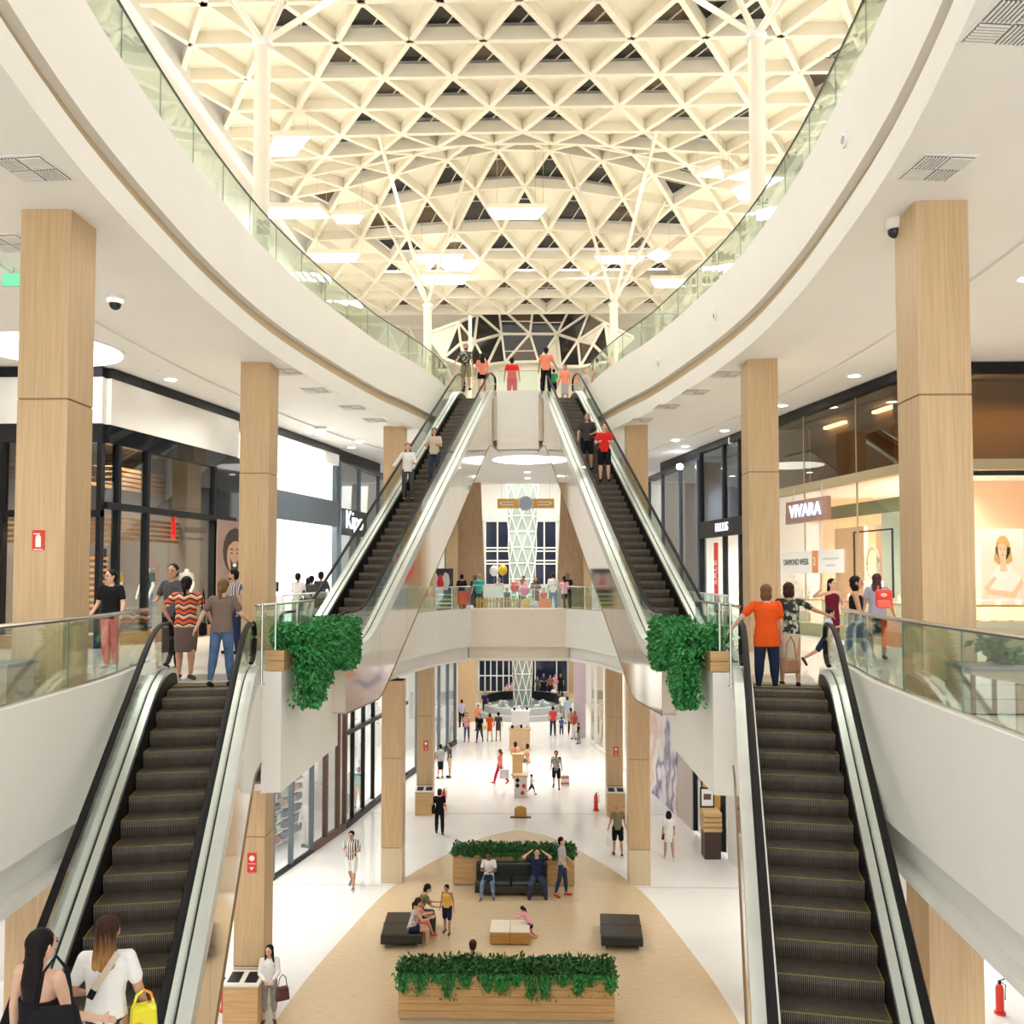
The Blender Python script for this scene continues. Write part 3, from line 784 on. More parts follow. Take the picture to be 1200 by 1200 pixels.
obj('leg', MB().box(9.75, 9.82, 20.5, 21, .6, .95), cream, t, True); obj('leg', MB().box(13.3, 13.4, 20.5, 21, .6, .95), cream, t, True)
for k in range(8): obj('tray', MB().cbox((10.0+k*.45, 20.72, 1.05), (.3, .25, .1)), signw, t, True)
for k in range(9): obj('bracelet', MB().lathe([(.06, 0), (.065, .02)], (9.9+k*.38, 20.62, .62), 10), gold, t, True)
# poster of the blonde model
def portrait(t, P, scale, skin, hair, shirt, back, w=1.0, h=1.4, arms=True, beard=False):
    """flat printed portrait on a board; P(u, v, d) places board coordinates in the world"""
    def disc(name, cu, cv, ru, rv, m, d, n=18, a0=0, a1=2*PI):
        pts = [(cu+ru*math.cos(a0+(a1-a0)*k/n), cv+rv*math.sin(a0+(a1-a0)*k/n)) for k in range(n)]
        mb = MB(); mb.prism(pts, lambda u, v, q: P(u, v, q), d, d+.002); obj(name, mb, m, t, True)
    mb = MB(); mb.prism([(-w/2, 0), (w/2, 0), (w/2, h), (-w/2, h)], lambda u, v, q: P(u, v, q), 0, .02); obj('board', mb, back, t, True)
    k = scale
    def poly(name, pts, m, d):
        mb = MB(); mb.prism([(u*w, v*h) for u, v in pts], lambda u, v, q: P(u, v, q), d, d+.002); obj(name, mb, m, t, True)
    disc('print_hair', .02*w, .74*h, .17*w*k, .17*h, hair, .021)
    if not beard: poly('print_hair_fall', [(-.16, .75), (.2, .75), (.24, .56), (.13, .52), (-.1, .52), (-.2, .57)], hair, .021)
    poly('print_shirt', [(-.34, .02), (.42, .02), (.4, .36), (.14, .5), (-.1, .5), (-.3, .36)], shirt, .0225)
    poly('print_neck', [(-.06, .42), (.1, .42), (.08, .62), (-.05, .62)], skin, .024)
    disc('print_face', 0, .7*h, .105*w*k, .125*h, skin, .026)
    dk = mat('print_dark', (.16, .08, .05), .6)
    for e in (-.042, .042): disc('print_eye', e*w*k, .725*h, .017*w*k, .008*h, dk, .0285, 8)
    for e in (-.042, .042): disc('print_brow', e*w*k, .755*h, .026*w*k, .006*h, hair, .0285, 8)
    poly('print_nose', [(-.012, .675), (.016, .675), (.004, .72)], mat('print_shade', (skin[0] if False else .5, .28, .18), .6), .0285)
    if beard:
        poly('print_beard', [(-.105, .69), (-.085, .6), (-.02, .56), (.05, .57), (.095, .62), (.105, .69), (.05, .655), (-.05, .655)], hair, .0275)
        poly('print_fringe', [(-.13, .78), (-.11, .86), (.02, .92), (.13, .86), (.12, .79), (.06, .82), (-.05, .81)], hair, .0285)
        disc('print_smile', 0, .638*h, .045*w, .014*h, signw, .0295, 10)
    else:
        disc('print_mouth', .005, .642*h, .028*w*k, .009*h, mat('print_lip', (.6, .15, .1), .5), .0285, 10)
        poly('print_fringe', [(-.13, .72), (-.1, .83), (.02, .87), (.13, .82), (.13, .74), (.06, .79), (-.06, .8)], hair, .0285)
    if arms:
        poly('print_arm', [(-.45, .2), (-.2, .36), (-.14, .33), (-.38, .14)], skin, .0285); poly('print_arm', [(-.4, .12), (.25, .06), (.28, .14), (-.38, .19)], skin, .031)
        poly('print_arm', [(.25, .05), (.47, .25), (.44, .33), (.2, .13)], skin, .033)
t = root('poster', 'large pale poster of a blonde woman with folded arms in the jewellery window', 'poster', (11.4, 21.5, 1.1))
portrait(t, lambda u, v, q: (11.68+u, 21.45-q, 1.02+v), 1, mat('print_skin', (.86, .62, .45), .6), mat('print_blonde', (.72, .42, .14), .6), signw, mat('print_cream', (.88, .82, .74), .6), 1.0, 1.75)
t = root('poster', 'small portrait card of a dark-haired woman standing low in the jewellery window', 'poster', (FX(22.9)+.4, 22.9, 1.1))
portrait(t, lambda u, v, q: (FX(22.9)+.4+u-q*.3, 22.9-q, 1.02+v), 1, mat('print_skin', (.86, .62, .45), .6), mat('print_brunette', (.14, .06, .03), .6), mat('print_green', (.2, .3, .15), .6), signw, .5, .5, False)
# hanging sign
ys = 27.1
def fz(s, y): 
    d = Vector((s*(FX(y+.5)-FX(y-.5)), 1, 0)).normalized(); return math.atan2(d.y, d.x)
azr = fz(1, 26)+PI                                   # reading direction of text on the right front (outside view)
t = root('shop_sign', 'hanging jewellery shop sign with white backlit letters VIVARA', 'sign', (FX(24.7)-.3, 24.7, 3.35))
p = Vector((FX(24.7)-.35, 24.7, 3.45)); d = Vector((math.cos(azr), math.sin(azr), 0)); nrm = Vector((-d.y, d.x, 0))
if nrm.x > 0: nrm = -nrm
obj('board', MB().bar(p-d*1.15, p+d*1.15, .12, .62), mat('walnut_board', (.33, .2, .15), .4), t, True)
for q in (-.8, .8): obj('hanger', MB().bar(p+d*q+Vector((0, 0, .3)), p+d*q+Vector((0, 0, .68)), .02, .02, (1, 0, 0)), steel, t, True)
text('lettering', 'VIVARA', .52, mat('sign_letters_blue', (.55, .62, 1), .4, emit=.8), t, p+nrm*.09, (PI/2, 0, azr), .02)
# DIAMOND WEEK poster
t = root('window_poster', 'white window poster reading DIAMOND WEEK with an orange panel', 'poster', (FX(26.5), 26.5, 1.9))
p = Vector((FX(25.2)-.03, 25.2, 2.05))
obj('sheet', MB().bar(p-d*1.75, p+d*1.75, .012, .62), signw, t, True)
text('lettering', 'DIAMOND WEEK', .25, mat('ink_grey', (.12, .12, .13), .6), t, p+nrm*.02-d*.85, (PI/2, 0, azr), .003, sx=.78)
obj('orange_panel', MB().bar(p+nrm*.012+d*.1, p+nrm*.012+d*.42, .012, .62), mat('orange_print', (.8, .32, .1), .5), t, True)
text('numeral', '2', .32, signw, t, p+nrm*.03+d*.26, (PI/2, 0, azr), .003)
for k, (a, b) in enumerate(((.7, 1.5), (.85, 1.35))):
    z = Vector((0, 0, .07-.18*k)); obj('print_line', MB().bar(p+nrm*.012+d*a+z, p+nrm*.012+d*b+z, .004, .05), mat('pale_print', (.65, .66, .68), .6), t, True)
# golden picture frame and dress stand in the window
t = root('window_prop', 'thin dark frame with a pale round ornament inside the jewellery window', 'window display', (FX(23.8)+.9, 23.8, .4))
p = Vector((FX(23.8)+.9, 23.8, 2.1)); mb = MB()
for a, b in (((-.9, -1), (-.9, .75)), ((-.9, .75), (.9, .75)), ((.9, .75), (.9, -1))): mb.bar(p+d*a[0]+Vector((0, 0, a[1])), p+d*b[0]+Vector((0, 0, b[1])), .04, .04, (.3, .3, .1))
obj('frame', mb, blackm, t, True); obj('ornament', MB().tube([p+d*.28*math.cos(a*PI/8)+Vector((0, 0, .4*math.sin(a*PI/8)-.1)) for a in range(16)], .035, 6, closed=True), cream, t, True, smooth=True)

# ---- right: clothing shop with the ELLUS sign
shop_shell('clothing', 1, 28.5, 33.3, 0, 3.5, gwhite, gwhite, 2.6, 150)
struct('wall_shop_clothing_upper', fbox(1, 28.5, 33.3, 1.5, 1.6, 3.5, 6.4), mat('grey_wall', (.32, .31, .30), .6))
shopfront('clothing shop front with black sign band and tall glazing above, right of the upper escalator', 1, 28.5, 33.3, [28.5, 29.9, 31.2, 33.3],
    [(6.22, 6.45, blackm, 'shade_band', .1), (3.05, 3.65, blackm, 'sign_band', .12)], [(3.65, 6.22, glassdk), (0, 3.05, glassw)], blackm, pw=.05)  # uppermost black band is the ceiling-line shadow made solid
az2 = fz(1, 31)+PI; d2 = Vector((math.cos(az2), math.sin(az2), 0)); n2 = Vector((-1, 0, 0))
t = root('shop_sign', 'white illuminated letters ELLUS on a black band', 'sign', (FX(31.1)-.2, 31.1, 3.35))
text('lettering', 'ELLUS', .42, mat('sign_letters', (.92, .94, 1), .4, emit=.35), t, (FX(31.1)-.15, 31.1, 3.35), (PI/2, 0, az2), .02)
t = root('sale_banner', 'tall red vertical banner with white letters SALE in the clothing shop window', 'banner', (FX(31.9)-.02, 31.9, .6))
p = Vector((FX(31.9)-.03, 31.9, 1.6))
obj('sheet', MB().bar(p-d2*.19, p+d2*.19, .012, 2.5), mat('banner_red', (.85, .05, .03), .5), t, True)
me = text('lettering', 'SALE', .42, signw, t, p+n2*.03+Vector((0, 0, .35)), (PI/2, 0, az2), .003).data
me.transform(Matrix.Translation(p+Vector((0, 0, .2))) @ Matrix.Rotation(PI/2, 4, d2.cross(Vector((0, 0, 1)))) @ Matrix.Translation(-(p+Vector((0, 0, .35)))))
text('lettering_small', 'LE', .2, signw, t, p+n2*.03+Vector((0, 0, -1.0)), (PI/2, 0, az2), .003)
for i, z in enumerate((.9, 1.5, 2.1)):
    t = root('wall_shelf', ['lowest shelf with a bag in the clothing shop', 'middle shelf with a bag in the clothing shop', 'top shelf with a bag in the clothing shop'][i], 'shelf', (FX(29.6)+.9, 29.6, z))
    obj('board', fbox(1, 29.0, 30.2, .8, 1.1, z, z+.04), woodh, t, True)
    b = root('handbag', ['small black handbag on the lowest shop shelf', 'brown handbag on the middle shop shelf', 'tan handbag on the top shop shelf'][i], 'bag', (FX(29.6)+.95, 29.5, z+.04))
    obj('body', MB().prism([(-.2, 0), (.2, 0), (.15, .26), (-.15, .26)], lambda u, v, q: (q, u, v), -.07, .07), mat('bag_col%d' % i, ((.03, .02, .02), (.25, .1, .06), (.4, .25, .14))[i], .5), b, bevel=.01)
    obj('handle', MB().tube([(0, -.1, .25), (0, -.07, .38), (0, .07, .38), (0, .1, .25)], .012, 6), blackm, b)
# corner canopy and recessed blue-grey glazing beyond
for s, nm in ((1, 'right'), (-1, 'left')):
    t = root('corner_canopy', f'dark angular canopy over the recessed shop corner on the {nm} middle gallery', 'canopy', (s*6.6, 35, 6.0))
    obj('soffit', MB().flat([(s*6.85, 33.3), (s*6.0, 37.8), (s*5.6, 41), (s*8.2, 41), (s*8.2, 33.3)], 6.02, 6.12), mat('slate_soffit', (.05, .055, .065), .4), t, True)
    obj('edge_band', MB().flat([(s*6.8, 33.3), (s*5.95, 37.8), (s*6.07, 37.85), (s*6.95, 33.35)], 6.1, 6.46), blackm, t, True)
    t = root('shopfront', f'recessed blue-grey glass shop corner under the {nm} canopy', 'shopfront', (s*7.2, 36, 0))
    pts = [(s*6.75, 33.5), (s*6.5, 36.0), (s*6.15, 38.5), (s*5.9, 41)]
    for a, b in zip(pts, pts[1:]): obj('glass_panel', sweep([a, b], [(-.01, .1), (.01, .1), (.01, 6.0), (-.01, 6.0)], 1), glassdk, t, True)
    for p in pts: obj('upright', MB().cbox((p[0], p[1], 3.0), (.14, .14, 6.0)), blueg, t, True)
    struct('wall_corner_back_'+nm, MB().box(min(s*8.2, s*8.4), max(s*8.2, s*8.4), 33.4, 45, 0, 6.4), mat('pale_blue_wall', (.45, .52, .60), .5))
    area((s*7.3, 37, 5.8), .8, 4, 60, (.85, .93, 1))
t = root('spotlight', 'bright round spotlight under the right corner canopy', 'light', (6.25, 34.6, 5.9)); obj('lens', MB().ell((0, 0, 0), (.14, .14, .12), 12, 8), mat('spot_glow', (.9, .95, 1), .5, emit=14), t); obj('bracket', MB().cbox((0, 0, .12), (.05, .05, .2)), blackm, t)

# ---- left middle floor: menswear shop
shop_shell('menswear', -1, 20.3, 26.0, 0, 5.1, dkwall, dkwall, 4.2, 380, (1, .85, .66), dkwall)
sm_ = shopfront('menswear shop front with black frames and dark tinted glass, left of the second column', -1, 20.3, 26.0, [20.75, 21.85, 24.9],
    [(5.15, 6.22, white, 'white_bulkhead', .12), (6.22, 6.45, blackm, 'shade_band', .14), (4.72, 5.15, blackgl, 'black_header', .08), (3.2, 3.36, blackm, 'transom', .08), (0, .3, slatw, 'plinth', .08)],  # black strip under the ceiling paints in the bulkhead shadow
    [(3.36, 4.72, glassdk), (.3, 3.2, glassw)], blackm, pw=.055)
obj('black_glass_panel', fbox(-1, 24.95, 26.6, -.05, .1, 3.3, 5.15), blackgl, sm_, True)
obj('black_glass_panel', fbox(-1, 24.95, 26.6, -.02, .1, 0, 3.3), blackgl, sm_, True)
t = root('shopfront', 'menswear shop front facing the viewer at the far left edge', 'shopfront', (-11.5, 20.2, 0))
obj('white_bulkhead', MB().box(-14.2, -9.3, 20.1, 20.3, 5.15, 6.22), white, t, True); obj('shade_band', MB().box(-14.2, -9.3, 20.08, 20.3, 6.22, 6.45), blackm, t, True)  # black strip at the top is painted-in shadow
obj('black_header', MB().box(-14.2, -9.3, 20.15, 20.3, 4.72, 5.15), blackgl, t, True); obj('transom', MB().box(-14.2, -9.3, 20.12, 20.3, 3.0, 3.16), blackm, t, True)
obj('plinth', MB().box(-14.2, -9.3, 20.1, 20.3, 0, .3), slatw, t, True)
for a, b in ((-9.35, -11.6), (-11.6, -14.1)):
    obj('upright', MB().box(a-.05, a+.05, 20.1, 20.3, 0, 4.72), blackm, t, True)
    obj('glass_panel', MB().box(b+.02, a-.02, 20.2, 20.22, 3.16, 4.72), glassdk, t, True); obj('glass_panel', MB().box(b+.02, a-.02, 20.2, 20.22, .3, 3.0), glassw, t, True)
# timber slat bulkheads inside
for i, (z, o, y0, y1) in enumerate(((4.0, 2.0, 20.5, 26), (2.6, 1.5, 20.5, 25.8))):
    t = root('slat_bulkhead', ['upper band of horizontal timber slats inside the menswear shop', 'lower band of horizontal timber slats inside the menswear shop'][i], 'slats', (-FX(y0)-o, y0, z))
    for k in range(5): obj('slat', fbox(-1, y0, y1, o, o+.08, z+k*.13, z+k*.13+.085), slatw, t, True)
for i, z in enumerate((3.95, 2.45)):
    t = root('slat_bulkhead', ['upper timber slats seen at the far left edge of the picture', 'lower timber slats seen at the far left edge of the picture'][i], 'slats', (-11.5, 21.4, z))
    for k in range(5): obj('slat', MB().box(-14, -9.6, 21.3, 21.4, z+k*.13, z+k*.13+.085), slatw, t, True)
# slatted display racks and shelves
for i, (y, o) in enumerate(((22.6, 2.6), (23.9, 2.6))):
    t = root('slat_rack', ['slatted timber display rack behind the yellow-shirted mannequin', 'slatted timber display rack behind the young man in grey'][i], 'rack', (-FX(y)-o, y, 0))
    for k in range(11): obj('slat', fbox(-1, y-.45, y+.45, o, o+.04, .5+k*.16, .58+k*.16), slatw, t, True)
    for q in (-.4, .4): obj('upright', fbox(-1, y+q-.03, y+q+.03, o+.04, o+.08, 0, 2.4), blackm, t, True)
for i in range(2):
    y = (20.9, 21.5)[i]; o = 1.6
    t = root('lit_shelf', ['tall lit shelf unit inside the menswear shop just right of the first left column', 'second tall lit shelf unit further inside the menswear shop'][i], 'shelf', (-FX(y)-o, y, 0))
    obj('back', fbox(-1, y-.28, y+.28, o+.35, o+.38, 0, 2.5), slatw, t, True)
    for k in range(6):
        b = obj('shelf_board', fbox(-1, y-.28, y+.28, o, o+.35, .3+k*.4, .34+k*.4), slatw, t, True)
        obj('folded_clothes', fbox(-1, y-.2, y+.2, o+.05, o+.3, .34+k*.4, .46+k*.4), mat('fold%d' % (k % 3), ((.6, .5, .35), (.15, .2, .3), (.7, .65, .6))[k % 3], .8), t, True)
        obj('shelf_light', fbox(-1, y-.2, y+.2, o+.3, o+.33, .58+k*.4, .62+k*.4), lampw, t, True)
t = root('shop_logo', 'small window lettering with a red figure on the menswear glass', 'sign', (-FX(23.6)-.0, 23.6, 2.9))
azl = fz(-1, 23.6)+ (0 if math.cos(fz(-1, 23.6)) > 0 else PI)
dl = Vector((math.cos(azl), math.sin(azl), 0)); nl = Vector((dl.y, -dl.x, 0))
p = Vector((-FX(23.8)+.1, 23.8, 2.88))
text('lettering', 'BROOKSFIELD', .2, mat('letter_dark', (.02, .015, .02), .5), t, p+nl*.02, (PI/2, 0, azl), .004, sx=.8)
text('lettering_small', 'DONNA MARE', .12, mat('letter_dark', (.02, .015, .02), .5), t, p+nl*.02+Vector((0, 0, -.22)), (PI/2, 0, azl), .004)
obj('red_figure', MB().bar(p-dl*.98+Vector((0, 0, -.28)), p-dl*.98+Vector((0, 0, .3)), .12, .02, (dl.x, dl.y, 0)).bar(p-dl*1.06, p-dl*.9, .02, .3), red, t, True)
# big portrait poster
t = root('poster', 'tall poster of a smiling bearded man in a blue shirt beside the second left column', 'poster', (-FX(25.8)+.1, 25.8, .3))
azp = azl; p0 = Vector((-FX(25.75)+.14, 25.75, 0))
portrait(t, lambda u, v, q: p0+dl*(u*(1.25 if q > .0205 else 1))+nl*q+Vector((0, 0, (max(0, 2.5+(v-2.5)*1.35) if q > .0205 else v)+.35)), 1.7, mat('print_tan', (.50, .29, .20), .6), mat('print_black', (.045, .025, .02), .6), mat('print_blue', (.22, .26, .50), .6), mat('print_brown', (.30, .20, .17), .6), 1.9, 2.9, False, True)

# ---- left: bright white service hall behind the second column
shop_shell('service', -1, 26.7, 33.3, 0, 6.0, shopw, gwhite, 3.6, 160, (1, 1, 1))  # back wall glows by itself to look brightly lit
shopfront('bright white open service hall front with a wide dark band, behind the second left column', -1, 26.7, 33.3, [26.8, 33.25],
    [(6.22, 6.45, blackm, 'shade_band', .12), (5.8, 6.22, white, 'white_bulkhead', .1), (3.5, 4.45, blueg, 'dark_band', .1)], [(4.45, 5.8, glassw)], blueg, pw=.07)  # topmost black strip is shadow below the ceiling, put in as colour
t = root('shop_sign', 'white backlit shop sign with blocky letters at the left gallery corner', 'sign', (-6.3, 34.6, 3.9))
obj('board', MB().bar((-6.75, 33.6, 3.75), (-6.3, 36.4, 3.75), .12, 1.0), blackm, t, True)
a5 = math.atan2(2.8, .45)
text('lettering', 'Kipo', 1.0, mat('sign_letters_cool', (.85, .9, 1), .4, emit=1), t, (-6.42, 34.8, 3.8), (PI/2, 0, a5), .02)
t = root('wall_sign', 'small grey wall sign on the white back wall of the service hall', 'sign', (-9.4, 30.6, 1.9))
q = Vector((-FX(31)-3.45, 31, 1.9)); obj('plate', MB().bar(q-dl*.5, q+dl*.5, .02, .32), mat('plate_grey', (.35, .36, .37), .5), t, True)
text('lettering', '1066', .26, signw, t, q+nl*.03, (PI/2, 0, azl), .003)
for i in range(3):
    y = 27.6+i*1.3; t = root('desk', ['service desk with a screen nearest the second left column', 'middle service desk with a screen', 'service desk with a screen furthest into the hall'][i], 'desk', (-FX(y)-.9, y, 0))
    obj('top', fbox(-1, y-.5, y+.5, .6, 1.2, .95, 1.0), gwhite, t, True); obj('panel', fbox(-1, y-.45, y+.45, .65, .7, 0, .95), gwhite, t, True)
    m_ = root('monitor', ['dark computer screen on the nearest service desk', 'dark computer screen on the middle service desk', 'dark computer screen on the furthest service desk'][i], 'monitor', (-FX(y)-.9, y, 1.0))
    obj('screen', MB().cbox((0, 0, .3), (.5, .04, .34)), blackm, m_); obj('stand', MB().lathe([(.1, 0), (.02, .02), (.02, .16)], (0, 0, 0), 10), blackm, m_)

# ---- ground floor shops
for s, nm in ((1, 'right'), (-1, 'left')):
    shop_shell('ground_'+nm, s, 20.3, 34.4, L0, CEIL0-.1, gwhite, gwhite, 3.0, 240, (1, .96, .92))
    shop_shell('ground_far_'+nm, s, 34.5, 51.9, L0, CEIL0-.1, mat('peach_light', (.82, .66, .50), .6) if s > 0 else gwhite, gwhite, 2.2, 240, (1, .95, .9))
shopfront('ground floor bookshop front with slim dark uprights on the left', -1, 22.5, 31.5, [22.6, 25.4, 28.6, 29.9, 31.45],
    [(-2.2, CEIL0-.01, white, 'header', .1), (L0, L0+.1, blackm, 'plinth', .06)], [(L0+.1, -2.2, glassw)], mat('slate_frame', (.12, .14, .17), .35), L0, .035)
shopfront('ground floor shop entrance with tall brown door frame on the left', -1, 31.5, 34.4, [32.6, 33.7, 34.35],
    [(-2.2, CEIL0-.01, white, 'header', .1), (L0, L0+.25, mat('brown_frame', (.12, .06, .04), .4), 'plinth', .06)], [(L0+.25, -2.2, glassw)], mat('brown_frame', (.12, .06, .04), .4), L0, .07)
shopfront('ground floor glass shop with black frames behind the back left column', -1, 34.5, 43.0, [35.3, 36.8, 38.3, 40.2, 41.6],
    [(-2.3, CEIL0-.01, white, 'header', .1), (-4.45, -4.3, blackm, 'transom', .06), (L0, L0+.2, blackm, 'plinth', .06)], [(L0+.2, -4.45, glassw), (-4.3, -2.3, glassw)], blackm, L0, .05)
shopfront('far left ground floor shop front with white frames before the timber wall', -1, 43.0, 52, [44.6, 46.5, 48.5, 50.2, 51.8],
    [(-2.3, CEIL0-.01, white, 'header', .1), (L0, L0+.25, blackm, 'plinth', .06)], [(L0+.25, -2.3, glassw)], mat('slate_frame', (.12, .14, .17), .35), L0, .05)
shopfront('far right ground floor shop front with pale frames', 1, 42.5, 52, [43.8, 45.5, 47.2, 49, 51],
    [(-2.3, CEIL0-.01, white, 'header', .1), (L0, L0+.2, white, 'plinth', .06)], [(L0+.2, -2.3, glassw)], white, L0, .05)
# right: patterned hoarding, beige panels, bright kiosk front
def marble():
    m = mat('marbled_print', (.8, .76, .8), .4); N, L, b = nodes(m)
    wv = N.new('ShaderNodeTexWave'); wv.inputs['Scale'].default_value = .35; wv.inputs['Distortion'].default_value = 9; wv.inputs['Detail'].default_value = 4
    wv.inputs['Detail Scale'].default_value = 1.2
    L.new(coord(N, L, (1, 1, 1)), wv.inputs['Vector'])
    L.new(ramp(N, L, wv.outputs[1], [(0, (.16, .15, .28)), (.12, (.55, .50, .66)), (.3, (.82, .79, .84)), (.8, (.86, .82, .84)), (.95, (.80, .58, .48))]), b.inputs['Base Color'])
    return m
t = root('hoarding', 'printed hoarding with swirling grey and lilac marble bands behind the back right columns', 'hoarding', (FX(38), 38, L0))
for k in range(5):
    a = 36.5+k*1.2; o = obj('hoarding_panel', fbox(1, a+.01, a+1.19, -.1, 0, L0, -2.0), marble(), t, True)
t = root('hoarding', 'plain pale grey-pink hoarding panels on the right of the ground floor', 'hoarding', (FX(35), 35, L0))
for k in range(3): obj('hoarding_panel', fbox(1, 34.3+k*.73, 34.3+k*.73+.71, -.06, 0, L0+.05, -2.6), mat('pink_grey', (.66, .58, .56), .5), t, True)
obj('lintel', fbox(1, 34.3, 36.5, -.08, 0, -2.6, CEIL0), mat('terracotta', (.55, .25, .13), .6), t, True)
shopfront('bright yellow shop front on the right of the ground floor', 1, 29.0, 34.3, [34.2, 33.4, 32.6, 31.6, 30.2],
    [(-2.2, CEIL0-.01, white, 'header', .1)], [(L0+.1, -2.2, glassw)], blackm, L0, .05)
for i, (a, b) in enumerate(((31.75, 32.5), (32.75, 33.3))):
    struct('wall_amber_%d' % (i+1), fbox(1, a, b, -.05, .0, L0, -3), mat('amber_panel', (.85, .48, .06), .5))  # plain amber panels between the posts
o = struct('wall_ground_white_right', fbox(1, 20.3, 30.9, -.12, -.02, L0, CEIL0), white)
t = root('counter', 'small wooden slatted counter with a dark base at the right shop', 'counter', (FX(31.4)-.5, 31.4, L0))
obj('base', MB().cbox((0, 0, .45), (.55, .7, .9)), mat('dark_brown', (.05, .025, .02), .5), t)
for k in range(4): obj('drawer', MB().cbox((0, 0, 1.0+k*.17), (.62, .8, .14)), woodh, t, bevel=.01)
t = root('menu_stand', 'small framed menu board on the wooden counter at the right', 'sign', (FX(31.9)-.45, 31.75, L0+1.58)); 
obj('frame', MB().cbox((0, 0, .35), (.5, .05, .7)), blackm, t); obj('sheet', MB().cbox((0, -.03, .35), (.4, .01, .58)), signw, t); obj('print', MB().cbox((0, -.04, .38), (.26, .005, .2)), mat('print_dark', (.16, .08, .05), .6), t)
# bookshop shelving
bk = [mat('book%d' % i, c, .6) for i, c in enumerate(((.7, .12, .1), (.8, .78, .72), (.15, .2, .35), (.75, .6, .5), (.3, .3, .32)))]
rb = random.Random(5)
for i, (y, lab) in enumerate(((29.4, 'bookcase full of books in the ground floor shop window, nearest the viewer'), (31.1, 'second bookcase full of books in the left ground floor shop'), (32.8, 'bookcase beside the white figure in the left ground floor shop'))):
    o = 1.2; t = root('bookcase', lab, 'bookcase', (-FX(y)-o, y, L0))
    obj('back', fbox(-1, y-.75, y+.75, o+.35, o+.4, 0+L0, L0+3.3), mat('lilac_back', (.4, .42, .55), .5), t, True)
    for k in range(8):
        z = L0+.25+k*.38
        obj('shelf_board', fbox(-1, y-.75, y+.75, o, o+.35, z, z+.03), gwhite, t, True)
        for q in range(5):
            yy = y-.68+q*.28
            obj('book_row', fbox(-1, yy, yy+.24, o+.05, o+.25, z+.03, z+.2+.08*rb.random()), rb.choice(bk), t, True)
# ------------------------------------------------------------------ mannequins
def mannequin(label, x, y, z, rz, shirt, pants, skinm=None, group=None):
    t = root('mannequin', label, 'mannequin', (x, y, z), rz, group)
    sk = skinm or mat('mannequin_white', (.82, .82, .80), .35)
    def loft(rows, seg=14):
        mb = MB(); n = len(rows)
        for (cx, cy, cz, rx, ry) in rows:
            for k in range(seg): a = 2*PI*k/seg; mb.v.append((cx+rx*math.cos(a), cy+ry*math.sin(a), cz))
        for i in range(n-1):
            for k in range(seg): mb.f.append((i*seg+k, i*seg+(k+1) % seg, (i+1)*seg+(k+1) % seg, (i+1)*seg+k))
        mb.f.append(tuple(reversed(range(seg)))); mb.f.append(tuple((n-1)*seg+k for k in range(seg))); return mb
    obj('shirt', loft([(0, 0, .88, .17, .11), (0, 0, 1.05, .15, .10), (0, 0, 1.25, .19, .12), (0, 0, 1.4, .2, .11), (0, 0, 1.47, .12, .07)]), shirt, t, smooth=True)
    obj('neck', loft([(0, 0, 1.45, .06, .06), (0, 0, 1.55, .05, .05)]), sk, t, smooth=True)
    for s in (-1, 1):
        obj('sleeve', MB().tube([(s*.2, 0, 1.42), (s*.27, 0, 1.2)], [.065, .06], 10), shirt, t, smooth=True)
        obj('arm', MB().tube([(s*.26, 0, 1.25), (s*.3, .02, 1.1), (s*.28, .12, .85), (s*.27, .14, .76)], [.042, .04, .032, .025], 10), sk, t, smooth=True)
        obj('trouser_leg', MB().tube([(s*.09, 0, .9), (s*.1, .03, .5), (s*.11, -.02, .08)], [.105, .085, .065], 12), pants, t, smooth=True)
        obj('shoe', MB().ell((s*.11, .05, .05), (.05, .13, .05), 10, 6), blackm, t, smooth=True)
    obj('base_plate', MB().lathe([(.22, 0), (.22, .02)], (0, 0, 0), 18), steel, t)
    return t
jeans = noisy('denim_blue', (.10, .17, .30), (.16, .26, .42), (1, 1, 1), .85, ns=6)
mannequin('window mannequin in a mustard shirt and dark trousers', -FX(21.45)-.5, 21.45, .3, 2.6, mat('mustard', (.5, .3, .05), .8), mat('navy_cloth', (.03, .04, .08), .8))
mannequin('window mannequin in a dark green shirt and faded jeans', -FX(22.75)-.5, 22.75, .3, 2.5, mat('bottle_green', (.03, .08, .08), .8), jeans)
mannequin('window mannequin in a grey shirt right of the young man in grey', -FX(24.5)-.5, 24.5, .3, 2.6, mat('mid_grey', (.3, .31, .33), .8), mat('navy_cloth', (.03, .04, .08), .8))
mannequin('mannequin in yellow trousers and white top at the far left edge', -10.15, 20.75, 0, 2.9, mat('off_white_cloth', (.75, .72, .66), .8), mat('yellow_cloth', (.75, .45, .04), .8))
mannequin('white figure standing beside the bookcase in the ground floor shop', -FX(32.2)-.5, 32.2, L0, 2.6, mat('off_white_cloth', (.75, .72, .66), .8), mat('off_white_cloth', (.75, .72, .66), .8))
mannequin('mannequin in white inside the clothing shop next to the red banner', FX(30.9)+.5, 30.9, 0, 3.6, mat('off_white_cloth', (.75, .72, .66), .8), mat('off_white_cloth', (.75, .72, .66), .8))

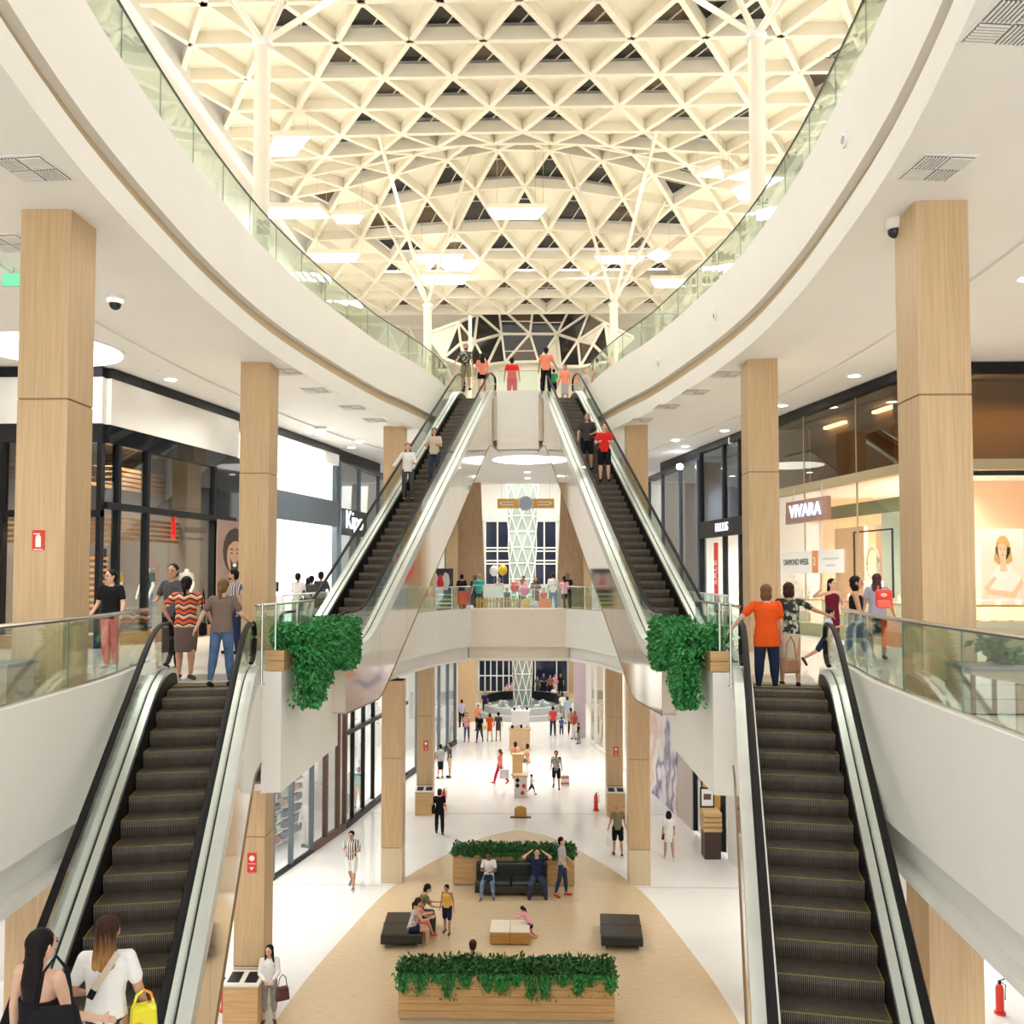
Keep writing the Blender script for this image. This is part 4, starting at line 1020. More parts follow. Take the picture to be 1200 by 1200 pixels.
# ================================================================== planters and foliage
def leaves(mb, n, fn, size, rnd, droop=.5):
    for _ in range(n):
        p, out = fn(rnd); p = Vector(p); L = size*(.6+.8*rnd.random())
        d = Vector((rnd.uniform(-1, 1), rnd.uniform(-1, 1), rnd.uniform(-1, .6)))+Vector(out)*.9; d.z -= droop*rnd.random(); d.normalize()
        s_ = d.cross(Vector((rnd.uniform(-1, 1), rnd.uniform(-1, 1), rnd.uniform(-1, 1)))).normalized()*L*.27
        u = s_.cross(d).normalized()*L*.12
        k = len(mb.v); mb.v += [tuple(p), tuple(p+d*L*.5+s_+u), tuple(p+d*L-u), tuple(p+d*L*.5-s_+u)]
        mb.f += [(k, k+1, k+2), (k, k+2, k+3)]
    return mb
for s, nm in ((1, 'right'), (-1, 'left')):
    t = root('hanging_planter', f'timber planter box with bushy fern spilling over the {nm} floor edge', 'planter', (s*3.4, 15.6, .16))
    for k in range(2): obj('plank', MB().box(min(s*3.30, s*3.34), max(s*3.30, s*3.34), 13.9, 17.6, .17+k*.16, .32+k*.16), woodh, t, True)
    for yy in (13.88, 17.6):
        for k in range(2): obj('plank', MB().box(min(s*3.30, s*3.6), max(s*3.30, s*3.6), yy, yy+.04, .17+k*.16, .32+k*.16), woodh, t, True)
    obj('soil', MB().box(min(s*3.34, s*3.57), max(s*3.34, s*3.57), 13.9, 17.58, .2, .42), mat('soil', (.05, .03, .02), .9), t, True)
    rn = random.Random(11+s)
    def fern(r):
        y = 14.02+3.7*r.random(); a = r.random(); k = .75+.25*math.sin(y*2.3)
        if a < .45: return (s*(3.58-.72*r.random()), y, .45+.42*r.random()*k), (-s*.3, -.2, .6)
        low = (.85 if y < 15.2 else .55)*k
        return (s*(3.27-.42*math.sqrt(r.random())), y-.1*r.random(), .55-low*1.15*r.random()), (-s*.6, -.3, -.3)
    mb = leaves(MB(), 17000, fern, .09, rn, .8)
    obj('foliage', mb, leafm, t, True)['kind'] = 'stuff'
def floor_planter(label, x0, x1, y0, y1, h, n, seed, trail):
    t = root('planter', label, 'planter', ((x0+x1)/2, (y0+y1)/2, L0))
    k = 6; hh = (h-.06)/k
    obj('plinth', MB().box(x0+.03, x1-.03, y0+.03, y1-.03, L0, L0+.06), mat('plinth_grey', (.4, .38, .34), .6), t, True)
    for i in range(k):
        z = L0+.06+i*hh
        obj('plank', MB().box(x0, x1, y0, y0+.03, z+.004, z+hh-.004), woodh, t, True); obj('plank', MB().box(x0, x1, y1-.03, y1, z+.004, z+hh-.004), woodh, t, True)
        for q in (x0, x1-.03): obj('plank', MB().box(q, q+.03, y0+.03, y1-.03, z+.004, z+hh-.004), woodh, t, True)
    obj('soil', MB().box(x0+.03, x1-.03, y0+.03, y1-.03, L0+h-.15, L0+h-.04), mat('soil', (.05, .03, .02), .9), t, True)
    rn = random.Random(seed); cl = [(x0+(x1-x0)*(i+.5)/14+rn.uniform(-.1, .1), trail*(.25+.75*rn.random())) for i in range(14)]
    def top(r):
        return (x0+(x1-x0)*r.random(), y0+(y1-y0)*r.random()-.04, L0+h-.05+.22*r.random()**1.5), (0, -.1, .7)
    obj('foliage', leaves(MB(), n, top, .12, rn, .3), leafd, t, True)['kind'] = 'stuff'
    def tr(r):
        c, d = r.choice(cl); q = r.random()
        return (c+r.gauss(0, .1)*(1.2-q), y0-.03-.05*r.random(), L0+h+.06-d*q), (0, -.4, -.6)
    obj('trailing_vines', leaves(MB(), int(n*.55), tr, .085, rn, 1.2), leafm if trail > .3 else leafd, t, True)['kind'] = 'stuff'
    if trail > .3: obj('vine_tips', leaves(MB(), int(n*.1), lambda r: (lambda c: (c[0]+r.gauss(0, .08), y0-.07, L0+h-.02-c[1]*(.55+.45*r.random())))(r.choice(cl)) and (lambda c: ((c[0]+r.gauss(0, .09), y0-.08, L0+h-c[1]*(.55+.5*r.random())), (0, -.3, -.8)))(r.choice(cl)), .07, rn, 1), leafy, t, True)['kind'] = 'stuff'
    return t
floor_planter('long timber planter with trailing green vines in the foreground of the seating area', -2.37, 2.33, 19.75, 20.4, 1.0, 5200, 3, .55)
floor_planter('shorter timber planter with low greenery behind the black sofa', -1.95, 1.85, 28.25, 28.9, 1.02, 3600, 4, .22)

# ================================================================== seating area furniture
leather = noisy('black_leather', (.010, .014, .013), (.018, .024, .022), (1, 1, 1), .28, bump=.15, ns=18)
def cushion(x0, x1, y0, y1, z0, z1, r=.05):
    return MB().box(x0, x1, y0, y1, z0, z1)
for s, nm in ((1, 'right'), (-1, 'left')):
    t = root('bench', ['', 'empty black leather bench on the right of the seating area', 'black leather bench with a family sitting on its end, left'][s], 'bench', (s*2.9, 24.3, L0), R(-3*s))
    obj('seat', MB().box(-.54, .54, -.8, .8, .1, .36), leather, t, bevel=.035)
    obj('seam', MB().box(-.545, .545, -.02, .0, .105, .363), blackm, t)
    for a in (-.45, .45):
        for b in (-.7, .7): obj('leg', MB().cbox((a, b, .05), (.04, .04, .1)), steel, t)
t = root('sofa', 'black leather sofa backed against the rear planter', 'sofa', (-.1, 27.75, L0))
obj('base', MB().box(-1.1, 1.1, -.42, .4, .1, .3), leather, t, bevel=.02)
for i in range(2): obj('seat_cushion', MB().box(-1.1+1.1*i+.008, 1.1*i-.008, -.45, .2, .3, .44), leather, t, bevel=.04)
obj('backrest', MB().box(-1.1, 1.1, .18, .42, .3, .82), leather, t, bevel=.05)
for a in (-1, 1):
    for b in (-.35, .35): obj('leg', MB().cbox((a, b, .05), (.05, .05, .1)), steel, t)
t = root('low_table', 'low two-part table with cream top and amber wood sides', 'table', (-.05, 24.2, L0))
amber = noisy('amber_wood', (.50, .25, .05), (.60, .32, .08), (2, 2, 10), .4, ns=2)
for i in range(2):
    obj('block', MB().box(-.52+.525*i, -.005+.525*i, -.42, .42, .03, .32), amber, t, bevel=.006)
    for j in range(2): obj('top_tile', MB().box(-.52+.525*i, -.005+.525*i, -.42+.425*j, -.005+.425*j, .32, .34), mat('cream_top', (.82, .75, .62), .3), t)
obj('foot', MB().box(-.48, .48, -.38, .38, 0, .03), blackm, t)

def bin_(label, x, y, rz=0, w=.75, group=None):
    t = root('litter_bin', label, 'bin', (x, y, L0), rz, group)
    obj('body', MB().box(-w/2, w/2, -.25, .25, 0, .92), woodh, t, bevel=.008)
    obj('lid', MB().prism([(-.27, .93), (.27, .93), (.27, 1.06), (-.27, .97)], lambda u, v, q: (q, u, v), -w/2-.02, w/2+.02), mat('lid_ivory', (.75, .72, .66), .35), t)
    for q in (-1, 1): obj('opening', MB().prism([(-.17, .985), (.2, 1.045), (.2, 1.055), (-.17, .995)], lambda u, v, p: (p, u, v), q*w*.25-.13, q*w*.25+.13), blackm, t)
    return t
bin_('oak litter bin with two black openings at the foot of the left column, bottom left', -5.65, 19.45)
bin_('litter bin in front of the far left ground floor column', -3.85, 36.65, w=.72); bin_('litter bin in front of the far right ground floor column', 3.9, 36.65, w=.72)
def extinguisher(label, x, y, z=L0):
    t = root('fire_extinguisher', label, 'fire extinguisher', (x, y, z))
    obj('cylinder', MB().lathe([(.07, 0), (.085, .02), (.085, .5), (.06, .58), (.025, .6)], (0, 0, .05), 14), redm, t, smooth=True)
    obj('valve', MB().cbox((0, 0, .68), (.05, .05, .08)).bar((0, 0, .71), (.12, 0, .76), .02, .015), blackm, t)
    obj('hose', MB().tube([(.04, 0, .68), (.13, 0, .62), (.12, 0, .3)], .012, 6), blackm, t)
    obj('stand', MB().lathe([(.12, 0), (.12, .05)], (0, 0, 0), 14), redm, t)
extinguisher('red fire extinguisher half hidden beside the bottom left litter bin', -6.28, 20.1)
extinguisher('red fire extinguisher right of the far left column', -3.2, 38.0)
extinguisher('red fire extinguisher left of the far right column', 3.15, 37.4)
extinguisher('red fire extinguisher at the bottom right behind the escalator', (10.861, 20.378, -8.000)[0], (10.861, 20.378, -8.000)[1])
# fire safety signs
def plate(label, x, y, z, w, h, kind, rz=0, m=None):
    t = root('fire_sign', label, 'sign', (x, y, z), rz)
    obj('plate', MB().box(-w/2, w/2, -.006, 0, -h/2, h/2), m or red, t)
    if kind == 'ext':
        obj('pictogram', MB().prism([(-.035, -.09), (.035, -.09), (.035, .04), (.015, .07), (-.015, .07), (-.035, .04)], lambda u, v, q: (u, q, v), -.009, -.006).box(-.06, .02, -.009, -.006, .075, .09).box(-w*.4, w*.4, -.009, -.006, -.125, -.115), signw, t)
    elif kind == 'two':
        o = obj('pictogram', MB().lathe([(.06, 0), (.06, .003)], (0, 0, 0), 16), signw, t); o.rotation_euler = (PI/2, 0, 0); o.location = (0, -.006, h*.22)
        obj('arrow', MB().prism([(-.05, -.1), (.05, -.1), (0, -.17)], lambda u, v, q: (u, q, v), -.009, -.006).box(-w*.45, w*.45, -.009, -.006, -.03, -.02), signw, t)
    return t
plate('red fire extinguisher sign on the front of the nearest left column', -5.84, 11.434, 2.1, .16, .2*1.3, 'ext')
plate('red double fire sign on the ground floor column bottom left', -5.62, 19.79, L0+3.35, .2, .42, 'two')
plate('small red fire sign on the far left ground floor column', -3.85, 36.99, L0+2.7, .2, .4, 'two')
plate('small red fire sign on the far right ground floor column', 3.95, 36.99, L0+2.5, .2, .4, 'two')
# kiosks down the middle of the concourse
def kiosk(label, x, y, w, d, h, m, items=0, top=None):
    t = root('kiosk', label, 'kiosk', (x, y, L0))
    obj('body', MB().box(-w/2, w/2, -d/2, d/2, 0, h), m, t, bevel=.01); obj('counter', MB().box(-w/2-.04, w/2+.04, -d/2-.04, d/2+.04, h, h+.05), top or woodh, t)
    for k in range(items): obj('product', MB().cbox((-w*.36+k*w*.72/max(1, items-1), -.1+.2*(k % 2), h+.05+.08), (.14, .14, .16)), (blackm, signw, steel)[k % 3], t)
    return t
g = (0.006, 39.428, -8.000)
t = kiosk('pale kiosk end panel with black and red diamond shapes in the concourse', g[0], g[1]+.3, .56, .5, .9, mat('kiosk_cream', (.80, .76, .70), .5))
for i, (a, b, m) in enumerate(((-.13, .75, blackm), (-.13, .52, blackm), (.14, .5, red), (.08, .2, red))):
    obj('diamond', MB().prism([(a-.1, b), (a, b-.12), (a+.1, b), (a, b+.12)], lambda u, v, q: (u, q, v), -.256, -.25), m, t)
g = (-0.194, 49.975, -8.000); kiosk('oak kiosk with display goods on top near the fountain', g[0], g[1]+.4, 1.15, .8, 1.15, wood, 6)
g = (-0.238, 56.294, -8.000); kiosk('white glass-topped kiosk just in front of the fountain steps', g[0], g[1]+.5, 1.1, .8, 1.2, gwhite, 4, gwhite)
g = (-0.193, 42.172, -8.000); kiosk('narrow oak kiosk with a small screen between the seated shoppers', g[0], g[1]+1.2, .5, .4, 1.1, woodh, 0)
g = (0.052, 36.239, -8.000)
t = root('arched_sign', 'small arched wooden stand on a dark plate in the concourse', 'stand', (g[0], g[1], L0))
obj('plate', MB().box(-.42, .42, -.12, .12, 0, .03), mat('dark_brown', (.05, .025, .02), .5), t)
obj('panel', MB().prism([(-.24, .03), (.24, .03), (.24, .34), (.2, .4), (.1, .45), (0, .46), (-.1, .45), (-.2, .4), (-.24, .34)], lambda u, v, q: (u, q, v), -.03, .03), amber, t)

# ================================================================== fountain and lattice column
t = root('fountain', 'round stepped fountain with a dark back rim under the lattice column', 'fountain', (-.2, 63, L0))
obj('outer_step', MB().lathe([(3.2, 0), (3.2, .35), (2.75, .36)], (0, 0, 0), 40), mat('fountain_stone', (.50, .52, .52), .3), t)
obj('basin_wall', MB().lathe([(2.75, .3), (2.75, .8), (2.55, .82), (2.55, .6)], (0, 0, 0), 40), mat('fountain_stone', (.50, .52, .52), .3), t)
obj('water', MB().lathe([(2.54, .6), (2.54, .72)], (0, 0, 0), 40), mat('water', (.25, .33, .34), .05), t)
pts = [(2.6*math.cos(a*PI/20), 2.6*math.sin(a*PI/20)) for a in range(-1, 22)]
obj('dark_rim', sweep(pts, [(-.15, .75), (.15, .75), (.15, 1.35), (-.15, 1.35)], 1), blackm, t)
rf = random.Random(9)
for k in range(26):
    a = rf.random()*2*PI; r = 1.2+1.2*rf.random(); obj('stone', MB().ell((r*math.cos(a), r*math.sin(a), .74), (.16, .14, .12), 7, 5), mat('pebble', (.55, .55, .53), .6), t)
t = root('lattice_column', 'tall tapering lattice column of white triangles and frosted glass in the atrium', 'sculpture', (-.2, 63, L0+.7))
NS, NR = 8, 15
def lp(i, k):
    z = i*1.1; r = .62+.5*min(1, z/14.5); a = 2*PI*(k+.5*(i % 2))/NS; return (r*math.cos(a), r*math.sin(a), z)
for i in range(NR+1):
    ring = [lp(i, k) for k in range(NS)]; obj('ring', MB().tube(ring, .035, 5, closed=True), white, t)
mbp = None
for i in range(NR):
    mb = MB(); pm = MB()
    for k in range(NS):
        k2 = (k+(1 if i % 2 else 0)); a = lp(i, k); b = lp(i+1, k2 % NS); c = lp(i+1, (k2-1) % NS)
        mb.tube([a, b], .035, 5); mb.tube([a, c], .035, 5)
        sc_ = lambda p: (p[0]*.95, p[1]*.95, p[2])
        pm.quad(sc_(a), sc_(b), sc_(c)); pm.quad(sc_(a), sc_(lp(i, (k+1) % NS)), sc_(lp(i+1, k2 % NS)))
    obj('diagonals', mb, white, t); obj('frosted_panels', pm, glassfr, t)

# hanging atrium sign
t = root('hanging_sign', 'orange hanging direction sign with a round blue and white medallion over the bridge', 'sign', (.2, 44.5, 5.3))
orm = mat('sign_orange', (.85, .45, .08), .5)
obj('board', MB().box(-1.42, 1.42, -.04, .04, -.24, .24), orm, t)
obj('medallion', MB().lathe([(.38, -.07), (.38, .07)], (0, 0, 0), 24), signw, t).rotation_euler = (PI/2, 0, 0)
for k in range(7):
    for j in range(2): 
        a = -.27+k*.09; h_ = math.sqrt(max(.001, .34**2-a*a)); o = obj('medallion_grid', MB().box(a-.012, a+.012, -.085, -.075, -h_, h_), mat('medallion_blue', (.15, .28, .55), .5), t); o.rotation_euler = (0, R(45 if j else -45), 0)
for s in (-1, 1):
    for z in (-.07, .07): obj('print_line', MB().box(min(s*.6, s*1.15), max(s*.6, s*1.15), -.05, -.04, z-.025, z+.025), signw, t)
    obj('arrow', MB().prism([(s*1.18, -.12), (s*1.18, .12), (s*1.34, 0)], lambda u, v, q: (u, q, v), -.05, -.04), signw, t)
    obj('cable', MB().tube([(s*1.2, 0, .24), (s*1.2, 0, 1.15)], .008, 5), steel, t)

# ================================================================== middle bridge: fence, play area, stands
t = root('picket_fence', 'small amber picket fence on the middle bridge behind the glass', 'fence', (-.6, 37.0, 0))
x0, x1 = (-1.827, 37.000, 0.791)[0], (0.115, 37.000, 0.792)[0]; n = 14
for k in range(n):
    x = x0+(x1-x0)*(k+.5)/n; obj('picket', MB().prism([(x-.045, .0), (x+.045, .0), (x+.045, .74), (x, .82), (x-.045, .74)], lambda u, v, q: (u, q, v), 36.98, 37.0), amber, t, True)
for z in (.28, .6): obj('fence_rail', MB().box(x0, x1, 37.0, 37.03, z, z+.07), amber, t, True)
t = root('notice_board', 'white notice board standing behind the picket fence', 'board', ((-1.121, 37.800, 1.133)[0], 37.8, 0))
obj('board', MB().box(-.42, .42, 0, .04, .75, 1.3), signw, t); 
for a in (-.35, .35): obj('leg', MB().box(a-.02, a+.02, 0, .04, 0, .75), steel, t)
t = root('toy_house', 'little grey toy house with a pointed roof on the bridge', 'toy', ((0.573, 37.500, 0.567)[0], 37.5, 0))
obj('walls', MB().box(-.17, .17, -.15, .15, 0, .42), mat('toy_grey', (.55, .58, .6), .6), t); obj('roof', MB().prism([(-.22, .42), (.22, .42), (0, .75)], lambda u, v, q: (u, q, v), -.18, .18), mat('toy_grey2', (.68, .7, .7), .6), t)
t = root('toy_car', 'small white toy car at the left end of the picket fence', 'toy car', ((-1.989, 37.300, 0.429)[0], 37.3, 0))
obj('body', MB().prism([(-.25, .1), (.25, .1), (.27, .28), (.1, .32), (.02, .46), (-.2, .46), (-.26, .3)], lambda u, v, q: (u, q, v), -.15, .15), gwhite, t, bevel=.02)
for a in (-.16, .17):
    o = obj('wheel', MB().lathe([(.09, -.02), (.09, .02)], (0, 0, 0), 12), blackm, t); o.rotation_euler = (PI/2, 0, 0); o.location = (a, -.16, .1)
oc = mat('toy_orange', (.9, .3, .04), .5); yc = mat('toy_yellow', (.9, .6, .05), .5)
for i, (px, m, c) in enumerate(((617, yc, 'yellow play chair beside the grey toy house'), (636, oc, 'orange play chair right of the grey toy house'), (642, oc, 'second orange play chair at the right end of the play corner'))):
    t = root('play_chair', c, 'chair', ((-0.323, 37.600, 0.778)[0]+(px-600)/27.9, 37.6+.3*i, 0))
    obj('seat', MB().box(-.16, .16, -.16, .16, .28, .32), m, t); obj('backrest', MB().box(-.16, .16, .13, .17, .32, .72), m, t)
    for a in (-.13, .13):
        for b in (-.13, .13): obj('leg', MB().cbox((a, b, .14), (.035, .035, .28)), m, t)
t = root('display_case', 'green wheeled stall with a winged red picture on top, left of the bridge', 'stall', ((-3.400, 38.500, 1.124)[0], 38.5, 0))
obj('cart', MB().box(-.5, .5, -.25, .25, .15, .85), mat('stall_green', (.02, .12, .09), .5), t)
for k in range(3): obj('goods_row', MB().box(-.45, .45, -.28, -.25, .3+k*.17, .37+k*.17), (yc, signw, yc)[k], t)
obj('picture', MB().box(-.62, .5, .2, .24, .9, 2.0), mat('picture_dark', (.02, .035, .045), .5), t)
for s in (-1, 1): obj('picture_wing', MB().prism([(s*.06, 1.1), (s*.3, 1.05), (s*.42, 1.4), (s*.36, 1.75), (s*.2, 1.85), (s*.08, 1.6)], lambda u, v, q: (u-.06, q, v), .185, .2), mat('wing_white', (.75, .72, .75), .6), t)
obj('picture_figure', MB().prism([(-.16, 1.05), (.05, 1.05), (.1, 1.35), (0, 1.75), (-.1, 1.75), (-.2, 1.4)], lambda u, v, q: (u, q, v), .175, .185), red, t)
for a in (-.4, .4): obj('wheel', MB().cbox((a, 0, .08), (.06, .3, .16)), blackm, t)
for i, (px, py, m, c) in enumerate(((579, 669, signw, 'white flower-shaped balloon above the bridge crowd'), (589, 668, yc, 'yellow balloon next to the white one'), (603, 688, red, 'round red balloon behind the picket fence'), (615, 692, mat('balloon_pink', (.8, .2, .35), .4), 'pink balloon behind the picket fence'))):
    q = (-0.356, 39.000, 1.490); x = q[0]+(px-600)/26.8; z = 1.62-(py-676.5)/26.8
    t = root('balloon', c, 'balloon', (x, 39+.1*i, z)); obj('skin', MB().ell((0, 0, 0), (.2, .2, .24), 12, 8), m, t, smooth=True); obj('string', MB().tube([(0, 0, -.22), (.03, 0, -z+.01)], .004, 4), signw, t)
t = root('red_chair', 'red upholstered chair behind the dark-shirted man on the bridge', 'chair', ((-2.519, 39.500, 0.734)[0], 39.5, 0))
obj('seat', MB().box(-.25, .25, -.25, .25, .4, .5), red, t, bevel=.02); obj('backrest', MB().box(-.25, .25, .2, .28, .5, 1.0), red, t, bevel=.02)
for a in (-.22, .22):
    for b in (-.22, .22): obj('leg', MB().cbox((a, b, .2), (.04, .04, .4)), steel, t)
t = root('info_board', 'red diamond-shaped sign hanging beside the right upper escalator', 'sign', ((3.166, 34.000, 2.089)[0], 34.5, 2.0))
obj('diamond', MB().prism([(-.32, 0), (0, -.7), (.28, -.1), (.1, .6)], lambda u, v, q: (u, q, v), -.03, .03), red, t)
obj('print_line', MB().box(-.1, .12, -.04, -.03, -.05, .02), signw, t)
t = root('yellow_stand', 'yellow cleaning trolley on the middle floor right of the bridge', 'trolley', ((3.573, 38.000, 0.771)[0], 38, 0))
obj('body', MB().box(-.2, .2, -.15, .15, .2, .85), yc, t, bevel=.02); obj('base', MB().box(-.25, .25, -.2, .2, .0, .2), blackm, t); obj('handle', MB().tube([(-.18, .15, .85), (-.18, .2, 1.05), (.18, .2, 1.05), (.18, .15, .85)], .015, 6), steel, t)
# floor planters by the near balustrades
for s, nm in ((1, 'right'), (-1, 'left')):
    x = s*(6.35 if s > 0 else 6.4); t = root('gallery_planter', f'low planter box with a sparse leafy plant by the nearest {nm} column', 'planter', (x, 11.0, 0))
    for k in range(3): obj('plank', MB().box(-.62, .62, -.3, .3, .02+k*.17, .185+k*.17), mat('planter_taupe', (.42, .33, .26), .5), t)
    obj('rim', MB().box(-.64, .64, -.32, .32, .53, .57), mat('rim_slate', (.25, .26, .3), .4), t)
    rn = random.Random(s+5)
    obj('stem', MB().tube([(0, 0, .55), (-.1, 0, .8), (-.3, -.05, .86)], .012, 5), leafd, t)
    obj('foliage', leaves(MB(), 160, lambda r: (lambda q: ((-.3*q*q+r.gauss(0, .07), r.gauss(0, .06), .58+.28*q), (0, 0, .2)))(r.random()), .15, rn), leafd, t)['kind'] = 'stuff'

# ================================================================== ceiling fixtures
def vent(label, x, y, z, rz, sz=.62, group=None):
    t = root('ceiling_vent', label, 'vent', (x, y, z), rz, group); h = sz/2
    obj('frame', MB().box(-h-.03, h+.03, -h-.03, h+.03, -.015, 0), white, t)
    for qi, (cx, cy) in enumerate(((-h/2, -h/2), (h/2, -h/2), (h/2, h/2), (-h/2, h/2))):
        obj('backing', MB().box(cx-h/2+.01, cx+h/2-.01, cy-h/2+.01, cy+h/2-.01, -.02, -.015), mat('vent_dark', (.16, .15, .15), .6), t)
        mb = MB()
        for k in range(7):
            o = -h/2+.03+k*(h-.06)/6
            if qi % 2: mb.box(cx-h/2+.015, cx+h/2-.015, cy+o-.008, cy+o+.008, -.035, -.02)
            else: mb.box(cx+o-.008, cx+o+.008, cy-h/2+.015, cy+h/2-.015, -.035, -.02)
        obj('louvre', mb, white, t)
    return t
Z1 = CEIL1-.001
for i, (px, py, lab) in enumerate(((38, 197, 'square ceiling grille above the nearest left column'), (12, 284, 'square ceiling grille left of the nearest left column'), (1097, 196, 'square ceiling grille above the nearest right column'), (1188, 25, 'square ceiling grille in the top right corner'),
    (335, 435, 'ceiling grille right of the second left column'), (370, 457, 'ceiling grille between the second and third left columns'), (413, 477, 'ceiling grille near the third left column'), (440, 492, 'ceiling grille just left of the third left column'),
    (852, 438, 'ceiling grille left of the second right column'), (815, 459, 'ceiling grille between the second and third right columns'), (782, 476, 'ceiling grille near the third right column'), (752, 492, 'ceiling grille just above the third right column'))):
    g = [(-5.357, 10.267, 6.470), (-6.996, 12.580, 6.470), (5.350, 10.502, 6.470), (4.777, 7.709, 6.470), (-5.246, 20.728, 6.470), (-5.056, 22.844, 6.470), (-4.576, 25.179, 6.470), (-4.285, 27.260, 6.470), (5.200, 21.243, 6.470), (4.821, 23.294, 6.470), (4.381, 25.267, 6.470), (3.921, 27.457, 6.470)][i]
    vent(lab, g[0], g[1], Z1, 0.1 if px > 600 else -.1)
def downlight(x, y, z, label, group, r=.14):
    t = root('downlight', label, 'ceiling light', (x, y, z), 0, group)
    obj('trim_ring', MB().lathe([(r*1.15, -.012), (r*1.15, 0)], (0, 0, 0), 20), white, t); obj('diffuser', MB().lathe([(r, -.02), (r, -.012)], (0, 0, 0), 20), lamp, t)
    return t
dl0 = None
for s in (-1, 1):
    for y, x in ((14.5, 8.6), (18.3, 8.5), (21.5, 8.3), (25.2, 7.6), (29.5, 6.9), (33.0, 6.2), (24, 6.6), (31.5, 5.6)):
        lab = f'small round recessed downlight in the {"right" if s > 0 else "left"} gallery ceiling'
        if dl0 is None: dl0 = downlight(s*x, y, Z1, lab, 'downlights in the left gallery ceiling')
        else:
            c = ctree(dl0, (s*x, y, Z1), 0, lab); c['group'] = 'downlights in the %s gallery ceiling' % ('right' if s > 0 else 'left')
for x, y in ((.3, 41), (.3, 43.5), (-2.2, 38.5), (2.6, 38.5), (-2.5, 42), (2.9, 42)):
    c = ctree(dl0, (x, y, Z1), 0, 'small round recessed downlight over the bridge'); c['group'] = 'downlights over the bridge'
t = root('round_ceiling_light', 'large glowing round ceiling light over the bridge', 'ceiling light', (.25, 36.6, Z1)); obj('rim', MB().lathe([(1.42, -.02), (1.42, 0)], (0, 0, 0), 40), white, t); obj('diffuser', MB().lathe([(1.35, -.03), (1.35, -.02)], (0, 0, 0), 40), lampbig, t)
for i, (x, y) in enumerate(((-9.7, 18.6),)):
    t = root('round_ceiling_light', ['large glowing round ceiling light behind the nearest left column', 'large glowing round ceiling light above the jewellery shop front'][i], 'ceiling light', (x, y, Z1)); obj('rim', MB().lathe([(1.5, -.02), (1.5, 0)], (0, 0, 0), 40), white, t); obj('diffuser', MB().lathe([(1.42, -.03), (1.42, -.02)], (0, 0, 0), 40), lampbig, t)
def dome(label, x, y, z):
    t = root('dome_camera', label, 'security camera', (x, y, z)); obj('housing', MB().lathe([(.13, -.14), (.15, -.02), (.15, 0)], (0, 0, 0), 18), white, t, smooth=True); obj('dome', MB().ell((0, 0, -.15), (.1, .1, .1), 14, 8), blackgl, t, smooth=True)
g = (-6.622, 15.048, 6.300); dome('white dome camera hanging right of the nearest left column', g[0], g[1], Z1)
g = (5.495, 12.069, 6.350); dome('small dome camera beside the top of the nearest right column', g[0], g[1], Z1)
for i, (a, s) in enumerate((((-8.227, 20.483, 6.470), 0), ((-6.266, 28.462, 6.470), 1), ((7.451, 19.273, 6.470), 0), ((7.430, 30.523, 6.470), 1))):
    t = root('ceiling_sensor', ['small white sensor on the left ceiling in front of the black band', 'square white speaker on the left ceiling near the third column', 'small white sensor on the right ceiling between columns', 'square pale speaker on the right ceiling by the second column'][i], 'sensor', (a[0], a[1], Z1))
    if s: obj('box', MB().box(-.18, .18, -.04, .04, -.3, 0), mat('pale_green_grey', (.62, .68, .62), .6), t)
    else: obj('head', MB().lathe([(.05, -.06), (.07, 0)], (0, 0, 0), 12), white, t)
# round spot lenses in the upper right fascia
for i, (y, z) in enumerate(((8.6, 7.95), (12.6, 7.85), (21.0, 7.8), (25.4, 7.75))):
    x = interp([(p[1], p[0]) for p in E2], y); t = root('fascia_spot', ['round spot fitting in the upper right fascia nearest the top edge', 'second round spot fitting down the upper right fascia', 'third round spot fitting down the upper right fascia', 'furthest round spot fitting in the upper right fascia'][i], 'light', (x-.01, y, z), R(90))
    o = obj('ring', MB().lathe([(.11, -.01), (.11, .03)], (0, 0, 0), 18), signw, t); o.rotation_euler = (R(-90), 0, 0); o = obj('lens', MB().lathe([(.06, .02), (.06, .04)], (0, 0, 0), 14), mat('lens_grey', (.3, .3, .3), .3), t); o.rotation_euler = (R(-90), 0, 0)
t = root('exit_sign', 'small green exit sign beside the nearest left column', 'sign', (-7.542, 13.600, 6.267)); obj('plate', MB().cbox((0, 0, 0), (.36, .03, .2)), mat('exit_green', (.1, .42, .25), .5, emit=.12), t); obj('hanger', MB().bar((0, 0, .1), (0, 0, .32), .02, .02, (1, 0, 0)), steel, t)
t = root('exit_sign', 'green exit sign hanging on the right side under the top floor', 'sign', (3.0, 41.8, 5.9)); obj('plate', MB().cbox((0, 0, 0), (.4, .03, .22)), mat('exit_green', (.1, .42, .25), .5, emit=.12), t); obj('hanger', MB().bar((0, 0, .1), (0, 0, .55), .02, .02, (1, 0, 0)), steel, t)

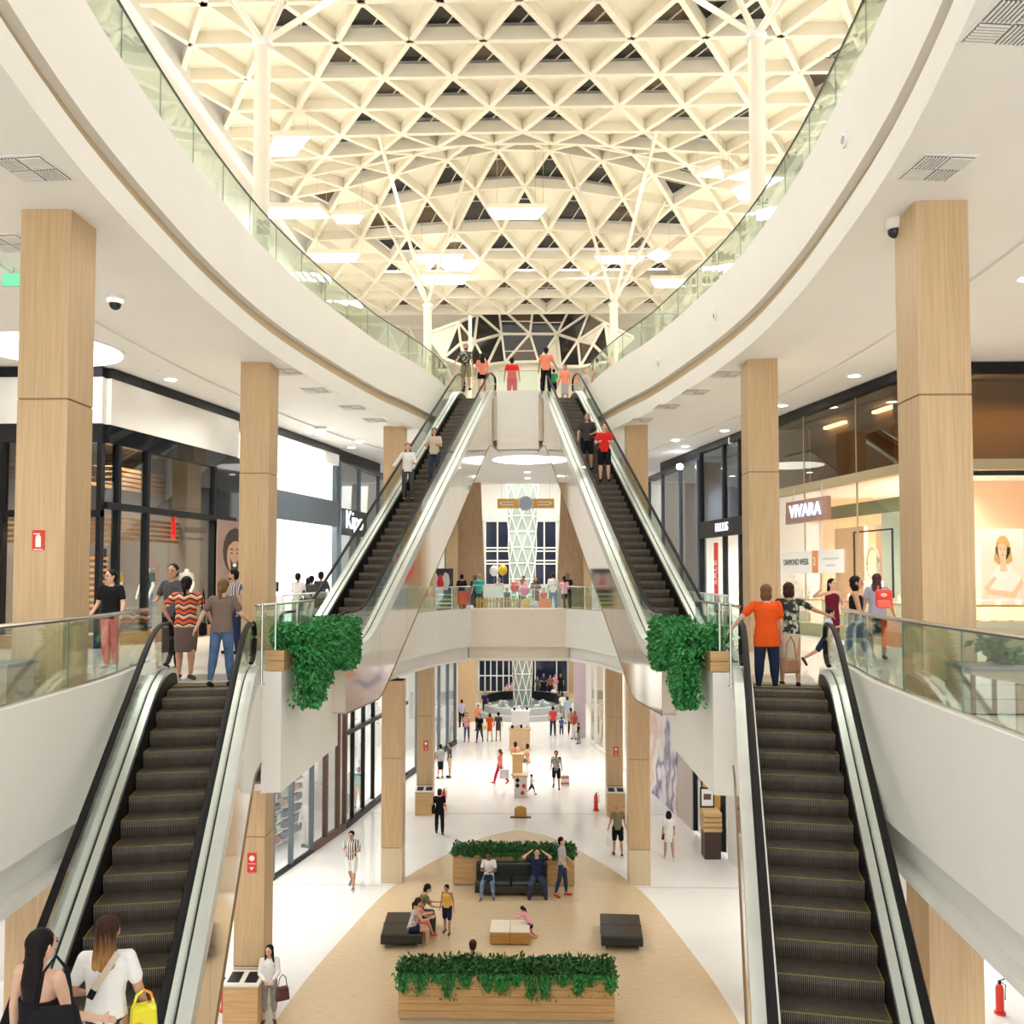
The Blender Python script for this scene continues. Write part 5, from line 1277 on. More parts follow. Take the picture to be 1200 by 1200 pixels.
# hanging light trays under the roof lattice
ZT = 16.3
trays = [
 [(-8.637, 30.376, 16.300), (-7.744, 30.398, 16.300), (-6.875, 29.087, 16.300), (-8.043, 29.059, 16.300)],
 [(-10.309, 35.754, 16.300), (-7.759, 35.815, 16.300), (-7.935, 34.795, 16.300), (-10.007, 34.745, 16.300)],
 [(-7.561, 36.350, 16.300), (-6.675, 36.371, 16.300), (-6.313, 35.590, 16.300), (-7.561, 35.560, 16.300)],
 [(-9.548, 40.827, 16.300), (-7.759, 40.870, 16.300), (-7.289, 39.890, 16.300), (-9.618, 39.834, 16.300)],
 [(-4.727, 41.170, 16.300), (-3.009, 41.211, 16.300), (-2.602, 40.111, 16.300), (-4.898, 40.056, 16.300)],
 [(-4.843, 44.095, 16.300), (-2.918, 44.141, 16.300), (-2.570, 42.881, 16.300), (-4.938, 42.824, 16.300)],
 [(-0.986, 36.065, 16.300), (0.764, 36.107, 16.300), (1.100, 35.094, 16.300), (-1.215, 35.038, 16.300)],
 [(3.786, 41.374, 16.300), (5.385, 41.413, 16.300), (5.674, 40.527, 16.300), (3.405, 40.472, 16.300)],
 [(5.777, 40.420, 16.300), (6.448, 41.324, 16.300), (6.870, 40.446, 16.300), (6.204, 39.579, 16.300)],
 [(6.534, 32.336, 16.300), (7.596, 32.501, 16.300), (7.240, 31.535, 16.300)],
 [(7.722, 32.505, 16.300), (8.590, 32.738, 16.300), (8.372, 31.830, 16.300)],
 [(8.120, 33.456, 16.300), (8.589, 34.387, 16.300), (9.054, 34.398, 16.300), (8.688, 32.884, 16.300)],
 [(6.775, 44.902, 16.300), (7.986, 44.931, 16.300), (8.090, 43.762, 16.300), (6.404, 43.722, 16.300)],
 [(9.348, 33.486, 16.300), (9.796, 32.554, 16.300), (9.068, 32.396, 16.300)]]
tl = ['light tray left of the near left tree post, highest on that side', 'long light tray low beside the near left tree post', 'small light tray right of the long left one', 'light tray above the left balustrade, far end', 'light tray crossed by the left tree branches, upper one', 'light tray just below the one at the left tree branches',
      'large light tray in the centre of the roof', 'light tray beside the right tree branches', 'diamond-shaped light tray right of the far right tree', 'triangular light tray left of the near right tree post', 'second triangular light tray against the near right tree post', 'slanted light tray low against the near right tree post', 'light tray low near the right balustrade', 'light tray just right of the near right tree post']
for q, lab in zip(trays, tl):
    c = sum((Vector(p) for p in q), Vector())/len(q); t = root('light_tray', lab, 'ceiling light', (c.x, c.y, ZT))
    poly = [(p[0]-c.x, p[1]-c.y) for p in q]
    obj('housing', MB().flat([(a*1.04, b*1.04) for a, b in poly], .02, .22), roofw, t); obj('diffuser', MB().flat(poly, 0, .02), lamp, t)
    for a, b in poly[:3]: obj('wire', MB().tube([(a*.9, b*.9, .2), (a*.9, b*.9, rz_(c.x, c.y)-ZT-.1)], .008, 4), steel, t)

# ================================================================== faceted night window at the far end of the roof
N_ = {k: Vector(v) for k, v in dict(
 a=(-5.182, 47.700, 14.741), b=(-3.558, 48.700, 15.671), c=(-2.568, 50.200, 16.587), d=(-1.461, 51.700, 17.531), e=(0.588, 51.700, 17.516), f=(2.833, 51.700, 17.550), g=(3.733, 50.200, 16.591), h=(4.527, 48.700, 15.568), i=(5.954, 47.700, 14.482),
 j=(-3.471, 49.400, 14.665), k=(-2.773, 50.400, 15.023), l=(-1.271, 52.000, 15.894), m=(0.386, 52.000, 15.883), n=(1.990, 52.000, 15.873), o=(3.110, 50.400, 15.034), p=(3.914, 49.400, 14.570),
 q=(-2.071, 51.000, 13.836), r=(-1.076, 52.200, 14.269), s=(0.887, 52.200, 14.309), t=(2.155, 51.000, 13.712), u=(-4.344, 48.600, 13.654), v=(-3.252, 49.700, 13.435), w=(3.214, 49.700, 13.398), x=(4.790, 48.600, 13.411)).items()}
t = root('end_window', 'faceted dark glass end wall of triangles in white bars below the roof lattice', 'window', (0, 50, 12))

tris = ['abu', 'buj', 'bjk', 'bck', 'ckl', 'cdl', 'dlm', 'dem', 'emn', 'efn', 'fng', 'gno', 'goh', 'hop', 'hpx', 'hxi', 'ujv', 'jkv', 'kvq', 'klq', 'lqr', 'lrm', 'rms', 'msn', 'nst', 'nto', 'otw', 'opw', 'pwx']
mp = MB(); edges = set()
light = {'abu', 'hxi', 'nst', 'hop', 'jkv'}
for k, tr in enumerate(tris):
    P = [N_[x] for x in tr]; c = sum(P, Vector())/3
    obj('pane', MB().quad(*[c+(p-c)*.98 for p in P]), roofw if tr in light else (darkpane2 if k % 5 == 2 else darkpane), t, True)
    for a, b in ((0, 1), (1, 2), (2, 0)): edges.add(tuple(sorted((tr[a], tr[b]))))
for a, b in sorted(edges): obj('bar', MB().bar(N_[a]+Vector((0, -.06, 0)), N_[b]+Vector((0, -.06, 0)), .13, .2, (0, 1, 0)), roofw, t, True)
for a, b, y in (('d', 'l', .45), ('e', 'm', .45), ('f', 'n', .45)):
    pass
for (p, q) in ((('d', 'l', .55), ('e', 'm', .55)), (('e', 'm', .6), ('f', 'n', .6)), (('l', 'r', .6), ('m', 's', .6))):
    a = N_[p[0]].lerp(N_[p[1]], p[2]); b = N_[q[0]].lerp(N_[q[1]], q[2]); obj('thin_bar', MB().bar(a+Vector((0, -.03, 0)), b+Vector((0, -.03, 0)), .05, .08, (0, 1, 0)), roofw, t, True)
# the roof folds down either side of it
for s, nm in ((1, 'right'), (-1, 'left')):
    tt = root('roof_fold', f'white ribbed fold of the roof {nm} of the dark end window', 'roof', (s*7, 50, 13))
    xs = [s*(2.9+i*1.25) for i in range(7)]
    prev = None
    for j in range(5):
        row = [Vector((x+(s*.62 if j % 2 else 0), 52.3-.3*i-.1*j, 16.2-1.55*j)) for i, x in enumerate(xs)]
        for a, b in zip(row, row[1:]): obj('rib', MB().bar(a, b, .12, .22, (0, 1, 0)), roofw, tt, True)
        if prev:
            for i in range(len(row)):
                obj('rib', MB().bar(prev[i], row[i], .12, .22, (0, 1, 0)), roofw, tt, True)
                k = i+1 if (j % 2 == 0) else i-1
                if 0 <= k < len(row) : obj('rib', MB().bar(prev[i] if j % 2 else prev[i], row[min(len(row)-1, max(0, i-1 if j % 2 == 1 else i+1))], .12, .22, (0, 1, 0)), roofw, tt, True)
        prev = row
struct('wall_far_upper', MB().box(-11, 11, 52.6, 52.8, L2, 19), rooft)

# ================================================================== people
SK = {'l': mat('skin_light', (.72, .44, .31), .55), 'm': mat('skin_tan', (.52, .28, .17), .55), 'd': mat('skin_brown', (.20, .10, .06), .5)}
def ombre():
    m = mat('hair_ombre', (.05, .02, .01), .6, spec=.2); N, L, b = nodes(m)
    sp = N.new('ShaderNodeSeparateXYZ'); L.new(coord(N, L, (1, 1, 1)), sp.inputs[0])
    n = N.new('ShaderNodeTexNoise'); n.inputs['Scale'].default_value = 1; L.new(coord(N, L, (60, 60, 3)), n.inputs['Vector'])
    a = N.new('ShaderNodeMath'); a.operation = 'MULTIPLY_ADD'; a.inputs[1].default_value = .25; L.new(n.outputs[0], a.inputs[0]); L.new(sp.outputs[2], a.inputs[2])
    mr = N.new('ShaderNodeMapRange'); mr.inputs[1].default_value = 1.30; mr.inputs[2].default_value = 1.62; L.new(a.outputs[0], mr.inputs[0])
    L.new(ramp(N, L, mr.outputs[0], [(0, (.60, .38, .12)), (.45, (.30, .15, .05)), (1, (.035, .014, .008))]), b.inputs['Base Color'])
    return m
HR = {'k': mat('hair_black', (.006, .004, .004), .6, spec=.2), 'b': mat('hair_brown', (.04, .018, .010), .6, spec=.2), 'd': mat('hair_dark_blonde', (.16, .085, .035), .6, spec=.2), 'g': mat('hair_grey', (.25, .23, .2), .7),
      'o': ombre(), 'r': mat('hair_auburn', (.05, .012, .010), .55), 'c': mat('cap_black', (.02, .02, .025), .7)}
eyem = mat('eye_dark', (.02, .012, .01), .3); lipm = mat('lips', (.42, .10, .08), .5)
def cloth(name, c, r=.9): return mat('cloth_'+name, c, r, spec=.15)
WH = cloth('white', (.82, .81, .79)); BK = cloth('black', (.012, .012, .014)); NV = cloth('navy', (.02, .03, .075)); GY = cloth('grey', (.25, .25, .25)); DG = cloth('dark_grey', (.07, .075, .08))
RD = cloth('red', (.72, .03, .025)); OR = cloth('orange', (.80, .10, .015)); SAL = cloth('salmon', (.86, .28, .18)); PK = cloth('pink', (.85, .40, .45)); CORAL = cloth('coral', (.86, .22, .20)); TEAL = cloth('teal', (.02, .42, .38))
YL = cloth('yellow', (.85, .52, .08)); OL = cloth('olive', (.22, .20, .11)); KH = cloth('khaki', (.25, .22, .12)); TAUPE = cloth('taupe', (.20, .14, .115)); SKIRT = cloth('brown_skirt', (.16, .11, .10)); LIL = cloth('lilac', (.50, .45, .62))
LB = cloth('light_blue', (.35, .50, .68)); MAR = cloth('maroon', (.14, .012, .03)); BG = cloth('beige', (.62, .52, .40)); JN = noisy('jeans_mid', (.05, .10, .20), (.09, .16, .30), (1, 1, 1), .85, ns=8); JD = noisy('jeans_dark', (.018, .03, .065), (.03, .05, .10), (1, 1, 1), .85, ns=8)
JL = noisy('jeans_light', (.13, .22, .34), (.26, .37, .50), (1, 1, 1), .85, ns=8); GN = cloth('green', (.05, .32, .12)); PLAID = stripes('cloth_plaid', [(.55, .5, .52), (.10, .09, .12)], 6, 'X'); BW = stripes('cloth_black_white_stripe', [(.02, .02, .02), (.82, .8, .78)], 4.6, 'X')
RS = stripes('cloth_red_stripe', [(.75, .05, .05), (.8, .7, .65)], 5, 'Z'); CHEV = zigzag('cloth_chevron', [(.75, .08, .02), (.02, .02, .03), (.80, .30, .05), (.70, .62, .52), (.02, .02, .03), (.75, .12, .08)], sx=22, amp=.045, sz=6.5)
FLOR = blotch('cloth_floral_dark', [(.015, .02, .025), (.02, .03, .03), (.5, .5, .4), (.015, .02, .025), (.2, .25, .15)], 22); FLW = blotch('cloth_floral_pale', [(.6, .55, .5), (.45, .40, .42), (.7, .65, .62), (.3, .28, .3)], 26)
FLB = blotch('cloth_floral_navy', [(.01, .03, .06), (.02, .05, .09), (.01, .03, .06), (.75, .75, .72), (.01, .02, .05)], 24); PAT = blotch('cloth_pattern_grey', [(.4, .38, .38), (.15, .14, .15), (.6, .58, .56)], 18); RIB = stripes('cloth_red_black_rib', [(.02, .015, .02), (.30, .05, .03)], 6, 'X', distort=3)
ORP = blotch('cloth_orange_pattern', [(.8, .25, .08), (.75, .5, .3), (.6, .1, .05), (.7, .6, .5)], 18); GS = cloth('grey_silver', (.42, .42, .42)); CAM = noisy('cloth_salt_pepper', (.22, .23, .22), (.38, .39, .38), (1, 1, 1), .9, ns=30)
SHOE = {'k': cloth('shoe_black', (.015, .015, .015), .5), 'w': cloth('shoe_white', (.75, .74, .72), .6), 'b': cloth('shoe_brown', (.15, .07, .04), .6), 'g': cloth('shoe_grey', (.2, .2, .22), .7), 'r': cloth('shoe_red', (.6, .04, .03), .6)}

def capsule(mb, a, ra, b, rb, seg=9):
    a = Vector(a); b = Vector(b); d = b-a
    if d.length < 1e-5: d = Vector((0, 0, .001))
    d.normalize(); up = Vector((0, 0, 1)) if abs(d.z) < .9 else Vector((1, 0, 0)); x = d.cross(up).normalized(); z = x.cross(d); n0 = len(mb.v)
    rows = [(a-d*ra*.97, ra*.22), (a-d*ra*.7, ra*.7), (a, ra), (b, rb), (b+d*rb*.7, rb*.7), (b+d*rb*.97, rb*.22)]
    for c, r in rows:
        for k in range(seg): t = 2*PI*k/seg; mb.v.append(tuple(c+x*math.cos(t)*r+z*math.sin(t)*r))
    m = len(rows)
    for i in range(m-1):
        for k in range(seg): mb.f.append((n0+i*seg+k, n0+i*seg+(k+1) % seg, n0+(i+1)*seg+(k+1) % seg, n0+(i+1)*seg+k))
    mb.f.append(tuple(n0+k for k in reversed(range(seg)))); mb.f.append(tuple(n0+(m-1)*seg+k for k in range(seg)))
def loft(mb, rows, seg=14):
    """rows: (centre, rx, ry, xdir, ydir)"""
    n0 = len(mb.v); n = len(rows)
    for c, rx, ry, xd, yd in rows:
        for k in range(seg): a = 2*PI*k/seg; mb.v.append(tuple(Vector(c)+xd*math.cos(a)*rx+yd*math.sin(a)*ry))
    for i in range(n-1):
        for k in range(seg): mb.f.append((n0+i*seg+k, n0+i*seg+(k+1) % seg, n0+(i+1)*seg+(k+1) % seg, n0+(i+1)*seg+k))
    mb.f.append(tuple(n0+k for k in reversed(range(seg)))); mb.f.append(tuple(n0+(n-1)*seg+k for k in range(seg)))
def blob(mb, c, r, xd, yd, zd, seg=12, rings=8):
    c = Vector(c); rows = []
    for i in range(rings+1):
        a = -PI/2+PI*(i+.0)/rings; q = max(.06, math.cos(a)); rows.append((c+zd*math.sin(a)*r[2], r[0]*q, r[1]*q, xd, yd))
    loft(mb, rows, seg)
def skin_obj(name, mb, m, parent, vox, sm=4, fac=.5):
    o = obj(name, mb, m, parent)
    r = o.modifiers.new('union', 'REMESH'); r.mode = 'VOXEL'; r.voxel_size = vox; r.use_smooth_shade = True
    if sm: q = o.modifiers.new('soften', 'SMOOTH'); q.iterations = sm; q.factor = fac
    return o
def rotv(v, ax, a): return Matrix.Rotation(a, 3, ax) @ v
XA, YA, ZA = Vector((1, 0, 0)), Vector((0, 1, 0)), Vector((0, 0, 1))
def person(label, loc, face, H, top, bottom, hair=('short', 'k'), skin='m', shoes='k', pose={}, near=0, group=None, seat=None, girth=1.0, extra=()):
    """face: degrees, 0 looks away from the viewer, 180 towards, 90 to the picture's left, -90 to its right"""
    t = root('person', label, 'person', loc, R(face), group)
    P = dict(lean=0, side=0, legs=((0, 0), (0, 0)), spread=3, arms=((4, 9, 12, 0), (4, 9, 12, 0)), head=(0, 0), twist=0); P.update(pose)
    vox = .0085 if near == 2 else (.012 if near == 1 else .018)
    vox *= max(.75, H/1.7) if H < 1.5 else 1
    g = girth; S = SK[skin]
    th, sh = .245*H, .245*H; ank = .045*H
    # legs
    L = []
    for (sw, kn), s in zip(P['legs'], (-1, 1)):
        a, b = R(sw), R(sw-kn); ab = R(P['spread'])
        d1 = Vector((s*math.sin(ab), math.sin(a)*math.cos(ab), -math.cos(a)*math.cos(ab))); d2 = Vector((s*math.sin(ab)*.5, math.sin(b), -math.cos(b)))
        L.append((s, d1, d2.normalized(), b))
    low = max(-(d1.z*th+d2.z*sh) for s, d1, d2, b in L)
    pz = seat if seat is not None else low+ank
    pel = Vector((0, 0, pz))
    ln = R(P['lean']); sd = R(P['side']); up = rotv(rotv(ZA, XA, -ln), YA, sd); fw = rotv(YA, XA, -ln); rt = rotv(XA, YA, sd)
    def T(h, f=0, r=0): return pel+up*(h*H)+fw*(f*H)+rt*(r*H)
    joints = []
    for s, d1, d2, b in L:
        hip = pel+rt*(s*.052*H); k = hip+d1*th; an = k+d2*sh; joints.append((s, hip, k, an, b))
    sho = [T(.288, 0, s*.100*g**.5) for s in (-1, 1)]
    A = []
    for (sw, ab, el, inn), s, p in zip(P['arms'], (-1, 1), sho):
        a, b = R(sw), R(ab)
        d1 = Vector((s*math.sin(b), math.sin(a)*math.cos(b), -math.cos(a)*math.cos(b)))
        a2 = R(sw+el); b2 = R(ab-inn)
        d2 = Vector((s*math.sin(b2), math.sin(a2)*math.cos(b2), -math.cos(a2)*math.cos(b2)))
        e = p+d1*.17*H; w_ = e+d2*.148*H; A.append((s, p, e, w_, d2))
    neck = T(.315); hc = T(.40, .012); hy, hp = R(P['head'][0]), R(P['head'][1])
    hz = rotv(up, XA, -hp) if abs(hp) > .01 else up; hf = rotv(fw, ZA, hy); hf = rotv(hf, rt, hp) if False else (hf-hz*hf.dot(hz)).normalized(); hx = hf.cross(hz)
    hc = neck+hz*.083*H+hf*.010*H
    # body, one surface
    b = MB()
    loft(b, [(T(-.035), .060*g*H, .055*g*H, rt, fw), (T(.0), .088*g*H, .064*g*H, rt, fw), (T(.05), .084*g*H, .060*g*H, rt, fw), (T(.11), .070*g*H, .050*g*H, rt, fw), (T(.18, .004), .080*g*H, .056*g*H, rt, fw), (T(.24, .004), .088*g*H, .056*g*H, rt, fw), (T(.285), .078*g*H, .045*g*H, rt, fw), (T(.308), .045*H, .034*H, rt, fw)])
    capsule(b, sho[0], .026*H, sho[1], .026*H); capsule(b, T(.285), .034*H, neck+hz*.02*H, .028*H)
    for s, hip, k, an, bb in joints:
        capsule(b, hip, .050*g*H, k, .033*g**.5*H); capsule(b, k, .033*g**.5*H, k.lerp(an, .3)+(-YA*.006*H), .034*g**.5*H); capsule(b, k.lerp(an, .3), .033*g**.5*H, an, .019*H)
        fd = Vector((s*.15, math.cos(bb), math.sin(bb)*1.0)).normalized() if abs(bb) > .15 and seat is None else Vector((s*.15, 1, 0)).normalized()
        capsule(b, an-fd*.018*H-ZA*.022*H, .020*H, an+fd*.085*H-ZA*.026*H, .017*H)
    for s, p, e, w_, d2 in A:
        capsule(b, p, .029*g*H, e, .022*g**.5*H); capsule(b, e, .022*g**.5*H, w_, .0145*H)
        side = d2.cross(fw if abs(d2.dot(fw)) < .9 else up).normalized(); pn = d2.cross(side).normalized()
        pal = w_+d2*.026*H; capsule(b, w_, .0145*H, pal, .017*H); capsule(b, pal-pn*.008*H, .013*H, pal+pn*.010*H, .013*H)
        fr = .0052*H if near else .006*H
        for q, ln_ in ((-1.5, .036), (-.5, .043), (.5, .041), (1.5, .032)):
            f0 = pal+d2*.014*H+pn*(q*.0088*H); f1 = f0+d2*ln_*.55*H; capsule(b, f0, fr, f1, fr*.95, 6); capsule(b, f1, fr*.95, f1+(d2*.8-side*s*.45).normalized()*ln_*.5*H, fr*.8, 6)
        capsule(b, w_+d2*.012*H-pn*.012*H, fr*1.2, pal-pn*.032*H+d2*.012*H, fr, 6)
    blob(b, hc+hz*.014*H, (.049*H, .058*H, .060*H), hx, hf, hz); blob(b, hc-hz*.022*H+hf*.010*H, (.039*H, .044*H, .044*H), hx, hf, hz)
    capsule(b, hc+hf*.055*H+hz*.008*H, .006*H, hc+hf*.066*H-hz*.010*H, .009*H, 7); capsule(b, hc-hz*.045*H+hf*.030*H, .013*H, hc-hz*.048*H+hf*.034*H, .012*H, 7)
    for s in (-1, 1): capsule(b, hc+hx*s*.049*H-hz*.012*H, .006*H, hc+hx*s*.051*H+hz*.012*H, .008*H, 6)
    skin_obj('body', b, S, t, vox, 3)
    # face
    ey = MB(); 
    for s in (-1, 1):
        blob(ey, hc+hf*.0565*H+hx*s*.020*H+hz*.009*H, (.0085*H, .004*H, .0045*H), hx, hf, hz, 8, 5); capsule(ey, hc+hf*.0575*H+hx*s*.011*H+hz*.021*H, .0022*H, hc+hf*.0535*H+hx*s*.030*H+hz*.021*H, .002*H, 5)
    obj('eyes', ey, eyem, t); mo = MB(); capsule(mo, hc+hf*.0535*H-hx*.012*H-hz*.027*H, .0035*H, hc+hf*.0535*H+hx*.012*H-hz*.027*H, .0035*H, 6); obj('mouth', mo, lipm, t)
    # hair
    st, hcx = hair[0], HR[hair[1]]; h = MB()
    if st != 'bald':
        blob(h, hc+hz*.024*H-hf*.011*H, (.056*H, .061*H, .058*H), hx, hf, hz); blob(h, hc-hz*.012*H-hf*.028*H, (.048*H, .040*H, .048*H), hx, hf, hz)
        if st in ('long', 'bob', 'side'):
            ll = {'long': .20, 'bob': .085, 'side': .20}[st]
            if st == 'bob':
                blob(h, hc-hz*.03*H-hf*.012*H, (.057*H, .045*H, .058*H), hx, hf, hz)
            else:
                dn = (hc-hf*.035*H); q = [(dn+hz*.01*H, .046*H, .03*H, hx, hf), (dn-hz*.06*H, .054*H, .028*H, hx, hf), (dn-hz*(.06+ll*.4)*H-fw*.018*H, .058*H, .024*H, hx, hf), (dn-ZA*(.06+ll*.8)*H-fw*.016*H, .046*H, .018*H, hx, hf), (dn-ZA*(.06+ll)*H-fw*.012*H, .024*H, .012*H, hx, hf)]
                loft(h, q)
                if st == 'side':
                    for s in (-1, 1): capsule(h, hc+hx*s*.047*H+hz*.01*H, .014*H, T(.21, .045, s*.055), .016*H)
        if st == 'tail':
            capsule(h, hc-hf*.062*H-hz*.0*H, .016*H, hc-hf*.078*H-hz*.03*H, .024*H); capsule(h, hc-hf*.078*H-hz*.03*H, .024*H, hc-hf*.062*H-hz*.12*H, .012*H)
        if st == 'curly': blob(h, hc-hz*.02*H-hf*.012*H, (.068*H, .058*H, .085*H), hx, hf, hz)
        skin_obj('hair', h, hcx, t, vox*1.05, 1)
    if 'beard' in extra:
        q = MB(); blob(q, hc-hz*.034*H+hf*.018*H, (.036*H, .036*H, .026*H), hx, hf, hz); skin_obj('beard', q, hcx, t, vox, 1)
    if 'glasses' in extra:
        q = MB()
        for s in (-1, 1): q.tube([hc+hf*.066*H+hx*(s*.020+.013*math.cos(a*PI/4))*H+hz*(.009+.010*math.sin(a*PI/4))*H for a in range(8)], .0018*H, 5, closed=True); q.tube([hc+hf*.062*H+hx*s*.034*H+hz*.01*H, hc+hx*s*.050*H+hz*.008*H], .0016*H, 4)
        obj('glasses', q, eyem, t)
    # top
    kind, m = top[0], top[1]; o_ = .012
    c = MB(); hem = {'tank': .0, 'tee': -.03, 'long': -.03, 'polo': -.03, 'dress': -.17, 'sleeveless': -.02, 'tunic': -.10, 'crop': .05, 'open': -.04, 'short_tee': .015, 'backless': .0}[kind]
    thd = (L[0][1]+L[1][1])/2
    rows = []
    if hem < -.05:
        rows.append((pel+thd*(-hem)*H*1.0, (.095 if kind == 'dress' else .1)*g*H, .075*g*H, rt, fw if seat is None else (fw*.3+up).normalized())); rows.append((pel+thd*.03*H, .100*g*H, .074*g*H, rt, fw))
    else: rows.append((T(hem), (.093*g+o_*.6)*H, (.068*g+o_*.5)*H, rt, fw))
    if hem < .03: rows.append((T(.05), (.086*g+o_*.6)*H, (.062*g+o_*.5)*H, rt, fw))
    rows += [(T(.11), (.073*g+o_)*H, (.052*g+o_)*H, rt, fw), (T(.19, .004), (.084*g+o_*.8)*H, (.058*g+o_)*H, rt, fw), (T(.25, .003), (.090*g+o_*.6)*H, (.056*g+o_)*H, rt, fw), (T(.287), (.080*g+o_*.3)*H, (.046*g+o_*.8)*H, rt, fw), (T(.304), .050*H, .040*H, rt, fw)]
    if kind in ('tank', 'sleeveless'): rows = rows[:-2]+[(T(.275), (.070*g)*H, (.046*g+o_*.6)*H, rt, fw), (T(.298), .058*H, .036*H, rt, fw)]
    if kind == 'backless': rows = rows[:4]
    loft(c, rows)
    if kind not in ('tank', 'sleeveless', 'crop', 'backless'):
        capsule(c, sho[0], .029*H, sho[1], .029*H)
    for s, p, e, w_, d2 in A:
        if kind in ('tee', 'dress', 'polo', 'tunic', 'open', 'short_tee'): capsule(c, p, .030*g*H, p.lerp(e, .62), .034*g*H)
        if kind == 'long': capsule(c, p, .030*g*H, e, .029*g*H); capsule(c, e, .031*g*H, e.lerp(w_, .8), .024*H)
    skin_obj('top' if kind != 'dress' else 'dress', c, m, t, vox*1.1, 2)
    # bottom
    if bottom:
        kind, m = bottom[0], bottom[1]; c = MB()
        loft(c, [(T(-.045), .068*g*H, .060*g*H, rt, fw), (T(.0), (.091*g+.004)*H, (.067*g+.004)*H, rt, fw), (T(.05), (.086*g+.003)*H, (.062*g+.003)*H, rt, fw), (T(.065), (.083*g+.002)*H, (.060*g+.002)*H, rt, fw)])
        if kind in ('skirt', 'mini'):
            ll = .27 if kind == 'skirt' else .16
            yd = fw if seat is None else up
            loft(c, [(pel+up*.04*H, .088*g*H, .064*g*H, rt, fw), (pel+thd*.04*H, .100*g*H, .074*g*H, rt, yd), (pel+thd*.13*H, .098*g*H, .074*g*H, rt, yd), (pel+thd*ll*H, .088*g*H, .066*g*H, rt, yd)])
        else:
            f = {'trousers': 1, 'slim': 1, 'shorts': 0, 'hot': 0, 'capri': .6}[kind]
            for s, hip, k, an, bb in joints:
                w1 = .006 if kind in ('slim',) else .011
                if kind == 'hot': capsule(c, hip, (.053*g+.006)*H, hip.lerp(k, .38), (.049*g+.006)*H)
                elif f == 0: capsule(c, hip, (.052*g+w1)*H, hip.lerp(k, .88), (.041*g+w1)*H)
                else:
                    capsule(c, hip, (.051*g+w1*.7)*H, k, (.034*g+w1)*H); capsule(c, k, (.034*g+w1)*H, k.lerp(an, .35), (.034*g**.5+w1)*H); capsule(c, k.lerp(an, .35), (.034*g**.5+w1)*H, k.lerp(an, .93*f if f < 1 else .95), ((.018 if kind == 'slim' else .026)+w1*.6)*H)
        skin_obj({'skirt': 'skirt', 'mini': 'skirt', 'shorts': 'shorts', 'hot': 'shorts'}.get(kind, 'trousers'), c, m, t, vox*1.1, 2)
    if shoes:
        for s, hip, k, an, bb in joints:
            fd = Vector((s*.15, math.cos(bb), math.sin(bb)*1.0)).normalized() if abs(bb) > .15 and seat is None else Vector((s*.15, 1, 0)).normalized()
            c = MB(); capsule(c, an-fd*.020*H-ZA*.022*H, .024*H, an+fd*.088*H-ZA*.027*H, .019*H, 10)
            mn = min(v[2] for v in c.v); obj('shoe', c, SHOE[shoes], t, smooth=True)
    # drop so the lowest sole touches the ground
    if seat is None:
        lowz = min(min((an-ZA*.022*H).z-.024*H, (an+(Vector((s*.15, math.cos(bb), math.sin(bb))).normalized() if abs(bb) > .15 else YA)*.088*H-ZA*.027*H).z-.019*H) for s, hip, k, an, bb in joints)
        t.location.z -= lowz
    return t
WALK = dict(legs=((22, 8), (-16, 22)), arms=((-14, 8, 14, 0), (18, 8, 20, 0)))
WALK2 = dict(legs=((-14, 26), (20, 5)), arms=((16, 8, 22, 0), (-12, 8, 12, 0)))
STEP = dict(legs=((9, 4), (-7, 10)), arms=((-6, 8, 12, 0), (8, 8, 18, 0)))
HOLD = dict(arms=((12, 8, 80, 40), (12, 8, 80, 40)))
PHONE = dict(arms=((15, 10, 95, 35), (5, 8, 15, 0)), head=(0, 14))
SIT = dict(legs=((84, 82), (82, 78)), arms=((22, 8, 45, 15), (22, 8, 45, 15)), spread=6)
def bag(label, loc, rz=0, w=.3, h=.26, d=.12, m=BK, strap=.35, cat='bag', paper=False):
    t = root('bag', label, cat, loc, R(rz))
    k = .92 if paper else .78
    obj('bag_body', MB().prism([(-w/2, 0), (w/2, 0), (w/2*k, h), (-w/2*k, h)], lambda u, v, q: (u, q, v), -d/2, d/2), m, t, bevel=.004 if paper else .03)
    if strap: obj('strap', MB().tube([(-w*.33, 0, h*.95), (-w*.22, 0, h+strap*.7), (0, 0, h+strap), (w*.22, 0, h+strap*.7), (w*.33, 0, h*.95)], .011, 6), m if not paper else WH, t, smooth=True)
    return t

# ---- middle floor, left
person('woman in coral trousers and black top with red embroidery and glasses, dark short hair', (-6.973, 15.844, 0.000), 172, 1.74, ('tee', BK), ('trousers', CORAL), ('short', 'k'), 'l', 'w', dict(arms=((6, 14, 30, 0), (6, 12, 28, 0)), head=(-22, 0), legs=((2, 2), (-4, 4))), 1, extra=('glasses',), girth=1.08)
o = None
person('woman seen from behind in an orange and black chevron blouse and brown skirt', (-4.912, 14.040, 0.000), 4, 1.60, ('tee', CHEV), ('skirt', SKIRT), ('tail', 'k'), 'm', 'b', dict(arms=((-4, 42, 34, 60), (-4, 34, 20, 18)), legs=((4, 2), (-4, 8))), 2, girth=1.2)
person('woman from behind with a dark blonde ponytail, taupe shirt and blue jeans at the escalator', (-4.005, 13.081, 0.000), -6, 1.56, ('tee', TAUPE), ('slim', JN), ('tail', 'd'), 'l', 'k', dict(arms=((-6, 30, 6, 4), (20, 20, 40, 10)), legs=((-6, 8), (6, 4)), lean=3), 2, girth=1.12)
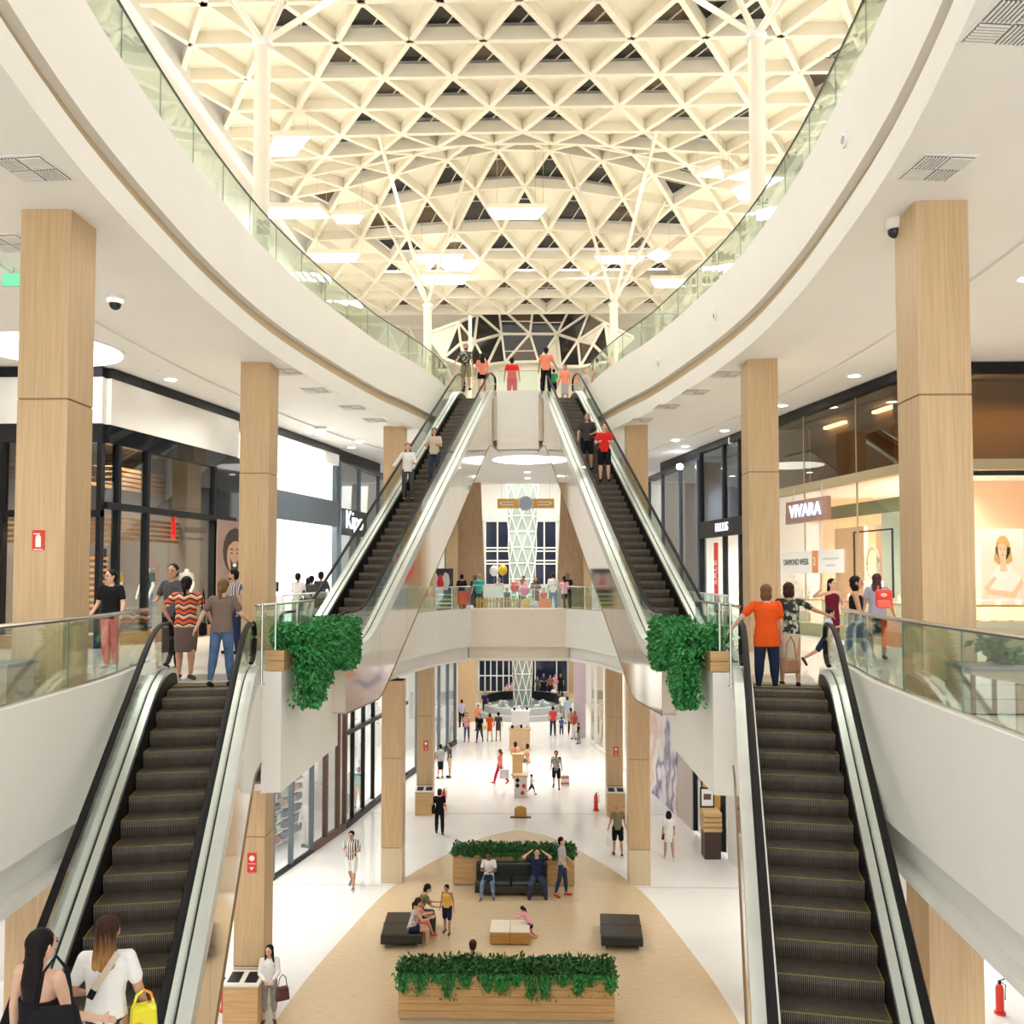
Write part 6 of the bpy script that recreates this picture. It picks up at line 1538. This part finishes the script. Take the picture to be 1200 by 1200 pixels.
person('young man in a grey printed t-shirt standing before the menswear window', (-5.758, 15.579, 0.000), 160, 1.84, ('tee', DG), ('trousers', BK), ('short', 'k'), 'm', 'k', dict(arms=((6, 10, 20, 0), (10, 22, 75, 60)), head=(20, 0)), 1)
person('bearded man in a striped shirt before the portrait poster', (-5.799, 18.904, 0.000), 150, 1.78, ('tee', PLAID), ('trousers', NV), ('short', 'k'), 'm', 'k', dict(arms=((5, 9, 15, 0), (5, 9, 15, 0)), head=(-40, 0)), 0, extra=('beard',))
bag('small black shoulder bag hanging between the two women at the left escalator top', ((-4.515, 13.700, 1.022)[0], 13.7, .72), 90, .22, .2, .08, BK, .5)
for i, (px, py, top, hs, h_) in enumerate(((349, 668, WH, 'short', 1.74), (359, 677, BK, 'long', 1.6), (365, 674, DG, 'short', 1.66), (374, 666, DG, 'short', 1.78))):
    person(['man in a white shirt from behind at the service hall counter', 'woman with long black hair from behind at the service hall', 'shorter person in dark grey between the two at the service hall', 'man in a dark shirt from behind, rightmost at the service hall'][i], ((-6.623, 27.200, 1.007)[0]+(px-349)/38.5, 27.2+.25*(i % 2), 0), -8, h_, ('tee', top), ('trousers', JD), (hs, 'k'), 'm', 'k', dict(arms=((25, 10, 60, 20), (25, 10, 60, 20))), 0)

# ---- left lower escalator, seen from above and behind
def rider(kind, s, y, x, dz=0): p = on_esc(kind, s, y, x); return (p[0], p[1], p[2]+dz)
p = rider('low', -1, 7.05, .22)
ZW = TAN*7.05-8.0
person('woman with long ombre hair in a white t-shirt riding the left lower escalator', ((-2.622, 6.750, -1.592)[0], 6.75, (-2.635, 6.750, -0.927)[2]-1.61), 8, 1.60, ('short_tee', WH), ('mini', FLB), ('long', 'o'), 'm', 'k', dict(arms=((4, 18, 60, 25), (2, 16, 24, 8))), 2, girth=1.02)
person('woman with long dark hair and bare back on the left lower escalator, bottom left corner', ((-2.858, 6.250, -1.360)[0], 6.25, (-2.870, 6.250, -0.836)[2]-1.64), -16, 1.63, ('backless', BK), ('trousers', FLB), ('long', 'k'), 'l', 'k', dict(arms=((6, 16, 10, 0), (8, 16, 55, -4)), head=(-12, 0)), 2, girth=1.0)
bag('black quilted handbag on the arm of the bare-backed woman', ((-2.582, 5.950, -1.353)[0], 5.95, (-2.582, 5.950, -1.353)[2]-.05), 15, .34, .18, .12, BK, .34)
bag('yellow patterned bag carried by the woman in the white t-shirt', ((-2.337, 6.750, -1.664)[0], 6.75, (-2.337, 6.750, -1.664)[2]-.24), 30, .22, .34, .12, blotch('yellow_print', [(.8, .75, .05), (.75, .65, .03), (.8, .3, .05), (.8, .78, .1)], 9), .1)
t = root('bag_strap', 'beige crossbody strap over the white t-shirt', 'strap', (0, 6, 0))
a = Vector((-2.475, 6.610, -1.138)); b = Vector((-2.642, 6.600, -1.400)); t.location = (a+b)/2
obj('band', MB().bar(a-t.location, b-t.location, .045, .012, (0, 1, 0)), BG, t)
a2 = Vector((-2.672, 6.600, -1.461)); obj('buckle', MB().bar(b-t.location, a2-t.location, .05, .016, (0, 1, 0)), BK, t)

# ---- right lower escalator top
person('woman in an orange-red blouse and black trousers from behind at the right escalator top', (4.071, 13.529, -0.120), 3, 1.62, ('tunic', OR), ('slim', NV), ('bob', 'd'), 'l', 'k', dict(arms=((14, 42, 18, 12), (4, 10, 16, 4)), spread=4), 2, girth=1.22)
person('woman with short dark hair beside the orange-red blouse, arm stretched to the handrail', (4.460, 13.692, -0.050), -12, 1.56, ('tee', FLOR), ('skirt', BG), ('bob', 'b'), 'm', 'k', dict(arms=((6, 10, 12, 0), (30, 56, 12, -6)), lean=6, legs=((6, 4), (-6, 8))), 2, girth=1.05)
bag('tan leather handbag held low beside the black trousers', (4.080, 12.300, 0.316), 20, .26, .2, .1, mat('tan_leather', (.30, .14, .08), .5), .3)
person('girl in a maroon top with long dark hair, one elbow raised, by the jewellery window', (6.596, 18.196, 0.000), 196, 1.58, ('tank', MAR), ('skirt', MAR), ('long', 'k'), 'l', 'k', dict(arms=((10, 20, 70, 60), (20, 76, 95, 70)), head=(10, 0)), 1)
person('small boy in a white and blue shirt running by the right escalator', (5.796, 16.151, 0.000), -100, 1.12, ('tee', cloth('white_blue', (.5, .6, .78))), ('shorts', NV), ('short', 'k'), 'm', 'k', dict(legs=((34, 18), (-34, 26)), arms=((35, 12, 70, 0), (-30, 12, 60, 0)), lean=10), 1)
person('woman in a black top and light blue jeans walking right behind the rail', (6.037, 15.305, 0.000), -112, 1.66, ('sleeveless', BK), ('slim', JL), ('bob', 'k'), 'm', 'w', dict(legs=((20, 6), (-18, 26)), arms=((-16, 10, 14, 0), (14, 12, 24, 0))), 2, girth=1.02)
person('woman with long auburn hair and black skirt carrying a red backpack', (7.362, 17.842, 0.000), -24, 1.66, ('tee', cloth('grey_lilac', (.35, .36, .45))), ('skirt', BK), ('long', 'r'), 'm', 'b', dict(arms=((2, 12, 10, 0), (4, 14, 20, 0)), legs=((4, 2), (-4, 6))), 1, girth=1.08)
q = (7.211, 17.100, 1.193)
t = root('backpack', 'red backpack', 'backpack', q, R(-24)); t['label'] = 'bright red backpack with a pale oval patch worn by the auburn-haired woman'
obj('pack', MB().box(-.15, .15, -.08, .08, -.16, .2), redm, t, bevel=.06); obj('pocket', MB().box(-.12, .12, -.12, -.04, -.15, .0), mat('pack_pink', (.85, .15, .12), .5), t, bevel=.03)
obj('patch', MB().ell((0, -.085, .09), (.06, .02, .04), 12, 6), mat('pack_cream', (.8, .55, .5), .5), t, smooth=True)
obj('strap', MB().tube([(-.1, .05, .25), (-.12, .16, .2), (-.12, .18, 0), (-.08, .1, -.12)], .018, 6), redm, t)

# ---- upper escalators
def up_rider(label, s, px, Y, topz_px, H, *a, **k): pass
for lab, s, y, x, face, H, top, bot, hair, sk, sho, pose, g in (
    ('woman in a white shirt and dark trousers riding down the left upper escalator', -1, 6.6, -.28, 188, 1.64, ('long', WH), ('slim', DG), ('long', 'b'), 'l', 'k', dict(arms=((12, 10, 70, 20), (10, 30, 30, 0))), 1),
    ('woman in a beige shirt and dark jeans riding down behind, left upper escalator', -1, 7.75, .2, 180, 1.60, ('tee', BG), ('slim', JD), ('long', 'k'), 'm', 'k', dict(arms=((10, 10, 80, 30), (10, 18, 60, 30))), 1.05),
    ('man in a black printed t-shirt and black shorts riding down the right upper escalator', 1, 8.5, -.25, 182, 1.72, ('tee', cloth('black_print', (.05, .05, .05))), ('shorts', BK), ('short', 'k'), 'm', 'k', dict(arms=((6, 20, 60, 60), (6, 16, 24, 10))), 1.12),
    ('man in a red football shirt and black shorts riding down the right upper escalator', 1, 7.75, .12, 176, 1.72, ('tee', RD), ('shorts', BK), ('short', 'k'), 'l', 'k', dict(arms=((10, 12, 80, 30), (10, 16, 80, 40))), 1.05)):
    person(lab, rider('up', s, y, x), face, H, top, bot, hair, sk, sho, pose, 1, girth=g)
person('man in a dark floral shirt and khaki shorts atop the left upper escalator', (-1.923, 32.900, 8.513), 190, 1.75, ('tee', FLOR), ('shorts', KH), ('short', 'k'), 'm', 'k', dict(arms=((4, 8, 10, 0), (20, 26, 20, 0)), legs=((10, 6), (-4, 8))), 1, extra=('beard',))
person('woman in a peach top and black shorts at the head of the left upper escalator', ((-1.349, 33.400, 8.614)[0], 33.4, 8.4), 15, 1.66, ('tee', SAL), ('hot', BK), ('long', 'k'), 'l', 'b', dict(arms=((8, 12, 40, 10), (8, 12, 40, 10))), 1)
person('man in a red shirt and red trousers standing between the upper escalators', ((-0.246, 34.400, 8.785)[0], 34.4, 8.4), 2, 1.74, ('tee', RD), ('trousers', RD), ('short', 'k'), 'm', 'r', dict(arms=((-4, 16, 20, 10), (-4, 16, 20, 10))), 1, girth=1.15)
person('man in a salmon t-shirt and black trousers at the head of the right upper escalator', ((1.057, 32.900, 8.498)[0], 32.9, 8.4), -6, 1.74, ('tee', SAL), ('trousers', BK), ('short', 'k'), 'm', 'k', dict(arms=((6, 12, 20, 0), (12, 22, 40, 0))), 1, girth=1.1)
person('child in green holding hands beside the salmon t-shirt', ((1.357, 33.600, 8.643)[0], 33.6, 8.4), 0, 1.1, ('tee', GN), ('shorts', NV), ('short', 'k'), 'm', 'k', {}, 0)
person('grey-haired man in grey behind the right top gallery glass', ((2.763, 36.000, 9.626)[0], 36, 8.4), 200, 1.68, ('tee', GS), ('trousers', BK), ('short', 'g'), 'l', 'k', HOLD, 0)
person('second person in grey further along the right top gallery glass', ((3.356, 37.000, 9.845)[0], 37, 8.4), 170, 1.62, ('tee', GY), ('trousers', BK), ('short', 'g'), 'm', 'k', {}, 0)
person('woman in pale clothes behind the right escalator glass on the top floor', ((1.828, 35.000, 9.408)[0], 35, 8.4), 160, 1.6, ('tee', SAL), ('skirt', GS), ('short', 'b'), 'm', 'k', {}, 0)

# ---- middle bridge crowd
def bp(px, Y): return (0.58-.024*Y+(px-600)/1047*Y, Y, 0)
for lab, px, Y, face, H, top, bot, hair, sk, pose in (
    ('child in white looking at the green stall on the bridge', 510, 37.6, 40, 1.28, ('tee', WH), ('shorts', NV), ('bob', 'k'), 'm', {}),
    ('man in black behind the red chair on the bridge', 541, 40.4, 20, 1.74, ('tee', BK), ('trousers', BK), ('short', 'k'), 'm', {}),
    ('person in dark clothes behind the teal shirt on the bridge', 556, 42.6, 150, 1.7, ('tee', NV), ('trousers', JD), ('short', 'k'), 'd', {}),
    ('broad man in a teal t-shirt from behind at the notice board', 561, 39.6, 4, 1.76, ('tee', TEAL), ('trousers', BK), ('short', 'g'), 'l', dict(arms=((5, 14, 20, 0), (5, 14, 20, 0)))),
    ('woman in grey under the white flower balloon', 585, 41.0, 170, 1.6, ('tee', GS), ('trousers', BK), ('short', 'k'), 'm', HOLD),
    ('seated-height child in a dark shirt behind the picket fence', 594, 38.6, 180, 1.15, ('tee', DG), ('shorts', NV), ('short', 'k'), 'm', {}),
    ('person in pale pink at the far side of the play corner', 613, 43.0, 150, 1.68, ('tee', PK), ('trousers', WH), ('short', 'b'), 'm', HOLD),
    ('woman in a white top at the play corner', 612, 39.6, 190, 1.5, ('tee', WH), ('trousers', JD), ('short', 'k'), 'm', HOLD),
    ('woman with curly blonde hair in a red patterned dress on the bridge', 628, 39.0, 175, 1.62, ('dress', RIB), None, ('curly', 'd'), 'l', HOLD),
    ('girl in an orange dress beside the curly blonde woman', 637, 38.2, 165, 1.15, ('dress', OR), None, ('bob', 'd'), 'l', {}),
    ('man in a white shirt and blue jeans from behind on the bridge', 648, 40.6, 6, 1.80, ('polo', WH), ('trousers', JN), ('short', 'b'), 'l', STEP),
    ('woman in a pink top and black skirt on the bridge', 661, 41.4, 10, 1.66, ('tee', PK), ('mini', BK), ('tail', 'k'), 'm', HOLD),
    ('man in black behind the pink top on the bridge', 665, 44.0, 170, 1.78, ('tee', BK), ('trousers', BK), ('short', 'k'), 'd', {}),
    ('man in an olive shirt standing by the left upper escalator foot', 470, 24.5, 190, 1.7, ('tee', OL), ('trousers', cloth('mustard_trousers', (.5, .32, .06))), ('short', 'k'), 'm', HOLD)):
    if px == 470: continue
    person(lab, bp(px, Y+(1.6 if px == 510 else 0)), face, H, top, bot, hair, sk, 'k', pose, 0)

# ---- ground floor
for lab, g_, face, H, top, bot, hair, sk, sho, pose, nr in (
    ('long-haired woman in a white blouse and grey trousers, bottom left by the bin', (-5.154, 19.615, -8.000), 195, 1.63, ('long', WH), ('capri', CAM), ('side', 'k'), 'l', 'b', dict(arms=((12, 8, 50, 40), (12, 8, 50, 40)), head=(-25, 0)), 1),
    ('man in a black and white striped shirt and white shorts walking on the left', (-5.058, 27.953, -8.000), 172, 1.76, ('tee', BW), ('shorts', WH), ('short', 'k'), 'm', 'g', dict(legs=((16, 4), (-14, 20)), arms=((-6, 12, 70, 60), (6, 14, 60, 50)), head=(0, 12)), 1),
    ('woman all in black walking away with a bag on her left shoulder', (-2.946, 33.789, -8.000), 4, 1.66, ('tee', BK), ('trousers', BK), ('bob', 'b'), 'l', 'k', STEP, 0),
    ('woman in a white top and black skirt by the left shop window', (-3.891, 43.148, -8.000), 30, 1.6, ('tee', GS), ('skirt', BK), ('short', 'k'), 'l', 'k', {}, 0),
    ('man in a dark shirt and pale shorts beside the left shop window', (-3.459, 43.341, -8.000), 100, 1.66, ('tee', DG), ('shorts', BG), ('short', 'b'), 'm', 'k', {}, 0),
    ('woman in a pink top and red trousers with a white shopping bag in mid concourse', (-0.984, 41.981, -8.000), 70, 1.62, ('tee', CORAL), ('trousers', cloth('crimson', (.5, .03, .08))), ('tail', 'd'), 'l', 'r', WALK, 0),
    ('woman in a flowered orange dress standing at the narrow kiosk', (-0.305, 43.787, -8.000), 30, 1.62, ('dress', ORP), None, ('bob', 'b'), 'm', 'b', HOLD, 0),
    ('small child in a white shirt running beside the diamond panel', (0.489, 39.898, -8.000), -80, .95, ('tee', WH), ('shorts', NV), ('short', 'k'), 'm', 'k', dict(legs=((28, 14), (-28, 24)), arms=((30, 20, 30, 0), (-30, 40, 20, 0))), 0),
    ('man in a patterned shirt and black shorts carrying shopping bags', (1.610, 41.038, -8.000), 178, 1.74, ('tee', PAT), ('shorts', BK), ('short', 'k'), 'm', 'k', WALK, 0),
    ('bald man in an olive t-shirt and black shorts walking away on the right', (3.484, 31.380, -8.000), 2, 1.76, ('tee', OL), ('shorts', BK), ('bald', 'k'), 'm', 'k', dict(legs=((6, 4), (-6, 8)), arms=((4, 14, 8, 0), (4, 14, 8, 0))), 1),
    ('woman in a white dress with dark curly hair walking away on the right', (5.183, 30.955, -8.000), 6, 1.62, ('dress', WH), None, ('curly', 'k'), 'm', 'w', STEP, 1),
    ('woman in a red striped top and jeans by the fountain', (-3.338, 52.734, -8.000), 176, 1.68, ('tee', RS), ('slim', JN), ('bob', 'b'), 'l', 'k', HOLD, 0),
    ('woman in a black top and jeans walking beside the red striped top', (-2.571, 52.481, -8.000), 172, 1.66, ('tee', BK), ('slim', JD), ('bob', 'b'), 'l', 'k', WALK2, 0),
    ('woman in a short orange dress walking away near the fountain', (-1.987, 52.766, -8.000), 8, 1.62, ('dress', OR), None, ('bob', 'b'), 'l', 'b', STEP, 0),
    ('woman in a dark grey dress near the fountain', (-1.498, 53.052, -8.000), 6, 1.66, ('dress', DG), None, ('short', 'k'), 'm', 'b', {}, 0),
    ('man in a lilac shirt and black trousers at the left timber wall', (-4.045, 57.796, -8.000), 20, 1.74, ('polo', LIL), ('trousers', BK), ('short', 'k'), 'm', 'k', {}, 0),
    ('woman with long hair behind the lilac shirt at the left timber wall', (-4.266, 62.775, -8.000), 170, 1.62, ('tee', BK), ('trousers', BK), ('long', 'b'), 'l', 'k', HOLD, 0),
    ('person in black behind the lilac shirt near the left timber wall', (-3.774, 60.910, -8.000), 150, 1.7, ('tee', BK), ('trousers', GY), ('short', 'k'), 'm', 'k', HOLD, 0),
    ('woman in a pale orange top among the group left of the fountain', (-2.923, 56.541, -8.000), 160, 1.6, ('tee', SAL), ('trousers', NV), ('short', 'k'), 'm', 'k', HOLD, 0),
    ('person in a long dark blue dress beside the fountain rim', (-2.815, 62.426, -8.000), 185, 1.7, ('dress', NV), ('skirt', NV), ('short', 'k'), 'm', 'k', {}, 0),
    ('man in a bright red t-shirt and jeans right of the fountain', (1.756, 54.835, -8.000), 4, 1.76, ('tee', cloth('bright_red', (.8, .08, .10))), ('trousers', JD), ('short', 'k'), 'm', 'k', {}, 0),
    ('child in blue between the red t-shirt and the grey top', (2.275, 54.847, -8.000), 2, 1.12, ('tee', cloth('blue_kid', (.10, .15, .35))), ('trousers', JD), ('short', 'k'), 'm', 'w', {}, 0),
    ('woman in a grey top and black leggings right of the fountain', (2.833, 54.569, -8.000), 6, 1.68, ('sleeveless', GS), ('slim', BK), ('tail', 'b'), 'l', 'w', STEP, 0),
    ('man in a light blue shirt right of the fountain', (2.807, 59.301, -8.000), 15, 1.76, ('tee', LB), ('trousers', BG), ('short', 'b'), 'l', 'k', {}, 0),
    ('woman in a rust red top near the right timber wall', (3.001, 53.716, -8.000), 150, 1.64, ('tee', cloth('rust', (.45, .10, .04))), ('trousers', WH), ('bob', 'b'), 'm', 'k', {}, 0),
    ('child in black at the far right of the fountain group', (3.172, 52.086, -8.000), 100, 1.2, ('tee', BK), ('trousers', GY), ('short', 'k'), 'm', 'k', STEP, 0),
    ('man in white behind the light blue shirt', (2.539, 61.428, -8.000), 20, 1.7, ('tee', WH), ('trousers', GY), ('short', 'k'), 'm', 'k', {}, 0),
    ('child in a white and blue outfit on the doorstep side of the fountain', (2.106, 67.944, -8.000), 170, 1.35, ('tee', WH), ('trousers', JN), ('short', 'k'), 'm', 'w', {}, 0),
    ('two-tone dressed girl in beige left of the lattice column', (-1.402, 66.722, -7.650), 170, 1.35, ('tee', BG), ('skirt', BG), ('short', 'b'), 'l', 'k', {}, 0),
    ('small girl in pink left of the lattice column', (-1.033, 67.187, -7.650), 185, 1.45, ('dress', PK), None, ('long', 'k'), 'l', 'k', {}, 0),
    ('person in dark green left of the doorway group', (0.893, 70.108, -7.650), 170, 1.55, ('tee', cloth('dark_green', (.04, .12, .09))), ('trousers', DG), ('short', 'k'), 'm', 'k', {}, 0),
    ('person in dark blue in the doorway group', (1.364, 70.622, -7.650), 190, 1.72, ('tee', NV), ('trousers', BK), ('short', 'b'), 'm', 'k', HOLD, 0),
    ('person in brown in the doorway group', (1.890, 70.132, -7.650), 160, 1.66, ('tee', cloth('brown', (.25, .12, .08))), ('trousers', BK), ('short', 'k'), 'm', 'k', {}, 0),
    ('woman in pink and white in the doorway group', (2.302, 70.645, -7.650), 180, 1.68, ('tee', PK), ('skirt', WH), ('short', 'k'), 'l', 'k', {}, 0),
    ('man in black in the doorway group, furthest right', (2.688, 70.151, -7.650), 170, 1.76, ('tee', BK), ('trousers', BK), ('short', 'k'), 'm', 'k', STEP, 0),
    ('shopper in pale clothes inside the left glass shop', (-6.9, 36.6, L0), 150, 1.66, ('tee', GS), ('trousers', DG), ('short', 'k'), 'm', 'k', {}, 0),
    ('shopper in a teal top inside the left glass shop', (-6.75, 37.6, L0), 30, 1.66, ('tee', TEAL), ('capri', SAL), ('short', 'k'), 'm', 'k', {}, 0)):
    person(lab, g_, face, H, top, bot, hair, sk, sho, pose, nr)
bag('dark red and black shoulder bag of the woman by the bottom left bin', (-4.775, 19.300, -7.380), 30, .3, .28, .14, mat('bag_maroon', (.09, .02, .03), .5), .26)
bag('black bag on the shoulder of the woman all in black', (-3.152, 33.600, -7.163), 90, .28, .3, .12, BK, .35)
bag('white shopping bag held by the woman in pink', (-0.737, 40.500, -7.394), 10, .42, .4, .14, WH, .15, paper=True)
bag('white and red shopping bag held by the man in the patterned shirt', (2.014, 41.500, -7.951), 10, .38, .5, .15, stripes('bag_stripe', [(.8, .78, .75), (.8, .78, .75), (.75, .2, .15)], 1.2, 'Z'), .12, paper=True)
bag('small white plastic bag in the hand of the bald man', (3.144, 30.800, -7.481), 10, .2, .3, .08, WH, .12, paper=True)
bag('black clutch in the hand of the woman in the white dress', (4.991, 31.000, -7.326), 60, .16, .2, .06, BK, .05)
bag('yellow shoulder bag of the woman in the orange dress', (-2.247, 52.000, -7.177), 20, .25, .22, .1, YL, .25)
# seated and playing in the lounge
SB = L0+.0
person('woman in a floral top and navy shorts on the left bench front end', (-2.62, 23.75, SB), -75, 1.64, ('sleeveless', FLW), ('hot', NV), ('tail', 'b'), 'l', 'b', dict(legs=((80, 70), (82, 84)), arms=((30, 8, 70, 20), (30, 8, 70, 20)), lean=14, spread=5), 1, seat=.45)
person('man in an olive t-shirt sitting further back on the left bench', (-2.6, 24.75, SB), -78, 1.74, ('tee', OL), ('trousers', DG), ('short', 'k'), 'l', 'k', dict(legs=((82, 82), (82, 82)), arms=((34, 8, 50, 10), (40, 8, 40, 10)), lean=22, spread=8), 1, seat=.45)
person('child in a dark cap sitting between the two adults on the left bench', (-2.5, 24.2, SB), -75, 1.15, ('tee', SAL), ('shorts', CORAL), ('short', 'c'), 'l', 'r', dict(legs=((80, 60), (80, 60)), arms=((40, 8, 50, 10), (40, 8, 50, 10)), lean=8), 1, seat=.42)
person('boy in a yellow tank top and navy shorts standing by the left bench', (-1.762, 24.517, -8.000), 160, 1.30, ('tank', YL), ('shorts', NV), ('short', 'k'), 'm', 'b', dict(arms=((-5, 10, 15, 0), (-5, 10, 15, 0)), legs=((6, 2), (-4, 6)), head=(0, 18)), 1)
person('little girl in pink and navy shorts kneeling at the low table', ((0.476, 24.341, -8.000)[0], (0.476, 24.341, -8.000)[1]+.05, SB), 68, 1.05, ('long', PK), ('hot', NV), ('tail', 'k'), 'l', 'r', dict(legs=((10, 88), (-6, 62)), arms=((55, 10, 40, 20), (55, 10, 40, 20)), lean=30), 1, seat=.33)
person('woman in a white top and jeans sitting at the left end of the black sofa', (-.78, 27.5, SB), 176, 1.66, ('tee', WH), ('slim', JL), ('tail', 'k'), 'd', 'g', dict(legs=((80, 86), (80, 70)), arms=((26, 10, 70, 40), (26, 10, 80, 40)), spread=9, head=(0, 14)), 1, seat=.53)
person('man in navy sitting at the right end of the sofa with hands behind his head', (.68, 27.45, SB), 182, 1.80, ('tee', NV), ('trousers', JD), ('short', 'b'), 'l', 'g', dict(legs=((76, 84), (76, 84)), arms=((125, 48, 110, 95), (125, 48, 110, 95)), spread=14, lean=-10, head=(0, 5)), 1, seat=.54, girth=1.12)
bag('dark blue bag in the lap of the woman on the sofa', (-.78, 27.12, L0+.56), 0, .3, .16, .12, NV, 0)
person('man in a grey t-shirt and dark jeans standing right of the sofa, looking right', (1.440, 27.370, -8.000), 250, 1.74, ('tee', GS), ('slim', JD), ('short', 'k'), 'l', 'r', dict(legs=((8, 4), (-8, 8)), arms=((10, 8, 50, 20), (6, 8, 40, 10)), lean=-3), 1)
person('person with short dark hair sitting behind the front planter, only the head showing', (-.85, 21.3, SB), 0, 1.74, ('tee', BG), ('trousers', JD), ('short', 'b'), 'm', 'k', SIT, 0, seat=.30)
person('woman on a stool by the narrow kiosk with a green bag in her lap', (0.269, 44.561, -8.000), 80, 1.64, ('tee', ORP), ('slim', GY), ('bob', 'k'), 'm', 'k', dict(legs=((70, 60), (75, 60)), arms=((30, 8, 60, 10), (30, 8, 60, 10))), 0, seat=.62)
g = (0.269, 44.561, -8.000)
t = root('stool', 'pale round stool under the seated woman by the narrow kiosk', 'stool', g); obj('seat', MB().lathe([(.19, .46), (.2, .5), (.18, .52)], (0, 0, 0), 16), woodh, t); obj('pole', MB().lathe([(.18, 0), (.03, .03), (.03, .46)], (0, 0, 0), 12), steel, t)
bag('green bag in the lap of the woman on the stool', (g[0]-.25, g[1]-.2, L0+.66), 80, .34, .2, .14, GN, 0)
